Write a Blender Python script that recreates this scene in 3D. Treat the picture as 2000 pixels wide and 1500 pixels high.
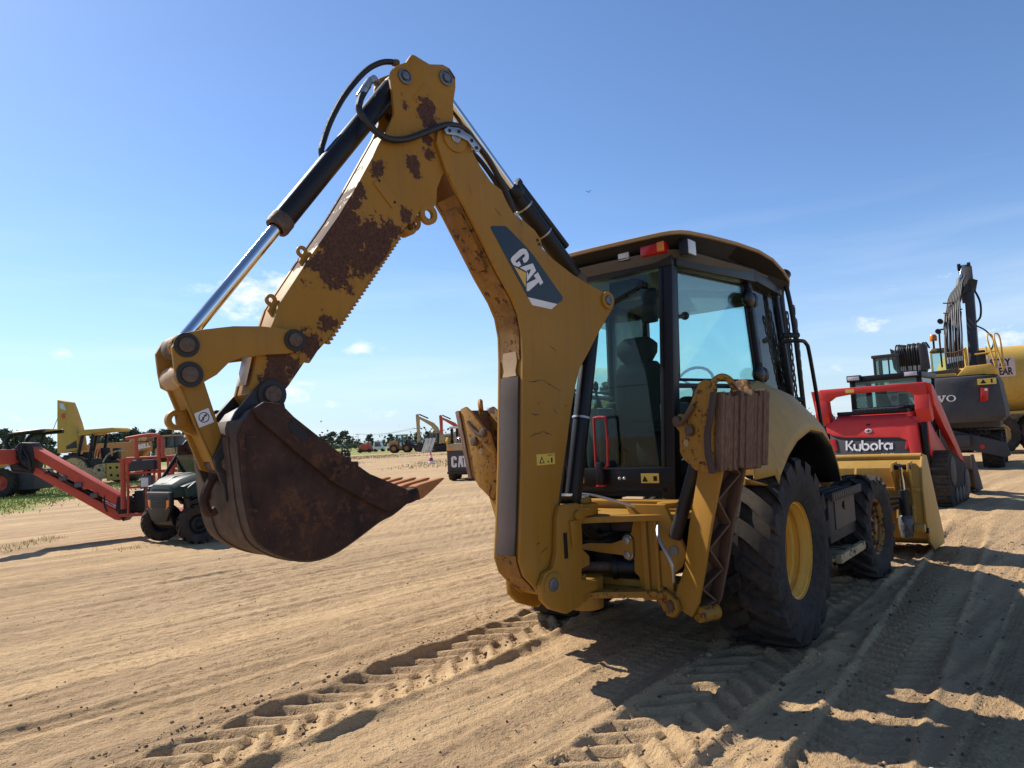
import bpy, bmesh, math, random
import numpy as np
from mathutils import Vector, Matrix

for o in list(bpy.data.objects): bpy.data.objects.remove(o)
scene = bpy.context.scene
col = scene.collection
R = math.radians
random.seed(4)

# ---------------------------------------------------------------- camera
cam_d = bpy.data.cameras.new('camera')
cam_d.sensor_width = 36.0
cam_d.lens = 36.0*1400/2000
cam_d.clip_start = 0.05
cam_d.clip_end = 20000
cam = bpy.data.objects.new('camera', cam_d)
col.objects.link(cam)
cam.matrix_world = (Matrix.Translation((0, 0, 1.52)) @ Matrix.Rotation(math.pi/2 + math.atan(104/1400), 4, 'X')
                    @ Matrix.Rotation(-R(3.0), 4, 'Z'))
scene.camera = cam

# ---------------------------------------------------------------- sky and sun
SUN_EL = R(41)
SUN_DIR = Vector((-0.794*math.cos(SUN_EL), 0.608*math.cos(SUN_EL), math.sin(SUN_EL)))   # towards the sun
world = bpy.data.worlds.new('World')
scene.world = world
world.use_nodes = True
wt = world.node_tree
wt.nodes.clear()

def wn(kind, **kw):
    n = wt.nodes.new(kind)
    for k, v in kw.items():
        if k in n.inputs.keys():
            n.inputs[k].default_value = v
        else:
            setattr(n, k, v)
    return n
def wmath(op, a, b=None, c=None, clamp=False):
    n = wt.nodes.new('ShaderNodeMath'); n.operation = op; n.use_clamp = clamp
    for i, x in enumerate((a, b, c)):
        if x is None: continue
        if isinstance(x, (int, float)): n.inputs[i].default_value = x
        else: wt.links.new(x, n.inputs[i])
    return n.outputs[0]
sky = wn('ShaderNodeTexSky', sky_type='NISHITA')
sky.sun_disc = False
sky.sun_elevation = SUN_EL
sky.sun_rotation = math.atan2(SUN_DIR.x, SUN_DIR.y)
sky.altitude = 50
sky.air_density = 0.85
sky.dust_density = 0.2
sky.ozone_density = 6.0
# small fair-weather clouds low over the horizon, placed by direction
tc = wn('ShaderNodeTexCoord')
sep = wn('ShaderNodeSeparateXYZ')
wt.links.new(tc.outputs['Generated'], sep.inputs[0])
hs = wn('ShaderNodeSeparateColor', mode='HSV'); wt.links.new(sky.outputs[0], hs.inputs[0])
CLOUDS = [(-0.327, 0.923, 0.203, 0.068, 1.00), (-0.358, 0.914, 0.193, 0.044, 0.80), (-0.302, 0.929, 0.213, 0.039, 0.90), (-0.201, 0.971, 0.129, 0.025, 0.85), (-0.287, 0.955, 0.076, 0.032, 0.80), (-0.247, 0.967, 0.057, 0.023, 0.70), (-0.494, 0.866, 0.082, 0.019, 0.70), (-0.525, 0.842, 0.125, 0.021, 0.55), (-0.181, 0.983, 0.042, 0.022, 0.60), (-0.417, 0.907, 0.057, 0.015, 0.50), (0.449, 0.886, 0.116, 0.026, 0.80), (0.472, 0.868, 0.155, 0.025, 0.55), (0.567, 0.820, 0.084, 0.033, 0.85), (0.521, 0.839, 0.160, 0.023, 0.45), (0.319, 0.944, 0.087, 0.025, 0.30), (0.416, 0.907, 0.065, 0.018, 0.50), (-0.555, 0.823, 0.120, 0.015, 0.40), (-0.120, 0.989, 0.090, 0.017, 0.40), (0.238, 0.966, 0.101, 0.040, 0.40), (-0.570, 0.820, 0.053, 0.013, 0.50)]
noi = wn('ShaderNodeTexNoise', noise_dimensions='3D', Scale=26.0, Detail=8.0, Roughness=0.66)
mp = wn('ShaderNodeMapping'); mp.inputs['Scale'].default_value = (1, 1, 1.9)
wt.links.new(tc.outputs['Generated'], mp.inputs[0]); wt.links.new(mp.outputs[0], noi.inputs['Vector'])
acc = None
for (dx, dy, dz, rad, amt) in CLOUDS:
    d = Vector((dx, dy, dz)).normalized()
    vm = wn('ShaderNodeVectorMath', operation='SUBTRACT'); wt.links.new(tc.outputs['Generated'], vm.inputs[0]); vm.inputs[1].default_value = d
    sc = wn('ShaderNodeVectorMath', operation='MULTIPLY'); wt.links.new(vm.outputs[0], sc.inputs[0]); sc.inputs[1].default_value = (1, 1, 1.9)
    ln = wn('ShaderNodeVectorMath', operation='LENGTH'); wt.links.new(sc.outputs[0], ln.inputs[0])
    m = wmath('MULTIPLY', wmath('SUBTRACT', 1.0, wmath('DIVIDE', ln.outputs['Value'], rad*1.45), clamp=True), amt)
    acc = m if acc is None else wmath('MAXIMUM', acc, m)
cl = wmath('MULTIPLY', wmath('SUBTRACT', wmath('ADD', wmath('MULTIPLY', acc, 0.62), wmath('MULTIPLY', noi.outputs[0], 1.7)), 1.06), 2.1, clamp=True)
cl = wmath('MULTIPLY', cl, wmath('MINIMUM', wmath('MULTIPLY', acc, 2.4), 1.0), clamp=True)
# a faint veil of high thin cloud near the horizon
noi2 = wn('ShaderNodeTexNoise', noise_dimensions='3D', Scale=3.2, Detail=5.0, Roughness=0.55)
mp2 = wn('ShaderNodeMapping'); mp2.inputs['Scale'].default_value = (1, 1, 9.0)
wt.links.new(tc.outputs['Generated'], mp2.inputs[0]); wt.links.new(mp2.outputs[0], noi2.inputs['Vector'])
low = wmath('SUBTRACT', 1.0, wmath('MULTIPLY', sep.outputs[2], 3.0), clamp=True)
veil = wmath('MULTIPLY', wmath('MULTIPLY', wmath('SUBTRACT', noi2.outputs[0], 0.48, clamp=True), 1.0), low)
tot = wmath('MAXIMUM', wmath('MULTIPLY', cl, 0.88), veil, clamp=True)
hz = wn('ShaderNodeMix', data_type='RGBA')            # milky air low over the horizon
wt.links.new(wmath('MULTIPLY', wmath('POWER', wmath('SUBTRACT', 1.0, wmath('MULTIPLY', wmath('ABSOLUTE', sep.outputs[2]), 3.6), clamp=True), 1.6), 0.85), hz.inputs[0])
wt.links.new(sky.outputs[0], hz.inputs[6]); hz.inputs[7].default_value = (3.35, 4.25, 5.05, 1)
mix = wn('ShaderNodeMix', data_type='RGBA')
wt.links.new(tot, mix.inputs[0]); wt.links.new(hz.outputs[2], mix.inputs[6]); mix.inputs[7].default_value = (6.6, 6.7, 6.8, 1)
bg = wn('ShaderNodeBackground'); bg.inputs['Strength'].default_value = 0.121
wt.links.new(mix.outputs[2], bg.inputs['Color'])
wo = wn('ShaderNodeOutputWorld'); wt.links.new(bg.outputs[0], wo.inputs[0])

sun_d = bpy.data.lights.new('sun', 'SUN')
sun_d.energy = 5.0
sun_d.angle = R(0.53)
sun_d.color = (1.0, 0.93, 0.83)
sun = bpy.data.objects.new('sun', sun_d)
col.objects.link(sun)
sun.rotation_euler = SUN_DIR.to_track_quat('Z', 'Y').to_euler()

scene.view_settings.view_transform = 'Standard'
scene.view_settings.look = 'None'
scene.view_settings.exposure = 0.52
scene.view_settings.gamma = 1
scene.view_settings.use_curve_mapping = False
scene.render.engine = 'CYCLES'
scene.cycles.max_bounces = 8
scene.cycles.transparent_max_bounces = 24
scene.cycles.caustics_reflective = False
scene.cycles.caustics_refractive = False

# ---------------------------------------------------------------- mesh helpers
class MB:
    def __init__(s): s.v = []; s.f = []
    def add(s, vs, fs):
        k = len(s.v); s.v += [tuple(v) for v in vs]; s.f += [tuple(i+k for i in f) for f in fs]; return s
    def box(s, c, d, rot=None):
        h = [(x*d[0]/2, y*d[1]/2, z*d[2]/2) for x in (-1, 1) for y in (-1, 1) for z in (-1, 1)]
        if rot is not None: h = [tuple(rot @ Vector(p)) for p in h]
        return s.add([(p[0]+c[0], p[1]+c[1], p[2]+c[2]) for p in h],
                     [(0, 1, 3, 2), (4, 6, 7, 5), (0, 4, 5, 1), (2, 3, 7, 6), (0, 2, 6, 4), (1, 5, 7, 3)])
    def bx(s, x0, x1, y0, y1, z0, z1):
        return s.box(((x0+x1)/2, (y0+y1)/2, (z0+z1)/2), (x1-x0, y1-y0, z1-z0))
    def bar(s, p0, p1, w, d, up=(0, 0, 1)):
        p0, p1 = Vector(p0), Vector(p1); z = (p1-p0); L = z.length; z.normalize()
        u = Vector(up)
        if abs(u.dot(z)) > .95: u = Vector((0, 1, 0))
        x = u.cross(z).normalized(); y = z.cross(x)
        return s.box((p0+p1)/2, (w, d, L), Matrix((x, y, z)).transposed())
    def prism(s, pts, a, b, ax='x'):
        f = {'x': lambda p, w: (w, p[0], p[1]), 'y': lambda p, w: (p[0], w, p[1]), 'z': lambda p, w: (p[0], p[1], w)}[ax]
        n = len(pts)
        return s.add([f(p, a) for p in pts]+[f(p, b) for p in pts],
                     [tuple(range(n)), tuple(range(2*n-1, n-1, -1))]+[(i, (i+1) % n, n+(i+1) % n, n+i) for i in range(n)])
    def loft(s, loops, caps=True, closed=True):
        n = len(loops[0]); vs = [p for l in loops for p in l]; fs = []
        for k in range(len(loops)-1):
            for i in range(n if closed else n-1):
                j = (i+1) % n; fs.append((k*n+i, k*n+j, (k+1)*n+j, (k+1)*n+i))
        if caps and closed:
            fs.append(tuple(range(n-1, -1, -1))); fs.append(tuple(range((len(loops)-1)*n, len(loops)*n)))
        return s.add(vs, fs)
    def frame(s, z):
        z = Vector(z).normalized(); u = Vector((0, 0, 1)) if abs(z.z) < .9 else Vector((0, 1, 0))
        x = u.cross(z).normalized(); return x, z.cross(x), z
    def cyl(s, p0, p1, r, r2=None, n=18):
        p0, p1 = Vector(p0), Vector(p1); x, y, z = s.frame(p1-p0); r2 = r if r2 is None else r2
        L = lambda p, q: [p+x*q*math.cos(2*math.pi*i/n)+y*q*math.sin(2*math.pi*i/n) for i in range(n)]
        return s.loft([L(p0, r), L(p1, r2)])
    def lathe(s, prof, o, ax, n=32, close=False):
        o = Vector(o); x, y, z = s.frame(ax)
        loops = [[o+z*h+(x*math.cos(2*math.pi*i/n)+y*math.sin(2*math.pi*i/n))*r for i in range(n)] for r, h in prof]
        if close: loops.append(loops[0])
        return s.loft(loops, caps=not close)
    def ring(s, p0, p1, ro, ri, n=24):
        p0, p1 = Vector(p0), Vector(p1); L = (p1-p0).length
        return s.lathe([(ri, 0), (ro, 0), (ro, L), (ri, L)], p0, p1-p0, n, close=True)
    def tube(s, path, r, n=8, sub=5):
        P = [Vector(p) for p in path]
        if sub > 1 and len(P) > 2:
            Q = []
            for i in range(len(P)-1):
                a, b, c, d = P[max(i-1, 0)], P[i], P[i+1], P[min(i+2, len(P)-1)]
                for k in range(sub):
                    t = k/sub
                    Q.append(.5*((2*b)+(c-a)*t+(2*a-5*b+4*c-d)*t*t+(3*b-a-3*c+d)*t**3))
            P = Q+[P[-1]]
        loops = []; px = None
        for i, p in enumerate(P):
            t = (P[min(i+1, len(P)-1)]-P[max(i-1, 0)])
            if t.length < 1e-9: t = Vector((0, 0, 1))
            t.normalize()
            if px is None: x, _, _ = s.frame(t)
            else:
                x = px-t*px.dot(t)
                if x.length < 1e-6: x, _, _ = s.frame(t)
                x.normalize()
            px = x; y = t.cross(x)
            loops.append([p+(x*math.cos(2*math.pi*k/n)+y*math.sin(2*math.pi*k/n))*r for k in range(n)])
        return s.loft(loops)
    def ball(s, c, r, nu=14, nv=9):
        c = Vector(c); r = r if hasattr(r, '__len__') else (r, r, r)
        loops = []
        for j in range(1, nv):
            a = math.pi*j/nv
            loops.append([(c.x+r[0]*math.sin(a)*math.cos(2*math.pi*i/nu), c.y+r[1]*math.sin(a)*math.sin(2*math.pi*i/nu), c.z+r[2]*math.cos(a)) for i in range(nu)])
        k = len(s.v); s.loft(loops, caps=False)
        s.v += [(c.x, c.y, c.z+r[2]), (c.x, c.y, c.z-r[2])]; t = len(s.v)-2; m = k+(nv-2)*nu
        for i in range(nu): s.f += [(t, k+(i+1) % nu, k+i), (t+1, m+i, m+(i+1) % nu)]
        return s
    def plate(s, pts, th):
        P = [Vector(p) for p in pts]; n = Vector((0, 0, 0))
        for i in range(len(P)): n += (P[i]-P[0]).cross(P[(i+1) % len(P)]-P[0])
        n.normalize(); k = len(P)
        return s.add([p-n*th/2 for p in P]+[p+n*th/2 for p in P],
                     [tuple(range(k)), tuple(range(2*k-1, k-1, -1))]+[(i, (i+1) % k, k+(i+1) % k, k+i) for i in range(k)])
    def grid(s, rows):
        n = len(rows[0]); vs = [p for r in rows for p in r]
        return s.add(vs, [(a*n+i, a*n+i+1, (a+1)*n+i+1, (a+1)*n+i) for a in range(len(rows)-1) for i in range(n-1)])
    def xf(s, M, k=0):
        s.v = s.v[:k]+[tuple(M @ Vector(v)) for v in s.v[k:]]; return s
    def build(s, name, mat, parent=None, bev=0, seg=2, ang=38, loc=None, rz=0, recalc=True, solid=0):
        me = bpy.data.meshes.new(name); me.from_pydata(s.v, [], s.f); me.validate()
        bm = bmesh.new(); bm.from_mesh(me)
        if recalc: bmesh.ops.recalc_face_normals(bm, faces=bm.faces)
        if bev:
            ed = [e for e in bm.edges if len(e.link_faces) == 2 and e.calc_face_angle(0) > R(30)]
            try: bmesh.ops.bevel(bm, geom=ed, offset=bev, segments=seg, profile=.6, affect='EDGES', clamp_overlap=True)
            except Exception: pass
        for f in bm.faces: f.smooth = True
        for e in bm.edges:
            e.smooth = not (len(e.link_faces) == 2 and e.calc_face_angle(0) > R(ang))
        bm.to_mesh(me); bm.free()
        me.materials.append(mat)
        o = bpy.data.objects.new(name, me); col.objects.link(o)
        if parent is not None: o.parent = parent
        if loc is not None: o.location = loc
        o.rotation_euler = (0, 0, rz)
        if solid:
            m = o.modifiers.new('solid', 'SOLIDIFY'); m.thickness = solid; m.offset = 0
        return o

def inset(poly, d):
    n = len(poly); A = sum(poly[i][0]*poly[(i+1) % n][1]-poly[(i+1) % n][0]*poly[i][1] for i in range(n)); sg = 1 if A > 0 else -1
    out = []
    for i in range(n):
        a, b, c = Vector(poly[i-1]), Vector(poly[i]), Vector(poly[(i+1) % n])
        e1 = (b-a).normalized(); e2 = (c-b).normalized()
        n1 = Vector((-e1.y, e1.x))*sg; n2 = Vector((-e2.y, e2.x))*sg
        m = (n1+n2); m = m/max(m.length_squared, .4)*2 if m.length > 1e-6 else n1
        out.append((b.x+m.x*d, b.y+m.y*d))
    return out
def arc(cx, cy, r, a0, a1, n=10, ry=None):
    ry = r if ry is None else ry
    return [(cx+r*math.cos(R(a0+(a1-a0)*i/n)), cy+ry*math.sin(R(a0+(a1-a0)*i/n))) for i in range(n+1)]
def tag(o, label=None, cat=None, group=None, kind=None):
    for k, v in (('label', label), ('category', cat), ('group', group), ('kind', kind)):
        if v: o[k] = v
    return o
def thing(name, loc, head, label, cat, group=None):
    o = bpy.data.objects.new(name, None); col.objects.link(o); o.location = loc; o.rotation_euler = (0, 0, -R(head))
    o.empty_display_size = .3
    return tag(o, label, cat, group)
def text_mb(body, size, depth=.004, bold=0.0, width=None):
    cu = bpy.data.curves.new('lettering', 'FONT'); cu.body = body; cu.size = size; cu.extrude = depth/2; cu.offset = bold; cu.align_x = 'CENTER'; cu.resolution_u = 3
    ob = bpy.data.objects.new('lettering', cu); col.objects.link(ob)
    dg = bpy.context.evaluated_depsgraph_get(); me = bpy.data.meshes.new_from_object(ob.evaluated_get(dg))
    mb = MB(); mb.v = [tuple(v.co) for v in me.vertices]; mb.f = [tuple(p.vertices) for p in me.polygons]
    bpy.data.objects.remove(ob); bpy.data.curves.remove(cu); bpy.data.meshes.remove(me)
    if width:
        xs = [v[0] for v in mb.v]; k = width/(max(xs)-min(xs)); c = (max(xs)+min(xs))/2
        mb.v = [((v[0]-c)*k, v[1], v[2]) for v in mb.v]
    return mb
UPRIGHT = Matrix(((1, 0, 0), (0, 0, -1), (0, 1, 0))).to_4x4()      # text lying in xy -> standing, read from -y
def stand(mb, x, y, z, roll=0):
    return mb.xf(Matrix.Translation((x, y, z)) @ UPRIGHT @ Matrix.Rotation(R(roll), 4, 'Z'))
# block glyphs of the three-letter logo in a unit-height box
G_C = [(.50, .66), (.50, .88), (.40, 1), (.12, 1), (0, .86), (0, .14), (.12, 0), (.40, 0), (.50, .12), (.50, .36), (.31, .36), (.31, .2), (.2, .2), (.2, .8), (.31, .8), (.31, .66)]
G_A = [(.60, 0), (.72, 1), (.98, 1), (1.10, 0), (.91, 0), (.89, .2), (.80, .34), (.78, .2), (.77, 0)]
G_T = [(1.02, 1), (1.5, 1), (1.5, .8), (1.36, .8), (1.36, 0), (1.15, 0), (1.15, .8), (1.02, .8)]

# ---------------------------------------------------------------- material helpers
class NT:
    def __init__(s, name):
        s.m = bpy.data.materials.new(name); s.m.use_nodes = True; s.t = s.m.node_tree; s.t.nodes.clear()
        s.out = s.t.nodes.new('ShaderNodeOutputMaterial')
        s.b = s.t.nodes.new('ShaderNodeBsdfPrincipled'); s.t.links.new(s.b.outputs[0], s.out.inputs[0])
        s.c = s.t.nodes.new('ShaderNodeTexCoord')
    def n(s, kind, **kw):
        n = s.t.nodes.new(kind)
        for k, v in kw.items():
            if k in n.inputs.keys(): s.put(n.inputs[k], v)
            else: setattr(n, k, v)
        return n
    def put(s, i, v):
        if isinstance(v, bpy.types.NodeSocket): s.t.links.new(v, i)
        else: i.default_value = v
    def math(s, op, a, b=None, clamp=False):
        n = s.t.nodes.new('ShaderNodeMath'); n.operation = op; n.use_clamp = clamp
        s.put(n.inputs[0], a)
        if b is not None: s.put(n.inputs[1], b)
        return n.outputs[0]
    def noise(s, scale, detail=4, rough=.55, vec=None, stretch=None):
        v = vec or s.c.outputs['Object']
        if stretch:
            mp = s.n('ShaderNodeMapping'); mp.inputs['Scale'].default_value = stretch; s.t.links.new(v, mp.inputs[0]); v = mp.outputs[0]
        return s.n('ShaderNodeTexNoise', Vector=v, Scale=scale, Detail=detail, Roughness=rough).outputs[0]
    def ramp(s, x, a, b):
        n = s.n('ShaderNodeMapRange', clamp=True); s.put(n.inputs[0], x); n.inputs[1].default_value = a; n.inputs[2].default_value = b; return n.outputs[0]
    def mix(s, f, a, b):
        n = s.n('ShaderNodeMix', data_type='RGBA'); s.put(n.inputs[0], f)
        s.put(n.inputs[6], a if not isinstance(a, tuple) else (*a[:3], 1)); s.put(n.inputs[7], b if not isinstance(b, tuple) else (*b[:3], 1)); return n.outputs[2]
    def bump(s, h, strength=.3, dist=.01, prev=None):
        n = s.n('ShaderNodeBump', Strength=strength, Distance=dist); s.put(n.inputs['Height'], h)
        if prev is not None: s.t.links.new(prev, n.inputs['Normal'])
        return n.outputs[0]
    def set(s, **kw):
        for k, v in kw.items():
            s.put(s.b.inputs[k.replace('_', ' ')], (*v, 1) if isinstance(v, tuple) and len(v) == 3 else v)
        return s.m
def dirtier(c, k): return tuple(x*k for x in c)

def paint(name, c, rough=.42, dirt=(.23, .17, .11), dirt_amt=.35, rust=(), rust_scatter=None, scratch=.15, sc=1.0, metal=0.0, spec=.32):
    """weathered machine paint: tone drift, dust film, scratches, chips and named rust patches (y, z, radius) in object space"""
    t = NT(name)
    n1 = t.noise(1.6*sc, 5, .6); n2 = t.noise(9*sc, 6, .65); n3 = t.noise(38*sc, 3, .6)
    base = t.mix(t.ramp(n1, .3, .7), dirtier(c, .88), dirtier(c, 1.06))
    d = t.math('MULTIPLY', t.ramp(t.math('ADD', t.math('MULTIPLY', n1, .5), t.math('MULTIPLY', n2, .6)), .42, .78), dirt_amt)
    base = t.mix(d, base, dirt)
    s1 = t.noise(6*sc, 3, .7, stretch=(9, 1, 1.4)); s2 = t.noise(7*sc, 3, .7, stretch=(1.2, 8, 1))
    scr = t.math('MULTIPLY', t.math('MAXIMUM', t.ramp(s1, .70, .74), t.ramp(s2, .71, .75)), scratch)
    base = t.mix(scr, base, (.05, .035, .03))
    run = t.noise(5*sc, 5, .65, stretch=(3.5, 3.5, .22))
    base = t.mix(t.math('MULTIPLY', t.ramp(run, .52, .74), .30), base, dirtier(dirt, .45))
    fade = t.noise(2.3*sc, 7, .7)
    base = t.mix(t.math('MULTIPLY', t.ramp(fade, .50, .72), .22), base, tuple(min(1, x*1.25+.03) for x in c))
    rg = t.math('ADD', t.math('ADD', rough, t.math('MULTIPLY', fade, .18)), t.math('MULTIPLY', d, .4))
    h = t.math('ADD', t.math('MULTIPLY', n3, .25), t.math('MULTIPLY', n2, .3))
    if rust or rust_scatter is not None:
        acc = 0.0
        if rust:
            sp = t.n('ShaderNodeSeparateXYZ', Vector=t.c.outputs['Object'])
            cb = t.n('ShaderNodeCombineXYZ'); t.t.links.new(sp.outputs[1], cb.inputs[1]); t.t.links.new(sp.outputs[2], cb.inputs[2])
            for (y, z, r) in rust:
                vd = t.n('ShaderNodeVectorMath', operation='DISTANCE'); t.t.links.new(cb.outputs[0], vd.inputs[0]); vd.inputs[1].default_value = (0, y, z)
                a = t.math('SUBTRACT', 1.0, t.math('DIVIDE', vd.outputs['Value'], r*1.5))
                acc = a if isinstance(acc, float) else t.math('MAXIMUM', acc, a)
            acc = t.math('MULTIPLY', t.math('MAXIMUM', acc, -.45), .62)
        nr = t.math('ADD', t.math('MULTIPLY', t.noise(11*sc, 8, .72), 1.9), t.math('ADD', t.math('MULTIPLY', t.noise(48*sc, 4, .65), .75), -.76))
        m = t.ramp(t.math('ADD', acc, nr), .69, .715)
        if rust_scatter is not None:
            m = t.math('MAXIMUM', m, t.ramp(t.noise(4.3*sc, 8, .66), rust_scatter, rust_scatter+.015))
        rc = t.mix(t.ramp(t.noise(70*sc, 5, .7), .3, .7), (.036, .017, .012), (.125, .058, .034))
        halo = t.ramp(t.math('ADD', acc, nr), .52, .70) if rust else t.ramp(t.noise(4.3*sc, 8, .66), (rust_scatter or .6)-.05, (rust_scatter or .6))
        base = t.mix(t.math('MULTIPLY', halo, .38), base, (.20, .085, .026))
        base = t.mix(m, base, rc); rg = t.math('ADD', t.math('MULTIPLY', rg, t.math('SUBTRACT', 1.0, m)), t.math('MULTIPLY', m, .85))
        h = t.math('ADD', h, t.math('MULTIPLY', m, t.math('ADD', -.5, t.math('MULTIPLY', t.noise(120*sc, 3), 1.2))))
    return t.set(Base_Color=base, Roughness=rg, Metallic=metal, Specular_IOR_Level=spec, Normal=t.bump(h, .35, .004))

def plain(name, c, rough=.6, metal=0.0, var=.12, sc=8.0, bump=.15, spec=.5, dist=.004):
    t = NT(name); n1 = t.noise(sc, 5, .6)
    return t.set(Base_Color=t.mix(t.ramp(n1, .3, .7), dirtier(c, 1-var), dirtier(c, 1+var)), Roughness=t.math('ADD', rough-.06, t.math('MULTIPLY', n1, .12)),
                 Metallic=metal, Specular_IOR_Level=spec, Normal=t.bump(t.noise(sc*7, 4), bump, dist))

def glassy(name, tint, refl=.9, dust=.06):
    t = NT(name); t.t.nodes.remove(t.b)
    tr = t.n('ShaderNodeBsdfTransparent'); tr.inputs[0].default_value = (*tint, 1)
    gl = t.n('ShaderNodeBsdfGlossy'); gl.inputs['Roughness'].default_value = .02
    df = t.n('ShaderNodeBsdfDiffuse'); df.inputs[0].default_value = (.45, .42, .36, 1)
    fr = t.n('ShaderNodeFresnel', IOR=1.45)
    m1 = t.n('ShaderNodeMixShader'); t.t.links.new(t.math('MULTIPLY', fr.outputs[0], refl), m1.inputs[0]); t.t.links.new(tr.outputs[0], m1.inputs[1]); t.t.links.new(gl.outputs[0], m1.inputs[2])
    m2 = t.n('ShaderNodeMixShader'); t.t.links.new(t.math('MULTIPLY', t.ramp(t.noise(4, 6, .7), .4, .8), dust), m2.inputs[0]); t.t.links.new(m1.outputs[0], m2.inputs[1]); t.t.links.new(df.outputs[0], m2.inputs[2])
    t.t.links.new(m2.outputs[0], t.out.inputs[0])
    return t.m

# ---------------------------------------------------------------- shared materials
YEL = (.350, .168, .010)
M_yel = paint('weathered_yellow_paint', YEL, rough=.45, dirt_amt=.28, scratch=.5)
M_yel_clean = paint('dusty_yellow_paint', (.46, .265, .052), rough=.4, dirt_amt=.16, scratch=.12)
M_stick = paint('rust_eaten_yellow_paint', YEL, rough=.5, dirt_amt=.2, scratch=.25,
    rust=[(-t, z, r) for t, z, r in [(1.22,3.45,0.059),(1.20,3.39,0.045),(1.22,3.28,0.032),(1.22,3.18,0.036),(1.34,3.11,0.045),(1.31,3.05,0.027),(1.56,3.03,0.041),(1.69,2.87,0.036),(1.73,2.80,0.045),(1.77,2.72,0.073),(1.84,2.64,0.064),(1.87,2.58,0.082),(1.74,2.60,0.109),(1.61,2.62,0.100),(1.50,2.69,0.055),(1.39,2.79,0.036),(1.37,3.43,0.023),(1.95,2.45,0.045),(1.85,2.45,0.106),(1.68,2.49,0.083),(1.83,2.36,0.03),(1.89,2.15,0.045),(2.14,1.94,0.065),(2.17,1.87,0.065),(2.00,2.02,0.055),(1.59,2.52,0.059),(1.02,3.74,.03)]])
M_boom = paint('scuffed_yellow_paint', YEL, rough=.45, dirt_amt=.25, scratch=.7)
M_boom_in = paint('worn_boom_underside', (.36, .17, .028), rough=.5, dirt=(.07, .045, .025), dirt_amt=.85, scratch=1.0, rust_scatter=.60)
M_rusty = paint('rusty_flaking_yellow', YEL, rough=.55, dirt_amt=.3, scratch=.6, rust_scatter=.585, sc=1.5)
M_buck = paint('rusted_bucket_steel', (.075, .034, .021), rough=.55, dirt=(.011, .011, .013), dirt_amt=1.0, scratch=.6, sc=.8, metal=.1, rust_scatter=.63)
M_shell = paint('worn_bucket_shell', (.105, .066, .044), rough=.5, dirt=(.035, .03, .028), dirt_amt=.8, scratch=.7, sc=1.2, metal=.2)
M_blackpaint = paint('chipped_black_paint', (.018, .018, .020), rough=.38, dirt=(.09, .06, .04), dirt_amt=.35, scratch=.3)
M_tooth = paint('orange_rust_steel', (.42, .17, .055), rough=.7, dirt=(.2, .08, .03), dirt_amt=.6, sc=4)
M_wear = paint('grey_wear_plate', (.062, .052, .049), rough=.65, dirt=(.10, .05, .03), dirt_amt=.5, scratch=.6)
M_tan = plain('bare_primer_patch', (.42, .28, .15), .7, sc=20)
M_chrome = plain('chrome_rod', (.62, .62, .63), .09, 1.0, .05, bump=.02)
M_black = plain('black_rubber_hose', (.013, .013, .014), .5, bump=.3)
M_satin = plain('satin_black_steel', (.009, .009, .011), .42, bump=.1, spec=.3)
M_dark = plain('grimy_dark_iron', (.022, .019, .017), .65, bump=.4)
M_steel = plain('zinc_fitting', (.38, .38, .37), .4, .8)
M_pin = paint('worn_pin_steel', (.17, .12, .09), rough=.5, dirt=(.05, .03, .02), dirt_amt=.7, sc=6, metal=.5)
M_pinring = plain('dull_grey_pin_cap', (.15, .16, .17), .45, .5)
M_tyre = paint('dusty_tyre_rubber', (.017, .017, .018), rough=.75, dirt=(.15, .11, .075), dirt_amt=.55, scratch=0, sc=2.4, spec=.3)
M_rim = paint('yellow_wheel_paint', (.82, .45, .06), rough=.5, dirt=(.42, .28, .14), dirt_amt=.35, scratch=.2)
M_rimrust = paint('rusty_wheel_paint', (.45, .24, .06), rough=.6, dirt=(.22, .14, .09), dirt_amt=.6, rust_scatter=.55, sc=2)
M_rubberpad = None
def _pad():
    t = NT('split_laminated_rubber')
    w = t.noise(9, 6, .75, stretch=(14, 14, .8)); n2 = t.noise(30, 4, .7)
    return t.set(Base_Color=t.mix(t.ramp(w, .3, .7), (.11, .062, .040), (.33, .205, .135)), Roughness=.9, Normal=t.bump(t.math('ADD', w, t.math('MULTIPLY', n2, .3)), 1.0, .02))
M_rubberpad = _pad()
M_white = plain('white_vinyl', (.74, .73, .71), .5, var=.06)
M_logoblue = plain('dark_teal_vinyl', (.010, .020, .030), .35, var=.1)
M_logoyel = plain('logo_yellow_vinyl', (.66, .40, .06), .45)
M_warn = plain('warning_label_yellow', (.68, .50, .08), .5)
M_cabglass = glassy('tinted_cab_glass', (.85, .99, .972), .45, .012)
M_clear = glassy('clear_vehicle_glass', (.72, .86, .84), 1.0, .12)
M_seat = plain('black_seat_fabric', (.012, .012, .013), .85, bump=.4)
M_greyplastic = plain('grey_trim_plastic', (.10, .10, .105), .6)
M_redlens = plain('red_tail_lens', (.45, .012, .010), .2)
M_amber = plain('amber_lens', (.75, .22, .02), .25)
M_lens = plain('lamp_glass', (.62, .62, .60), .15)
M_redpaint = paint('gloss_red_paint', (.58, .028, .024), rough=.32, dirt=(.30, .14, .10), dirt_amt=.18, scratch=.08)
M_orange = paint('sun_faded_orange_paint', (.56, .085, .045), rough=.5, dirt=(.40, .2, .14), dirt_amt=.25, scratch=.1)
M_volvogrey = paint('charcoal_machine_paint', (.042, .042, .047), rough=.45, dirt=(.12, .10, .08), dirt_amt=.35, scratch=.1)
M_volvoyel = paint('warm_yellow_machine_paint', (.62, .36, .055), rough=.4, dirt_amt=.15, scratch=.05)
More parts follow.
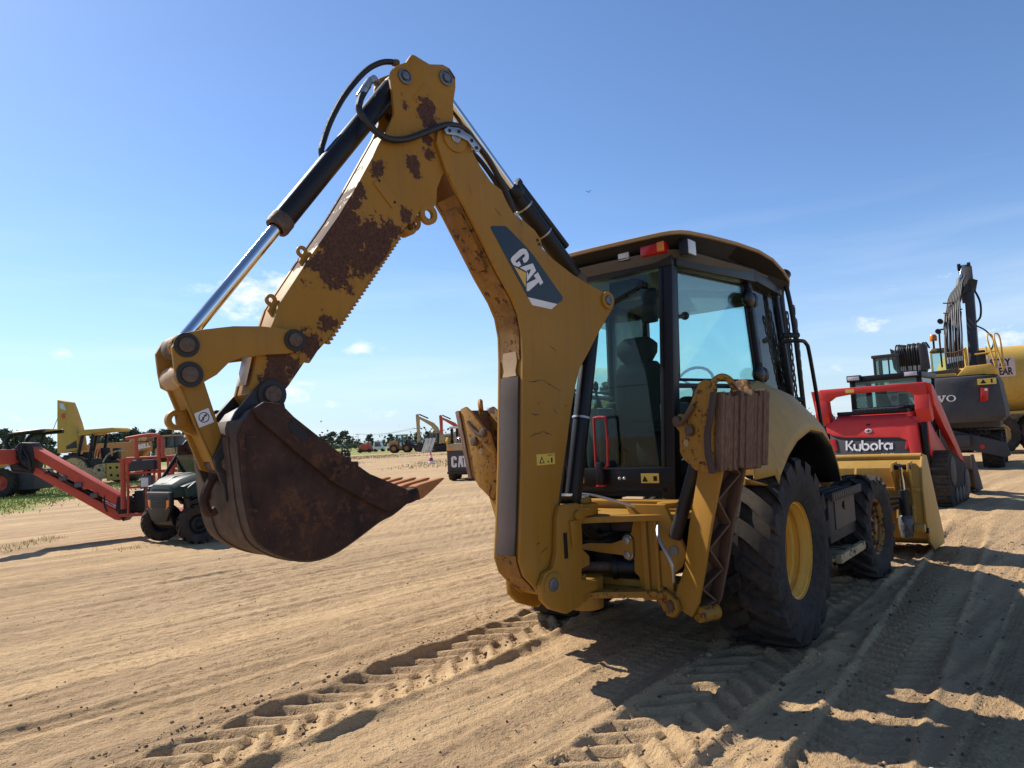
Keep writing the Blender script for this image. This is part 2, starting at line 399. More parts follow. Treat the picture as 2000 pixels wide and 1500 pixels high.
M_green = paint('dark_green_body_plastic', (.012, .036, .033), rough=.42, dirt=(.10, .09, .075), dirt_amt=.15, scratch=0, sc=2, spec=.2)
M_oldyel = paint('faded_old_yellow', (.60, .37, .06), rough=.55, dirt=(.34, .24, .13), dirt_amt=.45, sc=.6, scratch=.2)
M_oldtan = paint('mud_caked_yellow', (.56, .41, .20), rough=.7, dirt=(.36, .26, .16), dirt_amt=.5, sc=.8, rust_scatter=.70)
M_bell = paint('dusty_orange_brown_paint', (.46, .22, .06), rough=.55, dirt=(.38, .24, .13), dirt_amt=.5, sc=.5)

# ---------------------------------------------------------------- ground
rng = np.random.default_rng(11)
_T = rng.random((256, 256))
def vn(x, y, s=0):
    x = x+s*37.7; y = y+s*91.3
    xi = np.floor(x).astype(int); yi = np.floor(y).astype(int); fx = x-xi; fy = y-yi
    fx = fx*fx*(3-2*fx); fy = fy*fy*(3-2*fy)
    g = lambda a, b: _T[a % 256, b % 256]
    return (g(xi, yi)*(1-fx)+g(xi+1, yi)*fx)*(1-fy)+(g(xi, yi+1)*(1-fx)+g(xi+1, yi+1)*fx)*fy-.5
def fbm(x, y, o=4, s=0):
    r = 0; a = 1
    for k in range(o): r = r+a*vn(x*2**k, y*2**k, s+k); a *= .5
    return r
sst = lambda x, a, b: (lambda t: t*t*(3-2*t))(np.clip((x-a)/(b-a), 0, 1))
MX, MY, MH = 1.041, 5.80, R(38.5)          # where the backhoe stands and where it heads
def ground_h(X, Y):
    near = 1-sst(np.hypot(X, Y-4), 12, 34)
    a = R(45); p = X*math.sin(a)+Y*math.cos(a); q = X*math.cos(a)-Y*math.sin(a)
    xl = (X-MX)*math.cos(MH)-(Y-MY)*math.sin(MH); yl = (X-MX)*math.sin(MH)+(Y-MY)*math.cos(MH)
    h = .05*fbm(X*.12, Y*.12, 3, 3)*sst(np.hypot(X-1, Y-6), 4, 14)
    qw = q+.10*fbm(p*.35, q*.2, 2, 5)
    st = .018*vn(qw*1.7, p*.10, 1)+.028*vn(qw*4.3, p*.16, 2)+.026*vn(qw*11, p*.35, 3)+.013*vn(qw*23, p*.8, 4)
    st = st*(.5+1.0*(vn(p*.22, q*.5, 8)+.5))
    gr = 0
    for fq, sd_, am in ((1.3, 14, .014), (3.4, 15, .010), (7.5, 16, .007)):
        gr = gr-am*np.exp(-(vn(qw*fq, p*.06*fq**.5, sd_)/.035)**2)*sst(vn(p*.5, qw*fq*.6, sd_+5), -.18, .22)
    h = h+near*(st+gr+.010*fbm(X*2.2, Y*2.2, 4, 6)+.013*fbm(X*15, Y*15, 4, 9))
    def lugs(x, y, hw, per, dep, sl, mask, seed, flip=1):
        u = x/hw; au = np.abs(u); wob = .05*fbm(y*1.3, u, 2, seed)
        ins = 1-sst(au+wob, .93, 1.05)
        ph = y/per+flip*sl*au**1.2+.5*(u > 0)+.12*fbm(y*2, u*2, 2, seed+1)
        w = np.abs((ph % 1)-.5)*2
        rd = sst(w, .46, .74)
        rough = .012*fbm(x*9, y*9, 3, seed+2)
        keep = .6+.4*sst(fbm(x*2.5, y*1.5, 2, seed+3), -.35, .1)
        prof = -dep+dep*1.45*rd*keep+rough*(1.1-.8*rd)
        berm = dep*1.1*np.exp(-((au-1.13)/.12)**2)*(.6+1.1*(fbm(y*5, u, 2, seed+4)+.5))
        return mask*(ins*prof+berm), mask*ins
    acc = 0
    m1 = (1-sst(yl, -.35, .05))*sst(yl, -9, -6)
    for args in ((xl+.80, yl, .26, .205, .026, 1.15, m1, 20), (xl-.98, yl, .26, .205, .024, 1.15, m1, 30),
                 (xl-1.75+.05*yl, yl, .22, .12, .018, .9, sst(yl, -6, -3), 40, -1), (xl-2.35, yl+.3*xl, .13, .06, .012, .0, sst(yl, -6, -4), 50),
                 (xl-3.1, yl, .2, .10, .014, .3, sst(yl, -5, -3), 60), (xl+2.9, yl, .15, .085, .008, .25, .5+vn(yl*.3, 0*yl, 70), 70),
                 (xl+4.6, yl, .16, .10, .008, .25, .5+vn(yl*.3, 0*yl, 80), 80), (xl-.35, yl, .16, .085, .009, .25, m1, 90)):
        d, ins = lugs(*args); h = h*(1-.75*ins*near)+d*near
    # tracks left on beyond the machine, towards the row of parked plant
    for xc, k in ((.98, 33), (-.80, 23)):
        d, ins = lugs(xl-xc, yl, .22, .2, .016, .5, sst(yl, .4, 1.0)*.8, k); h = h+d*near
    # pushed-up soil hugging each tyre of the backhoe
    for tx, ty, w in ((.975, 0, .5), (-.80, 0, .5), (.95, 2.45, .34), (-.95, 2.45, .34)):
        dx = np.abs(xl-tx)/(w/2+.05); dy = np.abs(yl-ty)/.27
        h = h+.03*np.exp(-((np.maximum(dx, dy)-1.15)/.22)**2)*(.5+.9*(fbm(xl*7, yl*7, 2, 99)+.5))
    return h
def axis_pts(lo, hi, step, far, g=1.045):
    c = list(np.arange(lo, hi, step)); s = step; a = [c[0]]
    while a[-1] > -far: s *= g; a.append(a[-1]-s)
    s = step; b = [c[-1]]
    while b[-1] < far: s *= g; b.append(b[-1]+s)
    return np.array(a[:0:-1]+c+b[1:])
gx = axis_pts(-4.2, 5.2, .019, 6000); gy = axis_pts(2.9, 9.4, .019, 6000)
gy = gy[gy > -60]
GX, GY = np.meshgrid(gx, gy)
GZ = ground_h(GX, GY)
nx, ny = len(gx), len(gy)
co = np.stack([GX.ravel(), GY.ravel(), GZ.ravel()], 1).astype(np.float32)
idx = np.arange(nx*ny).reshape(ny, nx)
qd = np.stack([idx[:-1, :-1], idx[:-1, 1:], idx[1:, 1:], idx[1:, :-1]], -1).reshape(-1, 4).astype(np.int32)
gm = bpy.data.meshes.new('ground')
gm.vertices.add(len(co)); gm.vertices.foreach_set('co', co.ravel())
gm.loops.add(qd.size); gm.loops.foreach_set('vertex_index', qd.ravel())
gm.polygons.add(len(qd)); gm.polygons.foreach_set('loop_start', np.arange(0, qd.size, 4, dtype=np.int32)); gm.polygons.foreach_set('loop_total', np.full(len(qd), 4, np.int32))
gm.polygons.foreach_set('use_smooth', np.ones(len(qd), bool))
gm.update(calc_edges=True)
def ground_mat():
    t = NT('sandy_ground'); g = t.n('ShaderNodeNewGeometry'); P = g.outputs['Position']
    n_big = t.noise(.35, 5, .6, P); n_mid = t.noise(2.6, 6, .65, P); n_fine = t.noise(34, 5, .7, P); n_grit = t.noise(160, 3, .7, P)
    rot = t.n('ShaderNodeVectorRotate', rotation_type='Z_AXIS', Vector=P, Angle=R(45))
    stre = t.noise(3.2, 5, .62, rot.outputs[0], stretch=(1.0, .07, 1))
    base = t.mix(t.ramp(n_mid, .3, .7), (.475, .318, .162), (.60, .415, .222))
    base = t.mix(t.math('MULTIPLY', t.ramp(stre, .44, .60), .60), base, (.30, .195, .108))
    wide = t.noise(.9, 4, .6, rot.outputs[0], stretch=(1.0, .045, 1))
    base = t.mix(t.math('MULTIPLY', t.ramp(wide, .45, .60), .48), base, (.31, .21, .122))
    base = t.mix(t.math('MULTIPLY', t.ramp(n_big, .45, .7), .30), base, (.56, .395, .235))
    base = t.mix(t.math('MULTIPLY', t.ramp(n_grit, .62, .74), .55), base, (.13, .080, .045))
    base = t.mix(t.math('MULTIPLY', t.ramp(n_grit, .36, .26), .30), base, (.62, .48, .31))
    n_spk = t.noise(42, 3, .7, P); n_pat = t.noise(1.1, 5, .65, P)
    spk = t.math('MULTIPLY', t.ramp(n_spk, .60, .67), t.math('ADD', .25, t.math('MULTIPLY', t.ramp(n_pat, .42, .62), .55)))
    base = t.mix(spk, base, (.15, .092, .05))
    base = t.mix(t.math('MULTIPLY', t.ramp(n_spk, .40, .32), .35), base, (.60, .44, .27))
    # grass: a strip on the left and thin growth over the far field
    sp = t.n('ShaderNodeSeparateXYZ', Vector=P); X, Y = sp.outputs[0], sp.outputs[1]
    edge = t.math('ADD', X, t.math('ADD', t.math('MULTIPLY', Y, .205), t.math('MULTIPLY', t.math('SUBTRACT', n_big, .5), 6.0)))     # strip: X < -11.8 - .205 Y
    strip = t.math('MULTIPLY', t.ramp(edge, -11.4, -12.4), t.ramp(Y, 17, 20))
    strip = t.math('MULTIPLY', strip, t.math('ADD', t.ramp(Y, 46, 40), t.math('MULTIPLY', t.ramp(Y, 100, 112), .8), True))
    field = t.math('MULTIPLY', t.ramp(Y, 34, 60), t.ramp(t.noise(.22, 6, .7, P), .47, .62))
    field = t.math('MULTIPLY', field, .55)
    far = t.ramp(Y, 112, 118)
    gcol = t.mix(t.ramp(t.noise(1.4, 5, .7, P), .3, .7), (.14, .19, .035), (.25, .27, .065))
    gcol2 = t.mix(t.ramp(t.noise(.6, 5, .7, P), .35, .65), (.15, .145, .05), (.24, .19, .09))
    base = t.mix(field, base, gcol2)
    base = t.mix(t.math('MULTIPLY', far, .85), base, gcol)
    base = t.mix(t.math('MULTIPLY', strip, .9), base, gcol)
    fs = t.noise(16, 4, .65, rot.outputs[0], stretch=(1.0, .05, 1))
    h = t.math('ADD', t.math('ADD', t.math('MULTIPLY', n_fine, .8), t.math('MULTIPLY', fs, 1.3)), t.math('MULTIPLY', n_grit, .5))
    h = t.math('ADD', h, t.math('MULTIPLY', n_spk, 1.1))
    base = t.mix(t.math('MULTIPLY', t.ramp(fs, .56, .70), .35), base, (.30, .185, .095))
    b1 = t.bump(h, .9, .016); b2 = t.bump(n_mid, .5, .05, b1)
    return t.set(Base_Color=base, Roughness=.95, Specular_IOR_Level=.15, Normal=b2)
M_ground = ground_mat()
gm.materials.append(M_ground)
ground = bpy.data.objects.new('ground', gm); col.objects.link(ground); tag(ground, kind='structure')

def gz(x, y): return float(ground_h(np.array([float(x)]), np.array([float(y)]))[0])

# ================================================================ BACKHOE LOADER
bh = thing('backhoe_loader', (MX, MY, 0), 38.5, 'large yellow backhoe loader with its rusty digging arm folded over in the foreground', 'backhoe loader')
BK = (.05, -1.05, 0.0)
def bb(mb, name, mat, parent=None, bev=.006, **k):      # a part of the digging arm, in the arm's own swung plane
    if parent is None: return mb.build(name, mat, bh, bev, loc=BK, rz=-R(9.5), **k)
    return mb.build(name, mat, parent, bev, **k)
fl = lambda pts: [(-t, z) for t, z in pts]
def sub(poly, i0, i1): return poly[i0:i1]

BOOM = [(1.051,3.403),(0.977,3.394),(0.933,3.338),(0.896,3.250),(0.846,3.184),(0.765,3.104),(0.685,3.071),(0.645,2.999),(0.597,2.938),(0.493,2.895),(0.414,2.857),(0.363,2.804),(0.353,2.744),(0.258,2.684),(0.068,2.599),(-0.083,2.551),(-0.225,2.511),(-0.307,2.502),(-0.345,2.456),(-0.323,2.398),(-0.276,2.350),(-0.130,2.188),(-0.041,2.077),(0.062,1.958),(0.118,1.832),(0.178,1.649),(0.220,1.492),(0.320,1.153),(0.382,0.918),(0.412,0.755),(0.37,0.637),(0.39,0.536),(0.490,0.515),(0.552,0.567),(0.664,0.678),(0.696,0.774),(0.675,0.954),(0.631,1.344),(0.578,2.009),(0.573,2.172),(0.594,2.294),(0.644,2.394),(0.752,2.543),(0.852,2.703),(0.918,2.807),(0.982,2.909),(1.057,3.007),(1.119,3.115),(1.148,3.192),(1.175,3.258),(1.163,3.328),(1.115,3.377)]
mb = MB()
mb.prism(fl(BOOM), .098, .122); mb.prism(fl(BOOM), -.122, -.098)
core = inset(fl(BOOM[7:46]), .010)
mb.prism(core, -.0985, .0985)
boom = bb(mb, 'boom', M_boom, bev=.005)
# worn inner skin of the boom facing the stick
edge = [(1.03,2.985),(0.982,2.909),(0.918,2.807),(0.852,2.703),(0.752,2.543),(0.644,2.394),(0.594,2.294),(0.573,2.172),(0.578,2.009)]
m = MB(); m.loft([[(-.09, -t-.004, z-.003), (.09, -t-.004, z-.003), (.09, -t+.008, z+.004), (-.09, -t+.008, z+.004)] for t, z in edge])
bb(m, 'boom_underside_plate', M_boom_in, boom, bev=0)
m = MB()                                                # raised doubler on the underside
dl = [(.985,2.93),(.96,2.868),(.90,2.77),(.83,2.66),(.775,2.575)]
m.loft([[(-w, -t-.018, z-.012), (w, -t-.018, z-.012), (w, -t, z), (-w, -t, z)] for (t, z), w in zip(dl, (.05, .072, .075, .072, .045))])
bb(m, 'underside_doubler', M_boom_in, boom, bev=.004)
m = MB(); pts = [(.586,1.90),(.600,1.75),(.634,1.344),(.66,1.10),(.676,.95),(.70,.80)]
m.loft([[(-.085, -t-.010, z), (.085, -t-.010, z), (.085, -t+.004, z), (-.085, -t+.004, z)] for t, z in pts])
bb(m, 'wear_strip', M_wear, boom, bev=.003)
m = MB(); m.loft([[(-w, -t-.007, z), (w, -t-.007, z), (w, -t, z), (-w, -t, z)] for t, z, w in [(.577,2.06,.06),(.579,2.0,.07),(.583,1.94,.055),(.588,1.905,.065)]])
bb(m, 'bare_patch', M_tan, boom, bev=0)
m = MB(); m.loft([[(-.093, -t-.003, z), (.093, -t-.003, z), (.093, -t, z), (-.093, -t, z)] for t, z in [(.70,.80),(.698,.77),(.668,.675),(.55,.56)]])
bb(m, 'rusty_toe_plate', M_boom_in, boom, bev=0)
# pins and bosses on the boom
def pin(parent, t, z, l, ro, name='pin', mat=None, proud=.02, ring=None, ringmat=None):
    q = MB()
    q.lathe([(ro, 0), (ro, proud*.8), (ro*.85, proud), (ro*.45, proud), (ro*.4, proud*.85), (.001, proud*.85)], (l, -t, z), (1, 0, 0), 22)
    p = bb(q, name, mat or M_pin, parent, bev=0)
    if ring:
        q = MB(); q.ring((l-.002, -t, z), (l+proud*.6, -t, z), ring, ro*1.02, 28); bb(q, name+'_collar', ringmat or M_yel, parent, bev=.003)
    return p
pin(boom, 1.041, 3.318, .122, .034, 'stick_pin', M_steel, .02, .088)
pin(boom, -.262, 2.452, .122, .034, 'boom_cylinder_pin', M_pinring, .03, .062)
m = MB(); m.prism(fl([(0.794,2.811),(0.785,2.824),(0.674,2.840),(0.652,2.832),(0.510,2.738),(0.441,2.685),(0.190,2.435),(0.195,2.412),(0.246,2.384),(0.510,2.406),(0.638,2.585)]), .1215, .1245)
dec = bb(m, 'logo_panel', M_logoblue, boom, bev=0)
for nm, mt, pts in (('white_panel_end', M_white, [(0.510,2.404),(0.246,2.382),(0.303,2.343),(0.475,2.356)]),):
    m = MB(); m.prism(fl(pts), .1215, .1245); bb(m, nm, mt, boom, bev=0)
for nm, mt, pts, l in (('letter', M_white, [(0.529,2.622),(0.504,2.634),(0.486,2.656),(0.485,2.685),(0.504,2.714),(0.531,2.717),(0.561,2.704),(0.632,2.648),(0.643,2.631),(0.637,2.615),(0.621,2.597),(0.581,2.590),(0.557,2.605),(0.570,2.630),(0.594,2.615),(0.605,2.619),(0.602,2.627),(0.534,2.680),(0.519,2.679),(0.517,2.670),(0.543,2.647)], .127),
        ('letter', M_white, [(0.570,2.588),(0.453,2.630),(0.427,2.585),(0.514,2.504),(0.509,2.569)], .127),
        ('letter_eye', M_logoblue, [(0.512,2.576),(0.474,2.588),(0.496,2.550)], .1285),
        ('letter', M_white, [(0.450,2.551),(0.412,2.576),(0.368,2.513),(0.395,2.493),(0.409,2.511),(0.503,2.443),(0.520,2.442),(0.517,2.491),(0.430,2.531)], .127),
        ('logo_triangle', M_logoyel, [(0.615,2.588),(0.516,2.560),(0.528,2.467)], .127)):
    m = MB(); m.prism(fl(pts), .1235, l); bb(m, nm, mt, boom, bev=0)
def warn_label(parent, t0, t1, z0, z1, l, n=2):
    q = MB(); q.bx(l, l+.002, -t1, -t0, z0, z1); w = bb(q, 'warning_label', M_warn, parent, bev=0)
    q = MB(); c = -t1+(t1-t0)*.27; s = (z1-z0)
    q.prism([(c-s*.34, z0+s*.16), (c+s*.34, z0+s*.16), (c, z0+s*.78)], l+.002, l+.003)
    q.bx(l+.002, l+.003, -t0-(t1-t0)*.22, -t0-(t1-t0)*.14, z0+s*.15, z0+s*.6); q.bx(l+.002, l+.003, -t0-(t1-t0)*.42, -t0-(t1-t0)*.34, z0+s*.2, z0+s*.32)
    q.bx(l+.002, l+.003, -t0-(t1-t0)*.40, -t0-(t1-t0)*.08, z0+s*.82, z0+s*.88)
    bb(q, 'warning_symbol', M_satin, parent, bev=0)
    q = MB(); q.prism([(c-s*.2, z0+s*.23), (c+s*.2, z0+s*.23), (c, z0+s*.6)], l+.003, l+.0036); bb(q, 'warning_symbol_fill', M_warn, parent, bev=0)
warn_label(boom, .35, .51, 1.336, 1.405, .122)
for (t, z) in ((.395, 2.792), (.380, 2.766)):
    m = MB(); m.cyl((.122, -t, z), (.124, -t, z), .011, n=12); bb(m, 'bolt_hole', M_satin, boom, bev=0)
random.seed(8)
m = MB()                                                # gouges scraped through the paint
for t0, z0, t1, z1 in [(.55,1.86,.42,1.875),(.42,1.875,.26,1.80),(.56,1.52,.44,1.545),(.44,1.545,.36,1.52),(.54,1.66,.46,1.65),(.34,1.69,.30,1.65),(.33,2.10,.28,2.07),(.56,2.95,.52,2.86),(.75,2.94,.70,2.90),(.95,3.05,.93,2.98),(.52,.79,.45,.83),(.55,.85,.52,.86)]:
    k = 7; P = []
    for i in range(k+1):
        f = i/k; w = .0022*(1-abs(f-.45)*1.6)+random.uniform(.0002, .0016); j = random.uniform(-.004, .004)
        P.append((-(t0+(t1-t0)*f), z0+(z1-z0)*f+j, max(w, .0006)))
    m.prism([(a, b+w) for a, b, w in P]+[(a, b-w) for a, b, w in reversed(P)], .1215, .1226)
tag(bb(m, 'paint_gouges', M_dark, boom, bev=0), kind='stuff')

STICK = [(1.459,3.572),(1.447,3.621),(1.425,3.653),(1.388,3.678),(1.345,3.704),(1.324,3.738),(1.305,3.763),(1.283,3.765),(1.225,3.752),(1.181,3.744),(1.084,3.773),(1.033,3.766),(0.991,3.721),(0.993,3.657),(1.016,3.554),(1.023,3.437),(1.000,3.36),(0.985,3.30),(1.02,3.22),(1.129,3.073),(1.167,2.992),(1.178,2.90),(1.20,2.872),(1.235,2.864),(1.275,2.862),(1.33,2.79),(1.435,2.690),(1.533,2.541),(1.739,2.266),(1.904,2.056),(1.958,2.000),(2.000,1.940),(2.028,1.944),(2.113,1.828),(2.158,1.777),(2.169,1.736),(2.212,1.716),(2.282,1.737),(2.311,1.787),(2.267,1.957),(2.184,2.134),(2.155,2.219),(1.981,2.482),(1.811,2.725),(1.695,2.912),(1.583,3.107),(1.488,3.270),(1.443,3.371),(1.448,3.495)]
# head: two plates with a throat between them for the cylinders; below it a closed box
body = [p for p in STICK if p[1] < 3.30]+[(1.36, 3.33), (1.16, 3.36)]
body = STICK[17:47]+[(1.40, 3.34), (1.20, 3.38), (1.04, 3.36)]
m = MB(); m.prism(fl(STICK), .072, .096); m.prism(fl(STICK), -.096, -.072)
m.prism(inset(fl(body), .006), -.0725, .0725)
stick = bb(m, 'stick', M_stick, bev=.005)
for t, z, r, mt in ((1.365, 3.608, .044, M_pinring), (1.069, 3.690, .048, M_pinring)):
    m = MB(); m.lathe([(r, 0), (r, .012), (r*.8, .014), (r*.78, .006), (r*.55, .006), (r*.5, .022), (.001, .024)], (.096, -t, z), (1, 0, 0), 26)
    bb(m, 'head_pin', mt, stick, bev=0)
    m = MB(); m.cyl((-.1, -t, z), (.096, -t, z), r*.7, n=16); bb(m, 'head_pin_shaft', M_pin, stick, bev=0)
m = MB(); m.prism(fl(inset([(1.225,3.615),(1.085,3.50),(1.10,3.478),(1.30,3.478),(1.315,3.50)], .0)), .0955, .0985); bb(m, 'head_doubler', M_stick, stick, bev=.002)
# eye lugs under the stick, real holes
for l in (.070, -.098):
    m = MB(); m.ring((l, -1.235, 2.828), (l+.028, -1.235, 2.828), .060, .028, 24); bb(m, 'lug_boss', M_yel, stick, bev=.002)
m = MB(); m.ring((.01, -1.366, 2.735), (.09, -1.366, 2.735), .047, .022, 20); bb(m, 'lift_eye', M_rusty, stick, bev=.003)
# serrated gripping edge: a row of small steel teeth
a, b = Vector((1.440, 2.672)), Vector((1.905, 2.045)); nT = 30; d = (b-a).normalized(); nrm = Vector((-d.y, d.x))*-1
if nrm.x > 0: nrm = -nrm
for l in (.062, -.092):
    tm = None
    for i in range(nT):
        c = a+(b-a)*((i+.5)/nT)
        if tm is None:
            q = MB(); h2 = (b-a).length/nT*.46
            q.prism([(-(0)-(-d.x*h2), d.y*-h2), (-(nrm.x*.022), nrm.y*.022), (-(d.x*h2), d.y*h2), (nrm.x*.006, -nrm.y*.006)], l, l+.03)
            o = q.build('grip_tooth', M_stick, stick, 0); tm = o.data
        else:
            o = bpy.data.objects.new('grip_tooth', tm); col.objects.link(o); o.parent = stick
        o.location = (0, -c.x, c.y)
# brackets along the top of the stick
for t, z in ((1.985, 2.485), (2.155, 2.22)):
    m = MB(); m.ring((.03, -t-.012, z+.032), (.044, -t-.012, z+.032), .030, .013, 16); bb(m, 'hose_bracket', M_yel, stick, bev=.002)
    m = MB(); m.prism(fl([(t-.05, z+.03), (t+.005, z+.035), (t+.03, z-.02), (t+.01, z-.05)]), .028, .046); bb(m, 'bracket_foot', M_yel, stick, bev=.002)
m = MB(); m.prism(fl([(1.55, 2.985), (1.60, 2.935), (1.485, 2.815), (1.435, 2.86)]), .094, .104); kb = bb(m, 'lock_plate', M_yel, stick, bev=.002)
for t, z in ((1.565, 2.955), (1.47, 2.852)):
    m = MB(); m.cyl((.104, -t, z), (.106, -t, z), .008, n=10); bb(m, 'bolt_hole', M_satin, stick, bev=0)
m = MB(); m.add([(-.06, -2.258, 2.02), (.06, -2.258, 2.02), (.06, -2.305, 1.83), (-.06, -2.305, 1.83)], [(0, 1, 2, 3)]); m.v = [(x, y-.006, z+.002) for x, y, z in m.v]; bb(m, 'white_label', M_white, stick, bev=0, solid=.002)

# bucket ------------------------------------------------------------
SIDE = [(2.379,1.706),(2.331,1.734),(2.253,1.724),(2.195,1.665),(2.094,1.585),(1.957,1.479),(1.813,1.379),(1.683,1.322),(1.609,1.289),(1.570,1.259),(1.588,1.213),(1.677,1.169),(1.751,1.147),(1.894,1.073),(2.007,1.025),(2.114,1.010),(2.215,1.031),(2.311,1.082),(2.375,1.146),(2.409,1.268),(2.424,1.405),(2.438,1.588),(2.418,1.642)]
sh = [(1.60,1.205),(1.677,1.162),(1.751,1.138),(1.894,1.064),(2.007,1.016),(2.114,1.001),(2.215,1.022),(2.315,1.074),(2.383,1.14),(2.418,1.266),(2.433,1.405),(2.447,1.588),(2.42,1.66)]
def smooth_line(P, k=3):
    out = []
    for i in range(len(P)-1):
        a, b, c, d = (Vector(P[max(i-1, 0)]), Vector(P[i]), Vector(P[i+1]), Vector(P[min(i+2, len(P)-1)]))
        for j in range(k):
            t = j/k; v = .5*((2*b)+(c-a)*t+(2*a-5*b+4*c-d)*t*t+(3*b-a-3*c+d)*t**3); out.append((v.x, v.y))
    return out+[P[-1]]
SIDE = SIDE[:12]+smooth_line(SIDE[12:22])+SIDE[22:]
sh = smooth_line(sh)
m = MB(); th = .016; ins = inset(sh+[(2.1, 1.5)], 0)
inn = []
for i, (t, z) in enumerate(sh):
    a, b = Vector(sh[max(i-1, 0)]), Vector(sh[min(i+1, len(sh)-1)]); dd = (b-a).normalized(); n_ = Vector((-dd.y, dd.x))
    if n_.dot(Vector((2.0, 1.45))-Vector((t, z))) < 0: n_ = -n_
    inn.append((t+n_.x*th, z+n_.y*th))
m.loft([[(-.285, -t, z), (.285, -t, z), (.285, -u, w), (-.285, -u, w)] for (t, z), (u, w) in zip(sh, inn)])
bucket = bb(m, 'bucket', M_shell, bev=0)
for l0, l1 in ((.27, .292), (-.292, -.27)):
    m = MB(); m.prism(fl(SIDE), l0, l1); bb(m, 'side_plate', M_buck, bucket, bev=.004)
    s = 1 if l0 > 0 else -1
    # thick side cutter along the upper edge
    m = MB(); m.prism(fl([(2.379,1.706),(2.331,1.734),(2.253,1.724),(2.195,1.665),(2.094,1.585),(1.957,1.479),(1.813,1.379),(1.683,1.322),(1.609,1.289),(1.575,1.255),(1.60,1.215),(1.714,1.187),(1.841,1.252),(1.995,1.345),(2.200,1.515),(2.36,1.66)]), *sorted((s*.291, s*.318)))
    bb(m, 'side_cutter', M_buck, bucket, bev=.006)
    m = MB(); dsl = Vector((-.045, -.045)).normalized(); ps = []
    P0, P1 = Vector((2.205, 1.622)), Vector((2.15, 1.57)); ax = (P1-P0).normalized(); nn = Vector((-ax.y, ax.x)); r = .021
    ps = [P1+(ax*math.cos(R(q))+nn*math.sin(R(q)))*r for q in range(-90, 91, 30)]+[P0+(-ax*math.cos(R(q))-nn*math.sin(R(q)))*r for q in range(-90, 91, 30)]
    m.prism(fl([(p.x, p.y) for p in ps]), *sorted((s*.3175, s*.3205))); bb(m, 'cutter_slot', M_satin, bucket, bev=0)
    # weld rib at the rear corner
    m = MB(); m.tube([(s*.289, -t, z) for t, z in [(2.425,1.60),(2.415,1.40),(2.40,1.27),(2.37,1.16)]], .014, 8); bb(m, 'weld_bead', M_buck, bucket, bev=0)
# cutting lip and five teeth
m = MB(); m.prism(fl([(1.70,1.165),(1.575,1.235),(1.585,1.26),(1.72,1.195)]), -.288, .288); bb(m, 'cutting_lip', M_buck, bucket, bev=.004)
dt = Vector((1.342-1.58, 1.305-1.245)).normalized(); nt = Vector((-dt.y, dt.x)); nt = nt if nt.y > 0 else -nt
tmesh = {}
for i in range(5):
    l = .262-i*.131
    for nm, mt in (('tooth_adapter', M_buck), ('tooth', M_tooth)):
        if nm not in tmesh:
            q = MB(); c0 = Vector((1.585, 1.243))
            def loop(s_, up, dn, w): 
                p = c0+dt*s_; return [(-w, -(p.x+nt.x*-dn), p.y+nt.y*-dn), (w, -(p.x+nt.x*-dn), p.y+nt.y*-dn), (w, -(p.x+nt.x*up), p.y+nt.y*up), (-w, -(p.x+nt.x*up), p.y+nt.y*up)]
            if nm == 'tooth_adapter': q.loft([loop(-.09, .028, .02, .034), loop(0.0, .036, .030, .036), loop(.05, .034, .030, .036), loop(.10, .024, .022, .030)])
            else: q.loft([loop(.055, .040, .034, .034), loop(.085, .040, .032, .034), loop(.15, .034, .016, .028), loop(.235, .026, -.012, .023), loop(.250, .022, -.016, .021)])
            o = bb(q, nm, mt, bucket, bev=.004); tmesh[nm] = o.data
        else:
            o = bpy.data.objects.new(nm, tmesh[nm]); col.objects.link(o); o.parent = bucket
        o.location = (l, 0, 0)
EAR = [(2.258,1.842),(2.217,1.850),(2.170,1.812),(2.150,1.715),(2.262,1.676),(2.344,1.590),(2.42,1.447),(2.43,1.302),(2.440,1.30),(2.445,1.36),(2.475,1.440),(2.49,1.492),(2.450,1.585),(2.385,1.702),(2.305,1.792)]
for l0 in (.105, -.13):
    m = MB(); m.prism(fl(EAR), l0, l0+.026); bb(m, 'hinge_ear', M_blackpaint, bucket, bev=.004)
m = MB(); m.prism(fl([(2.437,1.60),(2.36,1.70),(2.30,1.735),(2.26,1.725),(2.33,1.66),(2.40,1.57)]), -.27, .27); bb(m, 'top_closing_plate', M_blackpaint, bucket, bev=.004)
for (t, z, r) in ((2.216, 1.780, .040), (2.425, 1.470, .036)):
    m = MB(); m.cyl((-.15, -t, z), (.155, -t, z), r, n=20); bb(m, 'hinge_pin', M_pin, bucket, bev=.004)
    m = MB(); m.ring((.131, -t, z), (.140, -t, z), r*1.75, r*1.02, 24); bb(m, 'pin_collar', M_dark, bucket, bev=.002)
m = MB()                                                # lifting hook welded to the back of the shell
m.tube([(.0, -2.44, 1.42), (.0, -2.475, 1.36), (.0, -2.49, 1.30), (.0, -2.47, 1.25), (.0, -2.44, 1.26)], .022, 8); bb(m, 'lifting_hook', M_buck, bucket, bev=0)
for l in (-.17, .17):
    m = MB(); m.loft([[(l-.035, -t-.006, z-.002), (l+.035, -t-.006, z-.002), (l+.035, -t+.004, z), (l-.035, -t+.004, z)] for t, z in sh[12:34]]); bb(m, 'wear_runner', M_shell, bucket, bev=0)

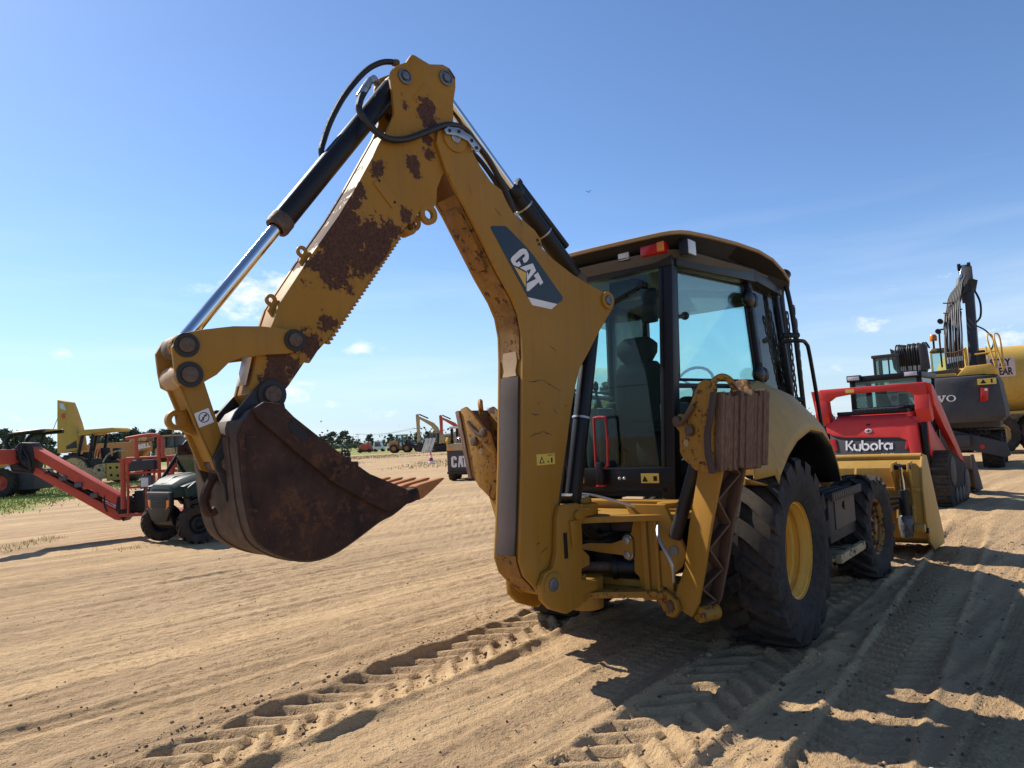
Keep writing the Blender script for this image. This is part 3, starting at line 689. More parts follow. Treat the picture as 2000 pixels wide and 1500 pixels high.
# bucket linkage -----------------------------------------------------
LINK = [(2.621,2.047),(2.518,2.072),(2.386,2.095),(2.257,2.103),(2.121,2.097),(2.057,2.075),(2.041,2.042),(2.070,2.001),(2.125,1.978),(2.220,1.970),(2.351,1.950),(2.409,1.928),(2.467,1.869),(2.532,1.830),(2.595,1.807),(2.634,1.829),(2.646,1.893),(2.655,1.985)]
m = MB(); m.prism(fl(LINK), .106, .130); m.prism(fl(LINK), -.130, -.106)
link = bb(m, 'bucket_link', M_boom, bev=.004)
for (t, z, r) in ((2.596, 1.997, .034), (2.585, 1.867, .036), (2.093, 2.044, .034)):
    m = MB(); m.cyl((-.14, -t, z), (.145, -t, z), r, n=20); bb(m, 'link_pin', M_pin, link, bev=.003)
    m = MB(); m.ring((.130, -t, z), (.138, -t, z), r*1.6, r*1.02, 26); bb(m, 'pin_collar', M_dark, link, bev=.002)
m = MB(); m.cyl((-.105, -2.585, 1.867), (.105, -2.585, 1.867), .058, n=20); bb(m, 'link_bushing', M_tan, link, bev=.003)
m = MB(); m.cyl((-.05, -2.596, 1.997), (.105, -2.596, 1.997), .055, n=20); bb(m, 'rod_eye_sleeve', M_rusty, link, bev=.003)
m = MB()
PL = [(2.530,1.90),(2.437,1.585),(2.390,1.464),(2.42,1.425),(2.477,1.445),(2.635,1.87),(2.60,1.92)]
m.prism(fl(PL), .078, .100); m.prism(fl(PL), -.100, -.078)
m.loft([[(-.078, -t-.02, z), (.078, -t-.02, z), (.078, -t, z), (-.078, -t, z)] for t, z in [(2.59,1.84),(2.555,1.75),(2.45,1.48)]])
plink = bb(m, 'tipping_lever', M_boom, bev=.004)
m = MB(); m.ring((-.02, -2.605, 1.675), (.02, -2.605, 1.675), .046, .022, 22); m.prism(fl([(2.565,1.72),(2.61,1.715),(2.60,1.635),(2.53,1.60)]), -.018, .018); bb(m, 'tow_eye', M_boom, plink, bev=.003)
m = MB(); m.tube([(.1, -2.618, 1.82), (.1, -2.55, 1.64), (.1, -2.475, 1.46)], .006, 6); bb(m, 'weld_bead', M_boom, plink, bev=0)
m = MB(); m.prism(fl([(2.560,1.697),(2.498,1.722),(2.474,1.658),(2.539,1.634)]), .0998, .1016); lab = bb(m, 'danger_label', M_white, plink, bev=0)
m = MB(); m.ring((.1014, -2.518, 1.680), (.1024, -2.518, 1.680), .0235, .020, 20); m.box((.102, -2.518, 1.68), (.001, .004, .042), Matrix.Rotation(R(-38), 3, 'X')); m.box((.102, -2.512, 1.688), (.001, .012, .006)); m.box((.102, -2.522, 1.674), (.001, .006, .016)); bb(m, 'label_print', M_dark, plink, bev=0)

# hydraulic cylinders -------------------------------------------------
def ram(name, p0, p1, f, rb, rr, l=0.0, eye=True, barrel_mat=None):
    """barrel from p0 (base) covering the share f of the way, rod on to p1; points are (t, z)"""
    a = Vector((l, -p0[0], p0[1])); b = Vector((l, -p1[0], p1[1])); c = a+(b-a)*f; u = (b-a).normalized()
    q = MB(); q.cyl(a+u*.05, c, rb, n=24); q.cyl(a, a+u*.07, rb*.72, n=16)
    o = bb(q, name, barrel_mat or M_satin, bev=.004)
    q = MB(); q.lathe([(rb*1.03, -.055), (rb*1.08, -.05), (rb*1.08, .0), (rb*1.0, .015), (rr*1.2, .016), (rr*1.2, -.05)], c, u, 24); bb(q, 'gland', M_pin if name == 'bucket_cylinder' else M_satin, o, bev=0)
    q = MB(); q.cyl(c, b-u*.04, rr, n=24); bb(q, 'rod', M_chrome, o, bev=0)
    q = MB(); q.cyl((l-.045, b.y, b.z), (l+.045, b.y, b.z), rr*1.7, n=18); bb(q, 'rod_eye', M_pin, o, bev=.003)
    q = MB(); q.cyl((l-.045, a.y, a.z), (l+.045, a.y, a.z), rb*.9, n=18); bb(q, 'base_eye', M_pin, o, bev=.003)
    return o, a, c, u
bc, ba, bcg, bu = ram('bucket_cylinder', (1.365, 3.608), (2.596, 1.997), .60, .058, .033)
sc_, sa, scg, su = ram('stick_cylinder', (-.10, 2.60), (1.069, 3.690), .50, .060, .036, l=0)
oc, oa, ocg, ou = ram('boom_cylinder', (.10, .98), (-.262, 2.452), .93, .058, .035, l=0)
m = MB(); m.cyl((.0, -.43, 3.20), (.0, .0, 2.83), .030, n=14); m.cyl((0, -.445, 3.212), (0, -.42, 3.19), .036, n=14); bb(m, 'transfer_pipe', M_satin, sc_, bev=.002)
for s_ in (.30, .46):
    p = sa+su*(scg-sa).length*s_*1.8; m = MB(); m.ring(p-su*.006, p+su*.006, .066, .059, 24); bb(m, 'hose_clamp', M_steel, sc_, bev=0)
m = MB(); m.ring(oa+ou*.66, oa+ou*.675, .066, .057, 24); bb(m, 'hose_clamp', M_steel, oc, bev=0)
# hoses and fittings
HO = lambda pts, l: [((l if not isinstance(l, list) else l[i]), -t, z) for i, (t, z) in enumerate(pts)]
def hose(name, path, r, parent, mat=None):
    m = MB(); m.tube(path, r, 9); return bb(m, name, mat or M_black, parent, bev=0)
hose('hydraulic_hose', HO([(1.340,3.745),(1.436,3.723),(1.540,3.644),(1.663,3.481),(1.754,3.316),(1.805,3.186),(1.835,3.093),(1.81,3.02)], [0.0, -.02, -.04, -.05, -.05, -.05, -.03, -.0]), .017, bc)
hose('hydraulic_hose', HO([(1.56,3.53),(1.61,3.46),(1.66,3.38),(1.673,3.314),(1.615,3.236),(1.520,3.195),(1.399,3.220),(1.270,3.288),(1.134,3.365),(1.042,3.393),(0.950,3.39),(.86,3.34),(.75,3.27),(.66,3.19),(.59,3.09),(.53,2.97)], [.02, .05, .09, .11, .125, .13, .13, .135, .135, .13, .12, .10, .08, .06, .06, .06]), .019, stick)
hose('hydraulic_hose', HO([(.96,3.36),(.80,3.30),(.68,3.20),(.58,3.08),(.52,2.95)], .02), .016, stick)
m = MB()
for (t, z), (t2, z2) in (((1.50, 3.56), (1.545, 3.565)), ((1.545, 3.565), (1.60, 3.49)), ((1.60, 3.49), (1.635, 3.43))): m.cyl((.02 if t < 1.6 else .05, -t, z), (.05, -t2, z2), .022, n=10)
bb(m, 'hose_fitting', M_steel, bc, bev=.002)
m = MB(); m.cyl((-.0, -1.34, 3.735), (0, -1.375, 3.735), .022, n=10); bb(m, 'hose_fitting', M_pin, bc, bev=.002)
for s_, e_ in (((.53, 2.97), (.47, 2.885)), ((.52, 2.95), (.455, 2.87))):
    m = MB(); m.cyl((.05, -s_[0], s_[1]), (.05, -e_[0], e_[1]), .020, n=10); bb(m, 'hose_fitting', M_steel, boom, bev=.002)
m = MB(); m.prism(fl([(1.138,3.336),(1.108,3.362),(1.028,3.374),(0.936,3.349),(0.862,3.290),(0.882,3.262),(0.906,3.256),(0.962,3.309),(1.043,3.323),(1.122,3.312)]), .140, .152); gd = bb(m, 'hose_guide', M_steel, boom, bev=.002)
for t, z in ((1.10, 3.338), (1.03, 3.35), (.935, 3.318), (.90, 3.28)):
    m = MB(); m.cyl((.152, -t, z), (.158, -t, z), .011, n=6); bb(m, 'guide_bolt', M_dark, boom, bev=0)
for k, (l, d) in enumerate(((-.03, 0), (.03, .02), (.075, .035), (-.075, .01))):
    hose('hydraulic_hose', [(l, -.34+d, 1.05), (l, -.27+d, 1.3), (l, -.20+d, 1.62), (l*.6, -.06+d, 1.95), (l*.6, .1, 2.28), (l*.6, .14, 2.45)], .017, boom)
m = MB(); m.cyl((.075, -.35, 1.02), (.075, -.315, 1.16), .020, n=10); m.cyl((.075, -.315, 1.16), (.075, -.285, 1.30), .014, n=10); bb(m, 'hose_fitting', M_steel, boom, bev=.002)

# swing casting --------------------------------------------------------
CAST = [(0.400,1.00),(0.37,1.075),(0.205,1.075),(0.17,1.04),(0.06,1.02),(0.06,.985),(0.142,.975),(0.178,.94),(0.179,.773),(0.12,.725),(0.12,.665),(0.198,.655),(0.21,.59),(0.06,.555),(0.06,.50),(0.20,.49),(0.22,.425),(0.36,.40),(0.50,.455),(.565,.52),(.575,.61),(.53,.68),(.46,.70),(.425,.78)]
m = MB(); m.prism(fl(CAST), .124, .165); m.prism(fl(CAST), -.165, -.124)
m.bx(-.125, .125, -.28, -.12, .43, .60); m.bx(-.125, .125, -.26, -.13, .95, 1.06)
cast = bb(m, 'swing_casting', M_yel, bev=.010)
pin(cast, .47, .60, .165, .040, 'boom_foot_pin', M_pinring, .014, .075)
m = MB(); m.cyl((0, 0, .35), (0, 0, .44), .115, n=28); m.cyl((0, 0, .44), (0, 0, .47), .095, n=28); m.prism(arc(0, 0, .12, 20, 160)+[(-.12, -.25), (.12, -.25)], .47, .56, 'z'); bb(m, 'lower_knuckle', M_yel, cast, bev=.006)
m = MB(); m.prism(arc(0, 0, .115, 0, 180)+[(-.115, -.25), (.115, -.25)], .97, 1.05, 'z'); m.cyl((0, 0, 1.05), (0, 0, 1.085), .075, n=24); bb(m, 'upper_knuckle', M_yel, cast, bev=.006)
m = MB(); m.cyl((0, 0, 1.085), (0, 0, 1.10), .06, n=20); bb(m, 'king_pin', M_steel, cast, bev=.003)
m = MB(); m.cyl((0, 0, .30), (0, 0, .36), .05, n=20); bb(m, 'king_pin', M_dark, cast, bev=.003)
m = MB(); m.prism(fl([(.30,.97),(.24,.97),(.235,.84),(.29,.80)]), .1655, .185); m.cyl((.16, -.225, 1.0), (.195, -.225, 1.0), .03, n=16); bb(m, 'lock_tab', M_yel, cast, bev=.004)
m = MB(); m.bx(.1655, .17, -.355, -.325, .74, .90); bb(m, 'casting_slot', M_satin, cast, bev=0)

# ---------------------------------------------------------------- wheels
def wheel(parent, name, c, Rt, w, rimr, nl, lugh, lugw, sweep, side, rim_mat, tyre_mat=None, steer=0.0, hubr=.14, dish=.1, bolts=8, lug_over=.24, hubmat=None, seg=56, rim_name=None, bead=.78):
    """rim (with bolts), hub and lugged tyre; axle along x, side=+1 shows its face to +x"""
    hw = w/2; x = Vector((1, 0, 0))
    q = MB(); f = hw*bead
    q.lathe([(rimr*1.02, f), (rimr*1.02, f-.02), (rimr*.955, f-.024), (rimr*.945, f-.045), (rimr*.915, f-.055), (rimr*.90, f-dish*.42), (rimr*.93, f-dish*.46), (rimr*.92, f-dish*.62), (rimr*.86, f-dish*.68), (rimr*.84, f-dish*.85), (rimr*.875, f-dish*.90), (rimr*.80, f-dish*1.15), (rimr*.70, f-dish*1.3), (rimr*.55, f-dish*1.25), (hubr*1.15, f-dish*1.05), (hubr, f-dish*1.0), (.01, f-dish*1.0),
             (.01, -f+.02), (rimr*.6, -f+.02), (rimr*.95, -f+.01), (rimr*1.02, -f), (rimr*1.02, -f+.02), (rimr*.93, -f+.03), (rimr*.9, 0), (rimr*.975, f*.6), (rimr*.995, f-.006)], (0, 0, 0), x*side, 40, close=True)
    o = q.build(name, rim_mat, parent, 0, ang=45)
    o.location = c; o.rotation_euler = (0, 0, steer)
    q = MB(); q.lathe([(hubr, 0), (hubr, .03), (hubr*.8, .045), (hubr*.45, .05), (hubr*.42, .085), (hubr*.3, .09), (.005, .09)], x*side*(f-dish*1.0), x*side, 28); q.build('hub', hubmat or rim_mat, o, 0)
    bm_ = None
    for k in range(bolts):
        a = 2*math.pi*k/bolts; p = x*side*(f-dish+.03)+Vector((0, math.cos(a), math.sin(a)))*hubr*.8
        if bm_ is None:
            q = MB(); q.cyl((0, 0, 0), x*side*.03, .014*hubr/.14, n=6); b = q.build('wheel_nut', M_dark, o, 0); bm_ = b.data
        else:
            b = bpy.data.objects.new('wheel_nut', bm_); col.objects.link(b); b.parent = o
        b.location = p
    rc = Rt-lugh; q = MB(); s1 = rimr+(rc-rimr)*.3; s2 = rimr+(rc-rimr)*.62
    prof = [(rimr*1.0, -hw*bead), (rimr*1.045, -hw*bead-.006), (s1, -hw*.98), (s2, -hw), (rc-.045*Rt/.65, -hw*.955), (rc-.012, -hw*.84), (rc, -hw*.5), (rc+.003, 0), (rc, hw*.5), (rc-.012, hw*.84), (rc-.045*Rt/.65, hw*.955), (s2, hw), (s1, hw*.98), (rimr*1.045, hw*bead+.006), (rimr*1.0, hw*bead)]
    q.lathe(prof, (0, 0, 0), x, seg, close=True)
    for sd in (-1, 1):
        for k in range(nl):
            th0 = 2*math.pi*(k+(.5 if sd > 0 else 0))/nl
            us = [-.06, .25, .55, .85, 1.0, 1.03]; tops = [Rt, Rt, Rt-.003, Rt-.012, Rt-.03*Rt/.65, rc-.085*Rt/.65]; loops = []
            jit = random.uniform(-.02, .02)
            for u, rt in zip(us, tops):
                cth = th0+sweep*(u**1.25 if u > 0 else u)+jit; hwth = (lugw*(1.0 if u < .3 else 1.0+.25*(u-.3)))/Rt/2
                xx = sd*hw*u*.985; rb = rc-.02 if u < .9 else rc-.06*Rt/.65
                if u > 1.01: rb = rt-.01; xx = sd*hw*1.0
                P = lambda r, a: (xx, r*math.cos(a), r*math.sin(a))
                loops.append([P(rb, cth-hwth*1.12), P(rt, cth-hwth), P(rt, cth+hwth), P(rb, cth+hwth*1.12)])
            q.loft(loops)
    q.build('tyre', tyre_mat or M_tyre, o, 0, ang=35)
    return o
random.seed(3)
for sd in (1, -1):
    wheel(bh, 'rear_wheel', (.955 if sd > 0 else -.80, 0, .632), .655, .49, .335, 17, .036, .115, .30, sd, M_rim, hubr=.135, dish=.20, bolts=8)
    wheel(bh, 'front_wheel', (sd*.985, 2.45, .480), .50, .37, .265, 18, .034, .055, .42, sd, M_rimrust, steer=R(-3), hubr=.125, dish=.10, bolts=8)

# ---------------------------------------------------------------- chassis, swing frame
m = MB(); m.bx(-.42, .42, -.62, 2.9, .48, .86); m.bx(-.72, .72, -.16, .16, .50, .76); m.bx(-.75, .75, 2.33, 2.57, .40, .58)
m.build('chassis', M_dark, bh, .02)
m = MB(); m.cyl((-.85, 0, .632), (.85, 0, .632), .13, n=20); m.ball((0, 0, .63), (.24, .26, .24)); m.build('rear_axle', M_dark, bh, 0)
m = MB(); m.cyl((-.85, 2.45, .48), (.85, 2.45, .48), .07, n=16); m.ball((0, 2.45, .48), (.17, .2, .18)); m.build('front_axle', M_dark, bh, 0)
GUS = [(.30,1.03),(.60,1.03),(.70,.80),(.735,.72),(.70,.64),(.63,.58),(.62,.42),(.40,.40),(.38,.55),(.345,.58),(.35,.66),(.27,.70),(.26,.78),(.34,.84),(.36,.92)]
sf = MB()
sf.prism(GUS, -.90, -.86, 'y'); sf.prism([(-a+.1, b) for a, b in GUS], -.90, -.86, 'y')
sf.bx(-.62, .72, -.86, -.62, .40, .52)
swing = sf.build('swing_frame', M_yel, bh, .008)
m = MB(); m.prism([(.72,-.62),(.68,-.85),(.52,-.93)]+[(.05+.14*math.cos(R(a)), -1.05+.14*math.sin(R(a))) for a in range(-30, -151, -15)]+[(-.42,-.93),(-.58,-.85),(-.62,-.62)], .925, .965, 'z')
m.build('upper_swing_plate', M_yel, swing, .005)
m = MB(); m.prism([(.74,-.60),(.72,-.86),(.50,-.95)]+[(.05+.15*math.cos(R(a)), -1.05+.15*math.sin(R(a))) for a in range(-30, -151, -15)]+[(-.40,-.95),(-.62,-.86),(-.64,-.60)], .435, .475, 'z')
m.build('lower_swing_plate', M_rusty, swing, .004)
m = MB(); m.bx(.43, .47, -.93, -.90, .44, .925); m.bx(.52, .545, -.925, -.90, .44, .925); m.build('frame_rib', M_yel, swing, .006)
for z in (.79, .695):
    m = MB(); m.cyl((.315, -.90, z), (.315, -.935, z), .028, n=6); m.cyl((.315, -.90, z), (.315, -.912, z), .036, n=18); m.build('frame_bolt', M_steel, swing, .002)
m = MB(); m.prism(arc(.315, .79, .045, 0, 180)+arc(.315, .695, .045, 180, 360), -.903, -.899, 'y'); m.build('bolt_pad', M_dark, swing, .002)
m = MB(); m.prism([(.52,.86),(.545,.86),(.575,.76),(.56,.73),(.53,.74),(.515,.80)], -.903, -.8995, 'y'); m.build('gusset_slot', M_satin, swing, 0)
m = MB(); m.lathe([(.034, 0), (.034, .006), (.026, .007), (.001, .007)], (.645, -.90, .735), (0, -1, 0), 20); m.build('pin_end', M_pinring, swing, 0)
m = MB(); m.prism([(-.15,.72),(.02,.76),(.2,.765),(.30,.80),(.36,.80),(.36,.70),(.28,.69),(.1,.70)], -.93, -.905, 'y'); m.build('swing_arm', M_yel, swing, .006)
m = MB(); m.cyl((.17, -.88, .60), (.52, -.70, .60), .075, n=22); m.cyl((.17, -.88, .60), (.20, -.865, .60), .085, n=22); sw = m.build('swing_cylinder', M_satin, bh, .003)
m = MB(); m.cyl((-.12, -1.02, .60), (.2, -.865, .60), .035, n=18); m.build('rod', M_pin, sw, 0)
m = MB(); m.box((-.13, -1.02, .60), (.10, .09, .12)); m.build('rod_eye', M_satin, sw, .02)
m = MB(); m.cyl((-.15, -.80, .60), (-.45, -.68, .60), .075, n=22); m.build('swing_cylinder', M_satin, bh, .003)
# valve bank and hoses in the dark bay behind the swing frame
m = MB(); m.bx(-.3, .3, -.66, -.60, .5, .93); m.bx(.16, .33, -.86, -.72, .84, .93); m.bx(-.1, .12, -.8, -.68, .74, .92); m.build('valve_bank', M_dark, bh, .01)
for i in range(9):
    x0 = -.25+i*.06; y1 = -.98+.02*(i % 3)
    m = MB(); m.tube([(x0, -.64, .88-.02*(i % 4)), (x0*.6, -.84, .78+.02*(i % 3)), (x0*.35, y1, .83), (.02+x0*.3, -1.14, 1.02), (.03+x0*.25, -1.22, 1.12)], .014, 7); m.build('bay_hose', M_black, bh, 0)
m = MB(); m.tube([(-.08, -1.05, 1.105), (.1, -1.0, 1.10), (.3, -.92, 1.04), (.42, -.88, 1.0), (.52, -.86, 1.005)], .009, 7); m.build('control_cable', M_steel, bh, 0)
m = MB(); m.bx(-.55, .62, -.60, -.46, .96, 1.02); m.build('cross_tie', M_yel, bh, .006)
m = MB(); m.cyl((.50, -.66, .965), (.50, -.66, 1.02), .07, n=18); m.bx(.42, .62, -.74, -.6, .965, .985); m.build('hose_boss', M_yel, bh, .004)

# ---------------------------------------------------------------- stabilisers
def stab(s):
    """s=+1 right leg; plate faces the rear, channel opens outwards; mirrored for the left"""
    yb, yf = -1.03, -.83; X = lambda x: s*x+(.0 if s > 0 else .30)
    def P(pts): return [(X(a), b) for a, b in pts]
    innr = [(.62,.39),(.68,.50),(.765,.65),(.835,.91),(.94,1.22),(.99,1.40)]
    outr = [(.80,.35),(.87,.45),(.945,.66),(1.03,.93),(1.14,1.22),(1.20,1.40)]
    if 'shaded_channel_brown' not in bpy.data.materials: paint('shaded_channel_brown', (.085, .045, .032), rough=.6, dirt_amt=.4)  # shade on the leg's channel side is put into this dark brown
    web = bpy.data.materials['shaded_channel_brown']
    q = MB()
    q.loft([[(X(a), yb, b), (X(c), yb, d), (X(c), yb+.02, d), (X(a), yb+.02, b)] for (a, b), (c, d) in zip(innr, outr)])
    leg = q.build('stabiliser', M_yel, bh, .004)
    q = MB(); q.loft([[(X(a), yb+.019, b), (X(a)+s*.02, yb+.019, b), (X(a)+s*.02, yf, b), (X(a), yf, b)] for a, b in innr]); q.build('leg_inner_plate', M_yel, leg, .003)
    q = MB(); q.loft([[(X(a), yf-.02, b), (X(c), yf-.02, d), (X(c), yf, d), (X(a), yf, b)] for (a, b), (c, d) in zip(innr, outr)]); q.build('leg_front_plate', web, leg, .003)
    ml = [((a+c)/2, (b+d)/2) for (a, b), (c, d) in zip(innr, outr)]
    q = MB(); q.loft([[(X(a)-.006, yb+.02, b), (X(a)+.006, yb+.02, b), (X(a)+.006, yf-.02, b), (X(a)-.006, yf-.02, b)] for a, b in ml]); q.build('leg_web', web, leg, 0)
    def at(L, f):
        f *= len(L)-1; i = min(int(f), len(L)-2); f -= i; return (L[i][0]*(1-f)+L[i+1][0]*f, L[i][1]*(1-f)+L[i+1][1]*f)
    for k in range(8):                                     # diagonal stiffeners in the open channel
        f0, f1 = k/8*.86+.06, (k+1)/8*.86+.06
        if k % 2: f0, f1 = f1, f0
        a = at(ml, f0); b = at(ml, f1); c = at(outr, f0); d = at(outr, f1)
        q = MB(); q.plate([(X(a[0]), yb+.03, a[1]), (X(c[0])-s*.01, yb+.03, c[1]), (X(d[0])-s*.01, yf-.03, d[1]), (X(b[0]), yf-.03, b[1])], .012); q.build('channel_stiffener', web, leg, 0)
    q = MB(); q.cyl((X(.83), yb+.03, .365), (X(.83), yf-.02, .365), .05, n=18); q.build('leg_heel', M_rusty, leg, .006)
    foot = [(.42,.50),(.58,.50),(.70,.44),(.725,.38),(.67,.325),(.60,.325),(.55,.38),(.42,.45)]
    q = MB(); q.prism(P(foot), yb-.035, yb-.006, 'y'); q.build('pivot_lug', M_rusty, leg, .005)
    q = MB(); q.prism(P(foot), yf+.006, yf+.035, 'y'); q.build('pivot_lug', M_rusty, leg, .005)
    q = MB(); q.lathe([(.034, 0), (.034, .012), (.022, .014), (.001, .012)], (X(.65), yb-.035, .40), (0, -1, 0), 20); q.build('pivot_pin', M_pin, leg, 0)
    # ram tucked inside the leg
    a = Vector((X(.66), -.90, .82)); b = Vector((X(.905), -.92, 1.44)); c = a+(b-a)*.9
    q = MB(); q.cyl(a, c, .042, n=20); cy = q.build('stabiliser_cylinder', M_blackpaint, bh, .004)
    q = MB(); q.cyl(c, b, .026, n=16); q.build('rod', M_chrome, cy, 0)
    q = MB(); q.tube([a+Vector((-s*.10, -.03, .08)), a+Vector((-s*.06, -.1, 0)), a+Vector((s*.03, -.13, -.14)), a+Vector((s*.02, -.1, -.26))], .012, 7); q.build('hose', M_steel, cy, 0)
    X = lambda x: s*x+(.0 if s > 0 else .155)
    # flip-over pad: notched yellow cheek plate facing the rear, laminated rubber block outside it
    tl = lambda x, z: x+(z-1.27)*.13
    tlx = 0
    cheek = [(1.13,1.25),(1.155,1.45),(1.175,1.62),(1.21,1.74),(1.19,1.785),(1.13,1.80),(1.08,1.785),(.99,1.66),(.93,1.60),(.88,1.61),(.845,1.575),(.85,1.53),(.88,1.50),(.87,1.38),(.90,1.33),(1.0,1.265)]
    if s < 0: cheek = [(1.16,1.76),(1.10,1.775),(1.02,1.72),(.93,1.63),(.84,1.56),(.79,1.42),(.76,1.20),(.83,1.06),(.98,1.16),(1.05,1.24)]
    q = MB(); q.prism(P(cheek), yb-.062, yb-.035, 'y'); pad = q.build('stabiliser_pad', M_rusty, bh, .004)
    q = MB(); q.prism(P(cheek), yf+.02, yf+.045, 'y'); q.build('cheek_plate', M_rusty, pad, .004)
    random.seed(20+s)
    if s > 0:
        for k in range(16):                              # laminated rubber, layer behind layer
            z0 = 1.265+random.uniform(-.014, .014); z1 = 1.715+random.uniform(-.024, .018); e = random.uniform(-.007, .007); y0 = yb-.032+k*.0235; q = MB()
            q.add([(X(tl(x, z)), y, z) for y in (y0, y0+.0228) for x, z in ((1.02, z0), (1.02, z1), (1.185+e, z1), (1.185+e, z0))], [(0, 1, 2, 3), (7, 6, 5, 4), (0, 4, 5, 1), (1, 5, 6, 2), (2, 6, 7, 3), (3, 7, 4, 0)]); q.build('rubber_layer', M_rubberpad, pad, .003)
    if s < 0:
        for k in range(3):
            q = MB(); q.prism(P([(1.05+k*.018,1.22),(1.065+k*.018,1.22),(1.19+k*.018,1.74),(1.17+k*.018,1.75)]), yb-.07+.004*k, yf+.05, 'y'); q.build('rubber_layer', M_rubberpad, pad, .003)
    rt = [(1.14,1.25),(1.115,1.36),(1.12,1.48),(1.165,1.60),(1.20,1.72),(1.23,1.725),(1.205,1.60),(1.16,1.48),(1.155,1.36),(1.18,1.25)]
    if s > 0: q = MB(); q.prism(P(rt), yb-.088, yb-.066, 'y'); q.build('retainer_plate', M_wear, pad, .004)
    for (x, z, r) in ((.885, 1.565, .034), (.99, 1.505, .036)):
        q = MB(); q.cyl((X(x), yb-.066, z), (X(x), yb-.09, z), r, n=18); q.build('pad_pin', M_pin, pad, .005)
    q = MB(); q.cyl((X(.935), yb-.0625, 1.43), (X(.935), yb-.064, 1.43), .022, n=16); q.build('drain_hole', M_tan, pad, 0)
    q = MB(); q.tube([(X(.91), yb-.08, 1.545), (X(.97), yb-.085, 1.58), (X(1.05), yb-.08, 1.655)], .014, 8); q.build('keeper_bar', M_pin, pad, 0)
    dl_ = 0 if s > 0 else .20
    q = MB(); q.tube([(X(1.15-dl_), yb-.03, 1.745), (X(1.165-dl_), yb-.02, 1.785), (X(1.20-dl_), yb+.01, 1.81), (X(1.235-dl_), yb+.04, 1.785), (X(1.25-dl_), yb+.06, 1.72)], .020, 8); q.build('pad_loop', M_rusty, pad, 0)
    ax_ = Vector((X(.90), -.95, 0)); rot = Matrix.Translation(ax_) @ Matrix.Rotation(-R(24 if s > 0 else 8), 4, 'Z') @ Matrix.Translation(-ax_)
    for o_ in (leg, pad): o_.matrix_local = rot
    return leg
stab(1); stab(-1)

# ---------------------------------------------------------------- fenders, bonnet, steps
FA = [(-.42,1.12),(-.39,1.17),(-.19,1.30),(.02,1.39),(.36,1.46),(.66,1.43),(.89,1.32),(1.0,1.19),(1.08,1.03)]
FB = [(-.66,1.17),(-.60,1.24),(-.31,1.41),(.04,1.54),(.36,1.60),(.78,1.53),(.97,1.45),(1.18,1.27),(1.28,1.05)]
FC = [(-.64,1.20),(-.56,1.42),(-.30,1.66),(.10,1.80),(.45,1.86),(.90,1.82),(1.25,1.70),(1.55,1.55),(1.62,1.05)]
FX = [1.10,1.05,.97,.86,.79,.75,.72,.70,.68]
for s in (1, -1):
    m = MB(); lip = [[(s*1.19, y, z) for y, z in inset(FA, 0)], [(s*1.16, y*.97+.02*.3, z+.06) for y, z in FA], [(s*1.12, y, z) for y, z in FB], [(s*(1.12+x)/2, (y+v)/2, (z+w)/2+.06*(1.12-x)/.4) for x, (y, z), (v, w) in zip(FX, FB, FC)], [(s*x, y, z) for x, (y, z) in zip(FX, FC)], [(s*(x-.06), y, z) for x, (y, z) in zip(FX, FC)]]
    m.grid(lip); fe = m.build('rear_fender', M_yel_clean, bh, 0, solid=.012, ang=24)
    m = MB(); m.grid([[(s*1.185, y, z-.004) for y, z in FA], [(s*1.10, y*.985, z-.012) for y, z in FA], [(s*.62, y*.98, z-.01) for y, z in FA]]); m.build('wheel_arch_liner', M_satin, fe, 0, solid=.008)
    m = MB(); m.grid([[(s*(x-.06), y, z) for x, (y, z) in list(zip(FX, FC))[3:]], [(s*(x-.06), y, .9) for x, (y, z) in list(zip(FX, FC))[3:]]]); m.build('inner_side_panel', M_yel, fe, 0, solid=.01)
    m = MB(); m.grid([[(s*1.10, -.66, 1.165), (s*1.07, -.655, 1.175), (s*1.04, -.64, 1.19)], [(s*1.12, -.42, 1.115), (s*1.0, -.42, 1.115), (s*.95, -.42, 1.115)]]); m.build('fender_underlip', M_yel_clean, fe, 0, solid=.01)
m = MB(); m.loft([[(-a, 1.35+i*0, .86), (a, 1.35, .86), (a, 1.35, z), (a*.85, 1.35, z+.06), (-a*.85, 1.35, z+.06), (-a, 1.35, z)] for i, (a, z) in enumerate([(.5, 1.62)])]+[[(-a, y, .80), (a, y, .80), (a, y, z), (a*.85, y, z+.06), (-a*.85, y, z+.06), (-a, y, z)] for a, y, z in [(.5, 2.0, 1.55), (.48, 2.7, 1.42), (.46, 3.0, 1.3)]])
m.build('bonnet', M_yel_clean, bh, .02)
# fuel tank / battery box with step
st = MB(); st.bx(.62, 1.06, 1.12, 1.95, .50, .88); stp = st.build('tank_box', M_dark, bh, .015)
m = MB(); m.bx(1.062, 1.07, 1.28, 1.92, .60, .86); m.build('tank_panel', paint('dusty_brown_panel', (.16, .115, .085), rough=.7, dirt_amt=.4), stp, .003)
m = MB(); m.cyl((1.07, 1.55, .78), (1.085, 1.55, .78), .035, n=14); m.bx(1.07, 1.09, 1.50, 1.60, .77, .79); m.build('tank_latch', M_satin, stp, .002)
m = MB(); m.bx(.66, 1.12, 1.02, 1.98, .885, .90); m.bx(1.11, 1.125, 1.02, 1.98, .86, .93); tread = m.build('step_tread', M_wear, stp, .003)
tmo = None
for i in range(15):
    for j in range(4):
        if tmo is None:
            q = MB(); q.ring((0, 0, 0), (0, 0, .014), .022, .012, 10); o = q.build('tread_stud', M_wear, stp, 0); tmo = o.data
        else:
            o = bpy.data.objects.new('tread_stud', tmo); col.objects.link(o); o.parent = stp
        o.location = (.72+j*.10, 1.06+i*.063, .90)
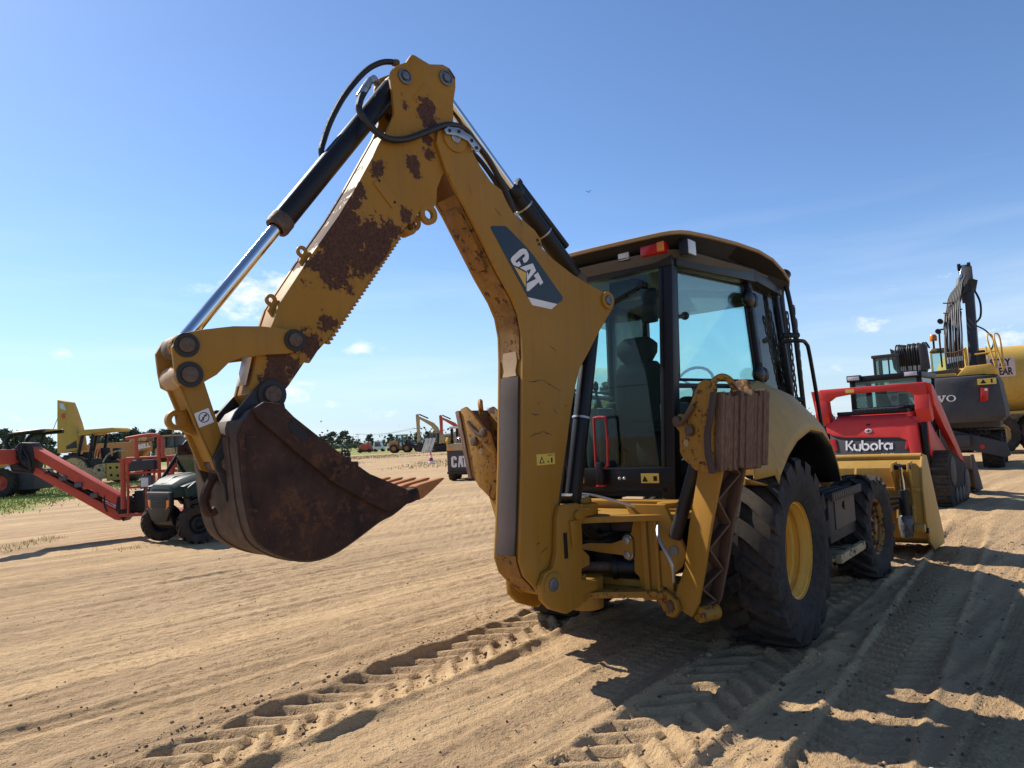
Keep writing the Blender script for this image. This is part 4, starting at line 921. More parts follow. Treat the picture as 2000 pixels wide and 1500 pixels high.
for i in range(13):
    m = MB(); m.bx(1.1245, 1.128, 1.05+i*.07, 1.085+i*.07, .88, .915); m.build('tread_slot', M_satin, stp, 0)
m = MB(); m.bx(.80, 1.10, 1.10, 1.9, .36, .385); m.bx(1.09, 1.135, 1.10, 1.92, .35, .42); m.build('lower_step', M_oldtan, stp, .004)
for y in (1.2, 1.8):
    m = MB(); m.bar((.85, y, .50), (.95, y, .36), .03, .06); m.build('step_hanger', M_dark, stp, .003)

# ---------------------------------------------------------------- loader arms and front bucket
for s in (1, -1):
    m = MB(); m.prism([(1.15,1.30),(1.45,1.52),(1.75,1.46),(2.6,1.12),(3.15,.86),(3.45,.42),(3.32,.34),(3.05,.62),(2.5,.90),(1.7,1.16),(1.3,1.10)], s*.60, s*.70); la = m.build('loader_arm', M_yel_clean, bh, .01)
    m = MB(); m.cyl((s*.57, 3.38, .40), (s*.73, 3.38, .40), .05, n=16); m.build('arm_pin', M_pin, la, .004)
by = 3.55
m = MB(); m.loft([[(-1.30, y, z), (1.36, y, z), (1.36, y2, z2), (-1.30, y2, z2)] for y, z, y2, z2 in [(by+.14,1.085,by+.16,1.085),(by,.97,by+.02,.965),(by-.03,.75,by-.01,.75),(by,.42,by+.02,.42),(by+.12,.20,by+.135,.215),(by+.35,.11,by+.35,.13),(by+.95,.06,by+.95,.085)]])
lb = m.build('loader_bucket', M_yel_clean, bh, .003)
for x in (-1.315, 1.355):
    m = MB(); m.prism([(by+.12,1.11),(by-.005,.98),(by-.04,.75),(by-.015,.42),(by+.10,.17),(by+.34,.05),(by+1.0,.03),(by+.98,.16),(by+.35,1.08)], x, x+.022); sp = m.build('side_plate', M_yel_clean, lb, .004)
m = MB(); m.cyl((-1.30, by+.13, 1.085), (1.36, by+.13, 1.085), .035, n=14); m.build('top_tube', M_yel_clean, lb, 0)
for x in (-.9, -.45, .05, .42, .72):
    m = MB(); m.prism([(by+.13,1.07),(by+.0,.97),(by-.09,.80),(by-.08,.70),(by+.0,.55)], x-.012, x+.012); m.build('back_rib', M_yel_clean, lb, .003)
m = MB(); m.bx(-1.29, 1.35, by-.055, by-.012, .72, .76); m.build('cross_ledge', M_yel_clean, lb, .004)
for x in (1.12, 1.27):
    m = MB(); m.prism([(by+.05,1.04),(by-.16,1.03),(by-.18,.94),(by-.08,.80),(by-.03,.60),(by-.10,.44),(by-.06,.30),(by+.1,.30)], x-.012, x+.012); m.build('hinge_lug', M_yel_clean, lb, .004)
m = MB(); m.cyl((1.195, by-.12, .985), (1.195, by-.10, .70), .026, n=18); cl_ = m.build('tilt_cylinder_rod', M_chrome, lb, 0)
m = MB(); m.cyl((1.195, by-.11, .74), (1.195, by-.10, .40), .052, n=20); m.build('tilt_cylinder', M_satin, lb, .004)
m = MB(); m.lathe([(.056, 0), (.062, .03), (.075, .12), (.07, .21), (.05, .24)], (1.195, by-.10, .24), (0, 0, 1), 20); m.build('cylinder_wrap', paint('torn_plastic_wrap', (.03, .03, .035), rough=.25, dirt=(.4, .4, .4), dirt_amt=.5, sc=5), lb, 0)
m = MB(); m.cyl((1.10, by-.115, .985), (1.29, by-.115, .985), .028, n=14); m.build('upper_pin', M_satin, lb, .003)
m = MB(); m.cyl((1.27, by-.09, .34), (1.37, by-.09, .34), .045, n=16); m.build('lower_pin', M_yel_clean, lb, .004)
for k in range(3):
    m = MB(); m.tube([(1.16, by-.14, .66-.05*k), (1.0, by-.2, .66-.07*k), (.8, by-.22, .70-.08*k), (.6, by-.2, .75-.05*k)], .016, 7); m.build('tilt_hose', M_black, lb, 0)
m = MB(); m.cyl((1.352, by+.03, .30), (1.385, by+.03, .30), .03, n=14); m.build('plate_bolt', M_satin, lb, .003)

# ---------------------------------------------------------------- cab
TOPZ = 2.74
Bt, Bb = (.505, -.40), (.405, -.40)           # rear corner post, top and bottom
def xat(z, top, bot, z0=1.0, z1=TOPZ): f = (z-z0)/(z1-z0); return bot+(top-bot)*f
Cx = lambda z: .71+.04*max(0, (2.1-abs(z-2.1)*1.0-1.1))
def post_pts(kind, z, s):
    if kind == 'B': return (s*xat(z, .505, .405), -.40, z)
    if kind == 'C': return (s*xat(z, .66, .75), .72+.06*(2.74-z)/1.7, z)
    if kind == 'A': return (s*xat(z, .66, .75), 1.42+.10*(2.74-z)/1.7, z)
m = MB()
for s in (1, -1):
    m.bar(post_pts('B', 1.02, s), post_pts('B', 2.80, s), .11, .10, up=(0, 1, 0))
cab = m.build('cab', M_satin, bh, .012)
for s in (1, -1):
    for k, w, d in (('C', .07, .075), ('A', .06, .07)):
        q = MB(); q.bar(post_pts(k, 1.3 if k == 'C' else 1.5, s), post_pts(k, 2.78, s), w, d, up=(0, 1, 0)); q.build('cab_post', M_satin, cab, .01)
    q = MB(); q.bar((s*.39, -.435, 1.06), (s*.485, -.435, 2.72), .03, .03, up=(0, 1, 0)); q.build('window_seal', M_satin, cab, .006)
q = MB(); q.bx(-.46, .46, -.455, -.36, 1.10, 1.25); q.build('rear_sill', M_satin, cab, .012)
q = MB(); q.bx(-.40, .40, -.45, -.40, 1.07, 1.11); q.build('sill_trim', M_satin, cab, .006)
q = MB(); q.loft([[(-.56, y, z0), (.56, y, z0), (.56, y, z1), (-.56, y, z1)] for y, z0, z1 in [(-.46, 2.70, 2.86), (-.34, 2.70, 2.86)]]); q.build('rear_header', M_satin, cab, .01)
for s in (1, -1):
    q = MB(); q.bar((s*.54, -.40, 2.77), (s*.70, .76, 2.78), .07, .14); q.build('side_header', M_satin, cab, .008)
    q = MB(); q.bar((s*.70, .74, 2.78), (s*.69, 1.44, 2.74), .07, .12); q.build('door_header', M_satin, cab, .008)
    q = MB(); q.bar((s*.415, -.40, 1.19), (s*.74, .73, 1.19), .06, .20); q.build('side_sill', M_satin, cab, .01)
q = MB(); q.bx(-.70, .70, 1.38, 1.46, 2.66, 2.80); q.build('front_header', M_satin, cab, .01)
q = MB(); q.prism([(-.42, -.40), (.42, -.40), (.74, .75), (.74, 1.5), (-.74, 1.5), (-.74, .75)], 1.03, 1.08, 'z'); q.build('cab_floor', M_satin, cab, 0)
# roof: a shallow crowned shell with a drooping brow at the front
half_ = [(0,-.63),(.35,-.62),(.56,-.605),(.63,-.58),(.68,-.53),(.71,-.45),(.75,-.15),(.79,.25),(.82,.65),(.83,.95),(.82,1.25),(.80,1.45),(.76,1.56),(.68,1.63),(.4,1.67),(0,1.68)]
outl = half_+[(-x, y) for x, y in half_[-2:0:-1]]
def rz_(y): return 2.90+.04*math.sin((y+.6)/2.3*math.pi)-.16*max(0, y-.7)**1.6
q = MB(); q.loft([[(x*.97, y*.98+.01, rz_(y)-.022) for x, y in outl], [(x, y, rz_(y)-.014) for x, y in outl], [(x, y, rz_(y)+.008) for x, y in outl], [(x*.985, y*.985+.008, rz_(y)+.016) for x, y in outl], [(x*.6, y*.6+.2, rz_(y)+.03) for x, y in outl]])
q.build('roof', paint('sun_bleached_roof', (.40, .25, .115), rough=.5, dirt_amt=.3), cab, .0, ang=25)
q = MB(); q.loft([[(x*.86, y*.82+.09, rz_(y)-.11) for x, y in outl], [(x*.992, y*.992+.003, rz_(y)-.023) for x, y in outl]]); q.build('roof_underside', M_seat, cab, 0)
q = MB(); q.loft([[(x*.80, y*.85+.06, 2.735) for x, y in outl], [(x*.9, y*.92+.03, 2.80) for x, y in outl]]); q.build('headliner', M_greyplastic, cab, 0)
# panes
def pane(pts, nm='window_pane', mat=None, th=.005, par=None): q = MB(); q.plate(pts, th); return q.build(nm, mat or M_cabglass, par or cab, 0)
bx_ = lambda z: xat(z, .455, .355)
pane([(-bx_(1.26), -.41, 1.25), (bx_(1.26), -.41, 1.25), (bx_(1.86), -.41, 1.858), (-bx_(1.86), -.41, 1.858)], 'lower_rear_pane')
pane([(-bx_(1.87), -.41, 1.864), (bx_(1.87), -.41, 1.864), (bx_(2.70), -.41, 2.70), (-bx_(2.70), -.41, 2.70)], 'upper_rear_pane')
for s in (1, -1):
    def on(f, z, o=0):
        a = Vector(post_pts('B', z, s)); b = Vector(post_pts('C', z, s)); return a+(b-a)*f
    pane([on(.06, 1.29), on(.96, 1.29), on(.96, 1.82), on(.06, 1.82)], 'lower_quarter_pane')
    pane([on(.06, 1.85), on(.96, 1.85), on(.96, 2.71), on(.06, 2.71)], 'quarter_pane')
    q = MB(); q.bar(on(.03, 1.835), on(.98, 1.835), .03, .035); q.build('quarter_rail', M_satin, cab, .004)
    q = MB(); q.tube([on(.09, 1.88), on(.09, 2.68), on(.93, 2.68), on(.95, 2.3), on(.95, 1.88), on(.09, 1.88)], .012, 6, sub=1); q.build('quarter_seal', M_satin, cab, 0)
    def dn(f, z):
        a = Vector(post_pts('C', z, s)); b = Vector(post_pts('A', z, s)); return a+(b-a)*f
    pane([dn(.05, 1.4), dn(.95, 1.4), dn(.95, 2.72), dn(.05, 2.72)], 'door_pane', M_clear)
    # quarter-window hinges and latch
    for z in (2.56, 1.93):
        p = on(.985, z); q = MB(); q.ball((p.x+s*.03, p.y-.06, p.z), (.045, .10, .07)); q.cyl((p.x+s*.02, p.y, p.z-.1), (p.x+s*.02, p.y, p.z+.1), .026, n=12); q.ball((p.x+s*.03, p.y+.05, p.z), (.04, .07, .065)); q.build('window_hinge', M_satin, cab, 0)
    p = on(.06, 2.32); q = MB(); q.box((p.x+s*.0, p.y-.02, p.z), (.05, .03, .11)); q.cyl((p.x, p.y+.0, p.z+.02), (p.x+s*.02, p.y+.12, p.z+.035), .016, n=10); q.ball((p.x+s*.02, p.y+.14, p.z+.04), .032); q.build('window_latch', M_satin, cab, .004)
pane([(-.66, 1.47, 1.5), (.66, 1.47, 1.5), (.60, 1.40, 2.68), (-.60, 1.40, 2.68)], 'windscreen')
# inside
q = MB(); q.bx(-.30, .26, .10, .62, 1.50, 1.62); q.bx(-.2, .16, .2, .5, 1.08, 1.5); seat = q.build('seat', M_seat, cab, .04)
q = MB(); q.loft([[(x0, y, z), (x1, y, z), (x1, y+.12, z), (x0, y+.12, z)] for x0, x1, y, z in [(-.28, .24, .06, 1.58), (-.27, .23, .02, 1.75), (-.24, .20, -.02, 1.98), (-.18, .14, -.03, 2.08)]]); q.build('seat_back', M_seat, cab, .045)
q = MB(); q.loft([[(x0, y, z), (x1, y, z), (x1, y+.10, z), (x0, y+.10, z)] for x0, x1, y, z in [(-.13, .09, -.03, 2.06), (-.19, .15, -.04, 2.14), (-.20, .16, -.04, 2.22), (-.12, .08, -.03, 2.28)]]); q.build('headrest', M_seat, cab, .035)
for x in (-.38, .30):
    q = MB(); q.bx(x, x+.09, .05, .42, 1.70, 1.77); q.build('armrest', M_seat, cab, .03)
    q = MB(); q.bx(x-.03, x+.12, -.24, .02, 1.08, 1.72); q.build('control_console', M_greyplastic, cab, .03)
    q = MB(); q.cyl((x+.04, -.12, 1.7), (x+.04, -.14, 1.87), .012, n=8); q.ball((x+.04, -.14, 1.9), (.025, .025, .045)); q.lathe([(.05, 0), (.035, .03), (.03, .06), (.012, .1)], (x+.04, -.12, 1.71), (0, 0, 1), 12); q.build('joystick', M_satin, cab, 0)
q = MB(); q.bx(-.32, .36, 1.02, 1.38, 1.08, 1.78); q.build('dashboard', M_greyplastic, cab, .05)
q = MB(); q.tube([(.04+.19*math.cos(a), .93+.07*math.sin(a), 1.90+.17*math.sin(a)) for a in [2*math.pi*k/20 for k in range(21)]], .014, 7, sub=1)
for a in (.3, 2.6, 4.7): q.cyl((.04, .94, 1.89), (.04+.19*math.cos(a), .93+.07*math.sin(a), 1.90+.17*math.sin(a)), .010, n=7)
q.cyl((.04, .94, 1.89), (.04, 1.1, 1.6), .03, n=10); q.build('steering_wheel', M_satin, cab, 0)
q = MB(); q.bx(-.72, -.50, .85, 1.2, 1.1, 1.75); q.build('side_console', M_greyplastic, cab, .04)
q = MB(); q.loft([[(-.04+d, -.02+k, z) for d, k in ((-.13, -.1), (.13, -.1), (.13, .1), (-.13, .1))] for z in (2.60, 2.74)]); q.build('overhead_speaker', M_satin, cab, .02)
q = MB(); q.bx(.25, .37, -.385, -.33, 2.32, 2.58); wm = q.build('wiper_motor', M_satin, cab, .02)
q = MB(); q.cyl((.30, -.43, 2.60), (-.22, -.43, 2.44), .009, n=7); q.cyl((.16, -.428, 2.545), (-.33, -.428, 2.40), .013, n=7); q.cyl((.30, -.47, 2.60), (.30, -.40, 2.60), .025, n=12); q.build('rear_wiper', M_satin, cab, 0)
q = MB(); q.ball((.62, 1.28, 2.30), (.035, .05, .10)); q.build('interior_mirror', M_lens, cab, 0)
# red loop handle with grey grip
q = MB(); q.tube([(-.155, -.50, 1.26), (-.15, -.50, 1.60), (-.135, -.50, 1.635), (-.06, -.50, 1.635), (-.045, -.50, 1.60), (-.05, -.50, 1.27), (-.155, -.50, 1.26)], .011, 8, sub=2); q.build('red_grab_loop', plain('red_enamel', (.36, .02, .018), .35), cab, 0)
q = MB(); q.bx(-.155, -.085, -.52, -.48, 1.12, 1.30); q.build('handle_grip', M_satin, cab, .02)
q = MB(); q.cyl((-.12, -.5, 1.115), (-.12, -.5, 1.125), .04, n=14); q.build('grip_base', M_redlens, cab, 0)
for x0, x1 in ((-.36, -.30), (.20, .345)):
    q = MB(); q.bx(x0, x1, -.4580, -.4555, 1.135, 1.205); q.build('warning_label', M_warn, cab, 0)
    q = MB(); q.prism([(x0+.008, 1.145), (x0+.055, 1.145), (x0+.031, 1.19)], -.459, -.4582, 'y'); q.bx(x0+.1, x0+.13, -.459, -.4582, 1.15, 1.185) if x1-x0 > .1 else None; q.build('warning_symbol', M_satin, cab, 0)
for x in (.02, .06): q = MB(); q.ball((x, -.46, 1.17), .012); q.build('socket', M_lens, cab, 0)
# lamps under the rear brow
q = MB(); q.bx(.16, .27, -.53, -.44, 2.78, 2.88); hl = q.build('work_lamp', M_satin, cab, .01); q = MB(); q.bx(.17, .26, -.536, -.529, 2.79, 2.87); q.build('lamp_lens', M_lens, cab, .004)
q = MB(); q.bx(.36, .56, -.55, -.47, 2.78, 2.87); q.build('tail_lamp', M_redlens, cab, .015); q = MB(); q.bx(.50, .555, -.556, -.548, 2.79, 2.86); q.build('indicator_lens', M_amber, cab, .004)
q = MB(); q.bx(.64, .71, -.50, -.36, 2.74, 2.86); q.build('side_work_lamp', M_satin, cab, .012); q = MB(); q.bx(.70, .715, -.49, -.37, 2.75, 2.85); q.build('lamp_lens', M_lens, cab, .003)
# exhaust, perforated guards, hand rail
q = MB(); q.tube([(.62, 1.72, 1.5), (.62, 1.70, 2.2), (.62, 1.66, 2.62), (.62, 1.66, 2.74), (.63, 1.70, 2.84), (.66, 1.80, 2.95)], .055, 16, sub=4); ex = q.build('exhaust_stack', M_satin, bh, 0)
def guard(x, y0, y1, z0, z1, lean):
    q = MB(); w = (y1-y0); n = 11; hz = (z1-z0)/n
    for i in range(n):
        zc = z0+hz*(i+.5); yc = (y0+y1)/2+lean*(zc-z0); hb = .017
        for j in range(12):
            a0, a1 = 2*math.pi*j/12, 2*math.pi*(j+1)/12
            def rect(a):
                c_, s_ = math.cos(a), math.sin(a); k = min((w/2)/max(abs(c_), 1e-6), (hz/2)/max(abs(s_), 1e-6)); return (yc+c_*k+lean*s_*k*.0, zc+s_*k)
            P = [(yc+hb*math.cos(a0), zc+hb*math.sin(a0)*1.5), rect(a0), rect(a1), (yc+hb*math.cos(a1), zc+hb*math.sin(a1)*1.5)]
            q.add([(x, p, z) for p, z in P], [(0, 1, 2, 3)])
    return q.build('perforated_guard', M_satin, ex, 0, solid=.006, recalc=False)
guard(.78, 1.57, 1.67, 1.45, 2.60, -.06); guard(.78, 1.42, 1.50, 1.50, 2.52, -.10); guard(.73, 1.78, 1.86, 1.45, 2.5, -.05)
q = MB(); q.tube([(.80, 1.10, 2.22), (.92, 1.16, 2.22), (.95, 1.26, 2.20), (.955, 1.33, 2.08), (.96, 1.50, 1.45)], .017, 9); q.build('hand_rail', M_satin, bh, 0)
q = MB(); q.tube([(.76, 1.46, 2.78), (.79, 1.50, 2.4), (.80, 1.56, 1.6)], .022, 8); q.build('door_pillar_trim', M_satin, bh, 0)
for z in (2.30, 1.72): q = MB(); q.cyl((.74, 1.30, z), (.84, 1.44, z), .025, n=10); q.build('mirror_stub', M_satin, bh, .004)

# ================================================================ RED COMPACT TRACK LOADER
kb = thing('track_loader', (6.26, 12.45, 0), 40.5, 'red compact track loader with black cab parked just ahead of the backhoe bucket', 'track loader')
def B(par, name, mat, x0, x1, y0, y1, z0, z1, bev=.01): m = MB(); m.bx(x0, x1, y0, y1, z0, z1); return m.build(name, mat, par, bev)
def PR(par, name, mat, pts, a, b, ax='y', bev=.008): m = MB(); m.prism(pts, a, b, ax); return m.build(name, mat, par, bev)
def TB(par, name, mat, path, r, n=8, sub=4): m = MB(); m.tube(path, r, n, sub); return m.build(name, mat, par, 0)
def CY(par, name, mat, a, b, r, r2=None, n=18, bev=.003): m = MB(); m.cyl(a, b, r, r2, n); return m.build(name, mat, par, bev)
m = MB(); out = [(-.82,1.42),(-.68,1.52),(.50,1.52),(.64,1.42),(.67,.86),(.53,.86),(.49,1.12),(.36,1.175),(-.50,1.205),(-.70,1.245),(-.80,1.30)]
m.prism(out, -.05, .62, 'y'); hood = m.build('hood', M_redpaint, kb, .02)
TILT = 1
PR(kb, 'rear_door', M_volvogrey, [(-.76,1.27),(.52,1.21),(.54,.62),(-.66,.62)], -.025, .60)
PR(kb, 'top_bevel', M_redpaint, [(-.06,1.505),(.10,1.60),(.62,1.63),(.62,1.50)], -.66, .48, 'x', .01)
for a in (-1, 1): PR(kb, 'tail_lamp', M_redlens, [(-.09+a*.62-.05,1.19),(-.09+a*.62+.05,1.19),(-.09+a*.56+.03,.98),(-.09+a*.56-.03,.98)], -.04, -.024)
m = MB(); m.lathe([(.052, 0), (.052, .008), (.044, .01), (.001, .01)], (-.11, -.051, 1.31), (0, -1, 0), 22); m.xf(Matrix.Translation((-.11, 0, 1.31)) @ Matrix.Diagonal((1.1, 1, .72, 1)) @ Matrix.Translation((.11, 0, -1.31))); m.build('round_badge', M_lens, kb, 0)
B(kb, 'badge_bar', M_satin, -.15, -.07, -.066, -.061, 1.305, 1.318, 0); B(kb, 'badge_stem', M_satin, -.115, -.103, -.067, -.0615, 1.285, 1.335, 0)
B(kb, 'latch', M_satin, -.14, -.08, -.058, -.05, 1.40, 1.43, .004)
# lettering drawn with open, rounded strokes
def stroke_word(par, strokes, w, y, mat, name='letter'):
    for st in strokes:
        m = MB(); P = [Vector((a, 0, b)) for a, b in st]; L = []
        for i, p in enumerate(P):
            t = (P[min(i+1, len(P)-1)]-P[max(i-1, 0)]).normalized(); n = Vector((-t.z, 0, t.x)); L.append([p+n*w/2+Vector((0, y, 0)), p-n*w/2+Vector((0, y, 0)), p-n*w/2+Vector((0, y-.008, 0)), p+n*w/2+Vector((0, y-.008, 0))])
        m.loft(L); m.build(name, mat, par, 0)
def ar(cx, cz, r, a0, a1, n=14): return [(cx+r*math.cos(R(a0+(a1-a0)*i/n)), cz+r*math.sin(R(a0+(a1-a0)*i/n))) for i in range(n+1)]
z0 = .985; h = .105; xx = [-.475, -.345, -.215, -.080, .070, .195]
ST = [[(xx[0], z0), (xx[0], z0+.165)], [(xx[0]+.10, z0+.165), (xx[0]+.03, z0+.085), (xx[0]+.105, z0-.005)],
      [(xx[1], z0+h), (xx[1], z0+.05)]+ar(xx[1]+.045, z0+.045, .045, 180, 300), [(xx[1]+.095, z0+h), (xx[1]+.095, z0+.02), (xx[1]+.075, z0-.02)],
      [(xx[2], z0+.165), (xx[2], z0+.05)]+ar(xx[2]+.05, z0+.05, .05, 180, 340)+ar(xx[2]+.05, z0+.05, .05, 340, 480),
      ar(xx[3]+.05, z0+.05, .05, -70, 270, 20), [(xx[4]-.01, z0+.165), (xx[4]-.01, z0+.0)], [(xx[4]+.002, z0+.10), (xx[4]+.05, z0+.10)],
      ar(xx[5]-.01, z0+.05, .05, -60, 270, 18), [(xx[5]+.052, z0+h), (xx[5]+.052, z0)]]
lw = plain('white_letter_vinyl', (.72, .72, .72), .5)
stroke_word(kb, ST, .03, -.026, lw)
mb_ = stand(text_mb('SVL 75', .075, .004, .002), .18, -.03, .865); mb_.build('model_lettering', M_lens, kb, 0)
for o_ in [c for c in kb.children if c.name.split('.')[0] in ('hood', 'rear_door', 'top_bevel', 'tail_lamp', 'round_badge', 'badge_bar', 'badge_stem', 'latch', 'letter', 'model_lettering')]:
    for v in o_.data.vertices: v.co.y += (v.co.z-1.5)*.24       # the rear door leans forward at the top
# engine deck grille
dk = B(kb, 'engine_deck', M_satin, -.66, .48, .10, .60, 1.60, 1.66)
for i in range(12):
    m = MB(); x0 = -.40+i*.062; m.plate([(x0, .14, 1.675), (x0+.022, .14, 1.675), (x0+.062, .58, 1.70), (x0+.04, .58, 1.70)], .02); m.build('deck_slat', M_greyplastic, dk, 0)
# cab
cb = B(kb, 'cab', M_satin, -.52, .62, .62, .68, 1.62, 1.72)
for x in (-.50, .60):
    for y in (.64, 1.75): m = MB(); m.bx(x-.04, x+.04, y-.04, y+.04, .8 if y > 1 else 1.6, 2.24); m.build('cab_post', M_satin, cb, .008)
B(kb, 'cab_roof', M_satin, -.56, .66, .56, 1.84, 2.20, 2.30, .02)
B(kb, 'rear_pane', M_clear, -.46, .56, .64, .646, 1.72, 2.20, 0); B(kb, 'front_pane', M_clear, -.46, .56, 1.76, 1.766, 1.0, 2.2, 0)
for x in (-.51, .61): B(kb, 'side_pane', M_clear, x-.003, x+.003, .70, 1.70, 1.1, 2.2, 0)
for x in (-.42, .52):
    l = B(kb, 'work_lamp', M_satin, x-.14, x+.10, .50, .60, 2.20, 2.32, .01); B(kb, 'lamp_lens', M_lens, x-.12, x+.08, .492, .502, 2.23, 2.30, .003)
B(kb, 'operator_seat', M_seat, -.2, .3, 1.0, 1.2, 1.0, 1.95, .05)
B(kb, 'cab_shade_slab', M_seat, -.46, .56, 1.25, 1.3, .7, 1.62, .02)  # black slab standing in for the shade inside the cab
PR(kb, 'seat_notice', M_white, [(.05,1.98),(.24,1.98),(.24,1.72),(.12,1.74)], .66, .664, bev=0); CY(kb, 'notice_mark', M_redlens, (.165, .660, 1.86), (.165, .657, 1.86), .055)
for i in range(5): B(kb, 'guard_bar', M_steel, -.44, -.28, .63, .637, 1.76+i*.08, 1.772+i*.08, 0)
# lift arms: two towers, cross tube, long arms down to the front
for x, s in ((-.86, -1), (.74, 1)):
    PR(kb, 'arm_tower', M_redpaint, [(-.12,1.88),(.06,1.92),(.10,1.70),(.16,1.45),(-.02,1.42),(-.14,1.62)], x-.10, x+.12, 'x', .02)
    PR(kb, 'arm_upright', M_redpaint, [(-.10,2.06),(.06,2.06),(.08,1.80),(-.12,1.80)], x-.07, x+.09, 'x', .03)
    PR(kb, 'lift_arm', M_redpaint, [(-.10,2.06),(.10,2.02),(.9,1.55),(1.7,1.05),(2.25,.72),(2.55,.30),(2.30,.28),(2.05,.62),(1.5,.92),(.7,1.32),(.05,1.70)], x+s*.06, x+s*.16, 'x', .015)
    PR(kb, 'side_frame', M_redpaint, [(.0,1.52),(.5,1.25),(1.4,.86),(1.75,.70),(1.6,.62),(.3,.62),(.02,.9)], x+s*.02, x+s*.05, 'x', .01)
    CY(kb, 'lift_cylinder', M_satin, (x+s*.0, .15, .85), (x+s*.0, 1.0, 1.45), .05)
    B(kb, 'black_side_panel', M_satin, x-.06 if s > 0 else x-.03, x+.03 if s > 0 else x+.06, -.02, .6, .45, 1.42, .02)
PR(kb, 'cross_tube', M_redpaint, [(-.88,2.08),(-.84,1.86),(-.72,1.86),(-.62,1.93),(-.3,1.97),(.3,1.97),(.55,1.94),(.64,1.86),(.72,1.80),(.82,1.82),(.84,2.08)], -.12, .05, 'y', .03)
B(kb, 'yellow_sticker', M_warn, -.42, -.28, -.124, -.1205, 1.99, 2.05, 0)
for x, s in ((-.80, -1), (.80, 1)):
    m = MB(); prof = [(.0,.45),(.02,.70),(.14,.86),(.32,.90),(1.55,.62),(1.80,.48),(1.86,.28),(1.78,.06),(1.62,.0),(.25,.0),(.08,.08),(.01,.25)]
    tr = PR(kb, 'rubber_track', M_tyre, prof, x-.22, x+.22, 'x', .03)
    n = 26
    for k in range(len(prof)):                                   # tread bars round the belt
        a, b = Vector(prof[k]), Vector(prof[(k+1) % len(prof)]); L = (b-a).length
        for j in range(max(1, int(L/.11))):
            p = a+(b-a)*((j+.5)/max(1, int(L/.11))); d = (b-a).normalized(); nn = Vector((d.y, -d.x)); nn = nn if nn.dot(p-Vector((.9, .42))) > 0 else -nn
            m = MB(); c = p+nn*.015; m.box((x, c.x, c.y), (.42, .05, .04), Matrix.Rotation(math.atan2(d.y, d.x), 3, 'X')); m.build('tread_bar', M_tyre, tr, 0)
    for y, z, r in ((.34, .58, .25), (1.58, .30, .24), (.5, .16, .13), (.8, .16, .13), (1.1, .16, .13), (1.35, .16, .13)): CY(kb, 'track_roller', M_dark, (x-.23, y, z), (x+.235, y, z), r, n=20)
B(kb, 'undercarriage', M_dark, -.6, .58, .1, 1.8, .22, .9, .03)
PR(kb, 'front_bucket', M_wear, [(2.45,.72),(2.38,.45),(2.50,.14),(2.75,.05),(3.35,.03),(3.35,.06),(2.78,.10),(2.56,.2),(2.44,.48),(2.5,.72)], -1.0, 1.0, 'x', .004)
for x in (-1.0, 1.0): PR(kb, 'bucket_cheek', M_wear, [(2.42,.74),(2.36,.45),(2.48,.12),(2.75,.02),(3.36,.02),(3.2,.2),(2.62,.74)], x-.015, x+.015, 'x', .004)

# ================================================================ CHARCOAL WHEELED EXCAVATOR
vo = thing('wheeled_excavator', (12.47, 20.67, 0), 36, 'charcoal and yellow wheeled excavator with hose-covered raised boom, parked behind the red loader', 'excavator')
CWp = [(-1.40,-1.05),(-1.05,-1.30),(.2,-1.42),(1.05,-1.32),(1.38,-1.10),(1.44,.2),(-1.44,.2)]
m = MB(); m.loft([[(x*.93, y*.96, 1.28) for x, y in CWp], [(x*1.02, y, 1.42) for x, y in CWp], [(x*1.02, y*1.0, 1.60) for x, y in CWp], [(x*.96, y*.97, 2.35) for x, y in CWp], [(x*.92, y*.93, 2.50) for x, y in CWp], [(x*.82, y*.8, 2.53) for x, y in CWp]])
cw = m.build('counterweight', M_volvogrey, vo, .015, ang=30)
B(vo, 'cover_seam', M_satin, -.95, 1.05, -1.05, -.6, 2.51, 2.56, .02)
PR(vo, 'engine_hood', M_volvoyel, [(.36,2.53),(.60,2.80),(1.18,2.82),(1.30,2.72),(1.30,2.53)], -1.02, .9, 'y', .03)
PR(vo, 'hood_band', M_volvoyel, [(-1.35,2.53),(-1.35,2.62),(-.6,2.64),(.36,2.64),(.36,2.53)], -.95, .9, 'y', .02)
PR(vo, 'left_cover', M_volvogrey, [(-.9,2.60),(-.5,2.74),(.42,2.78),(.42,2.60)], -.7, .9, 'y', .02)
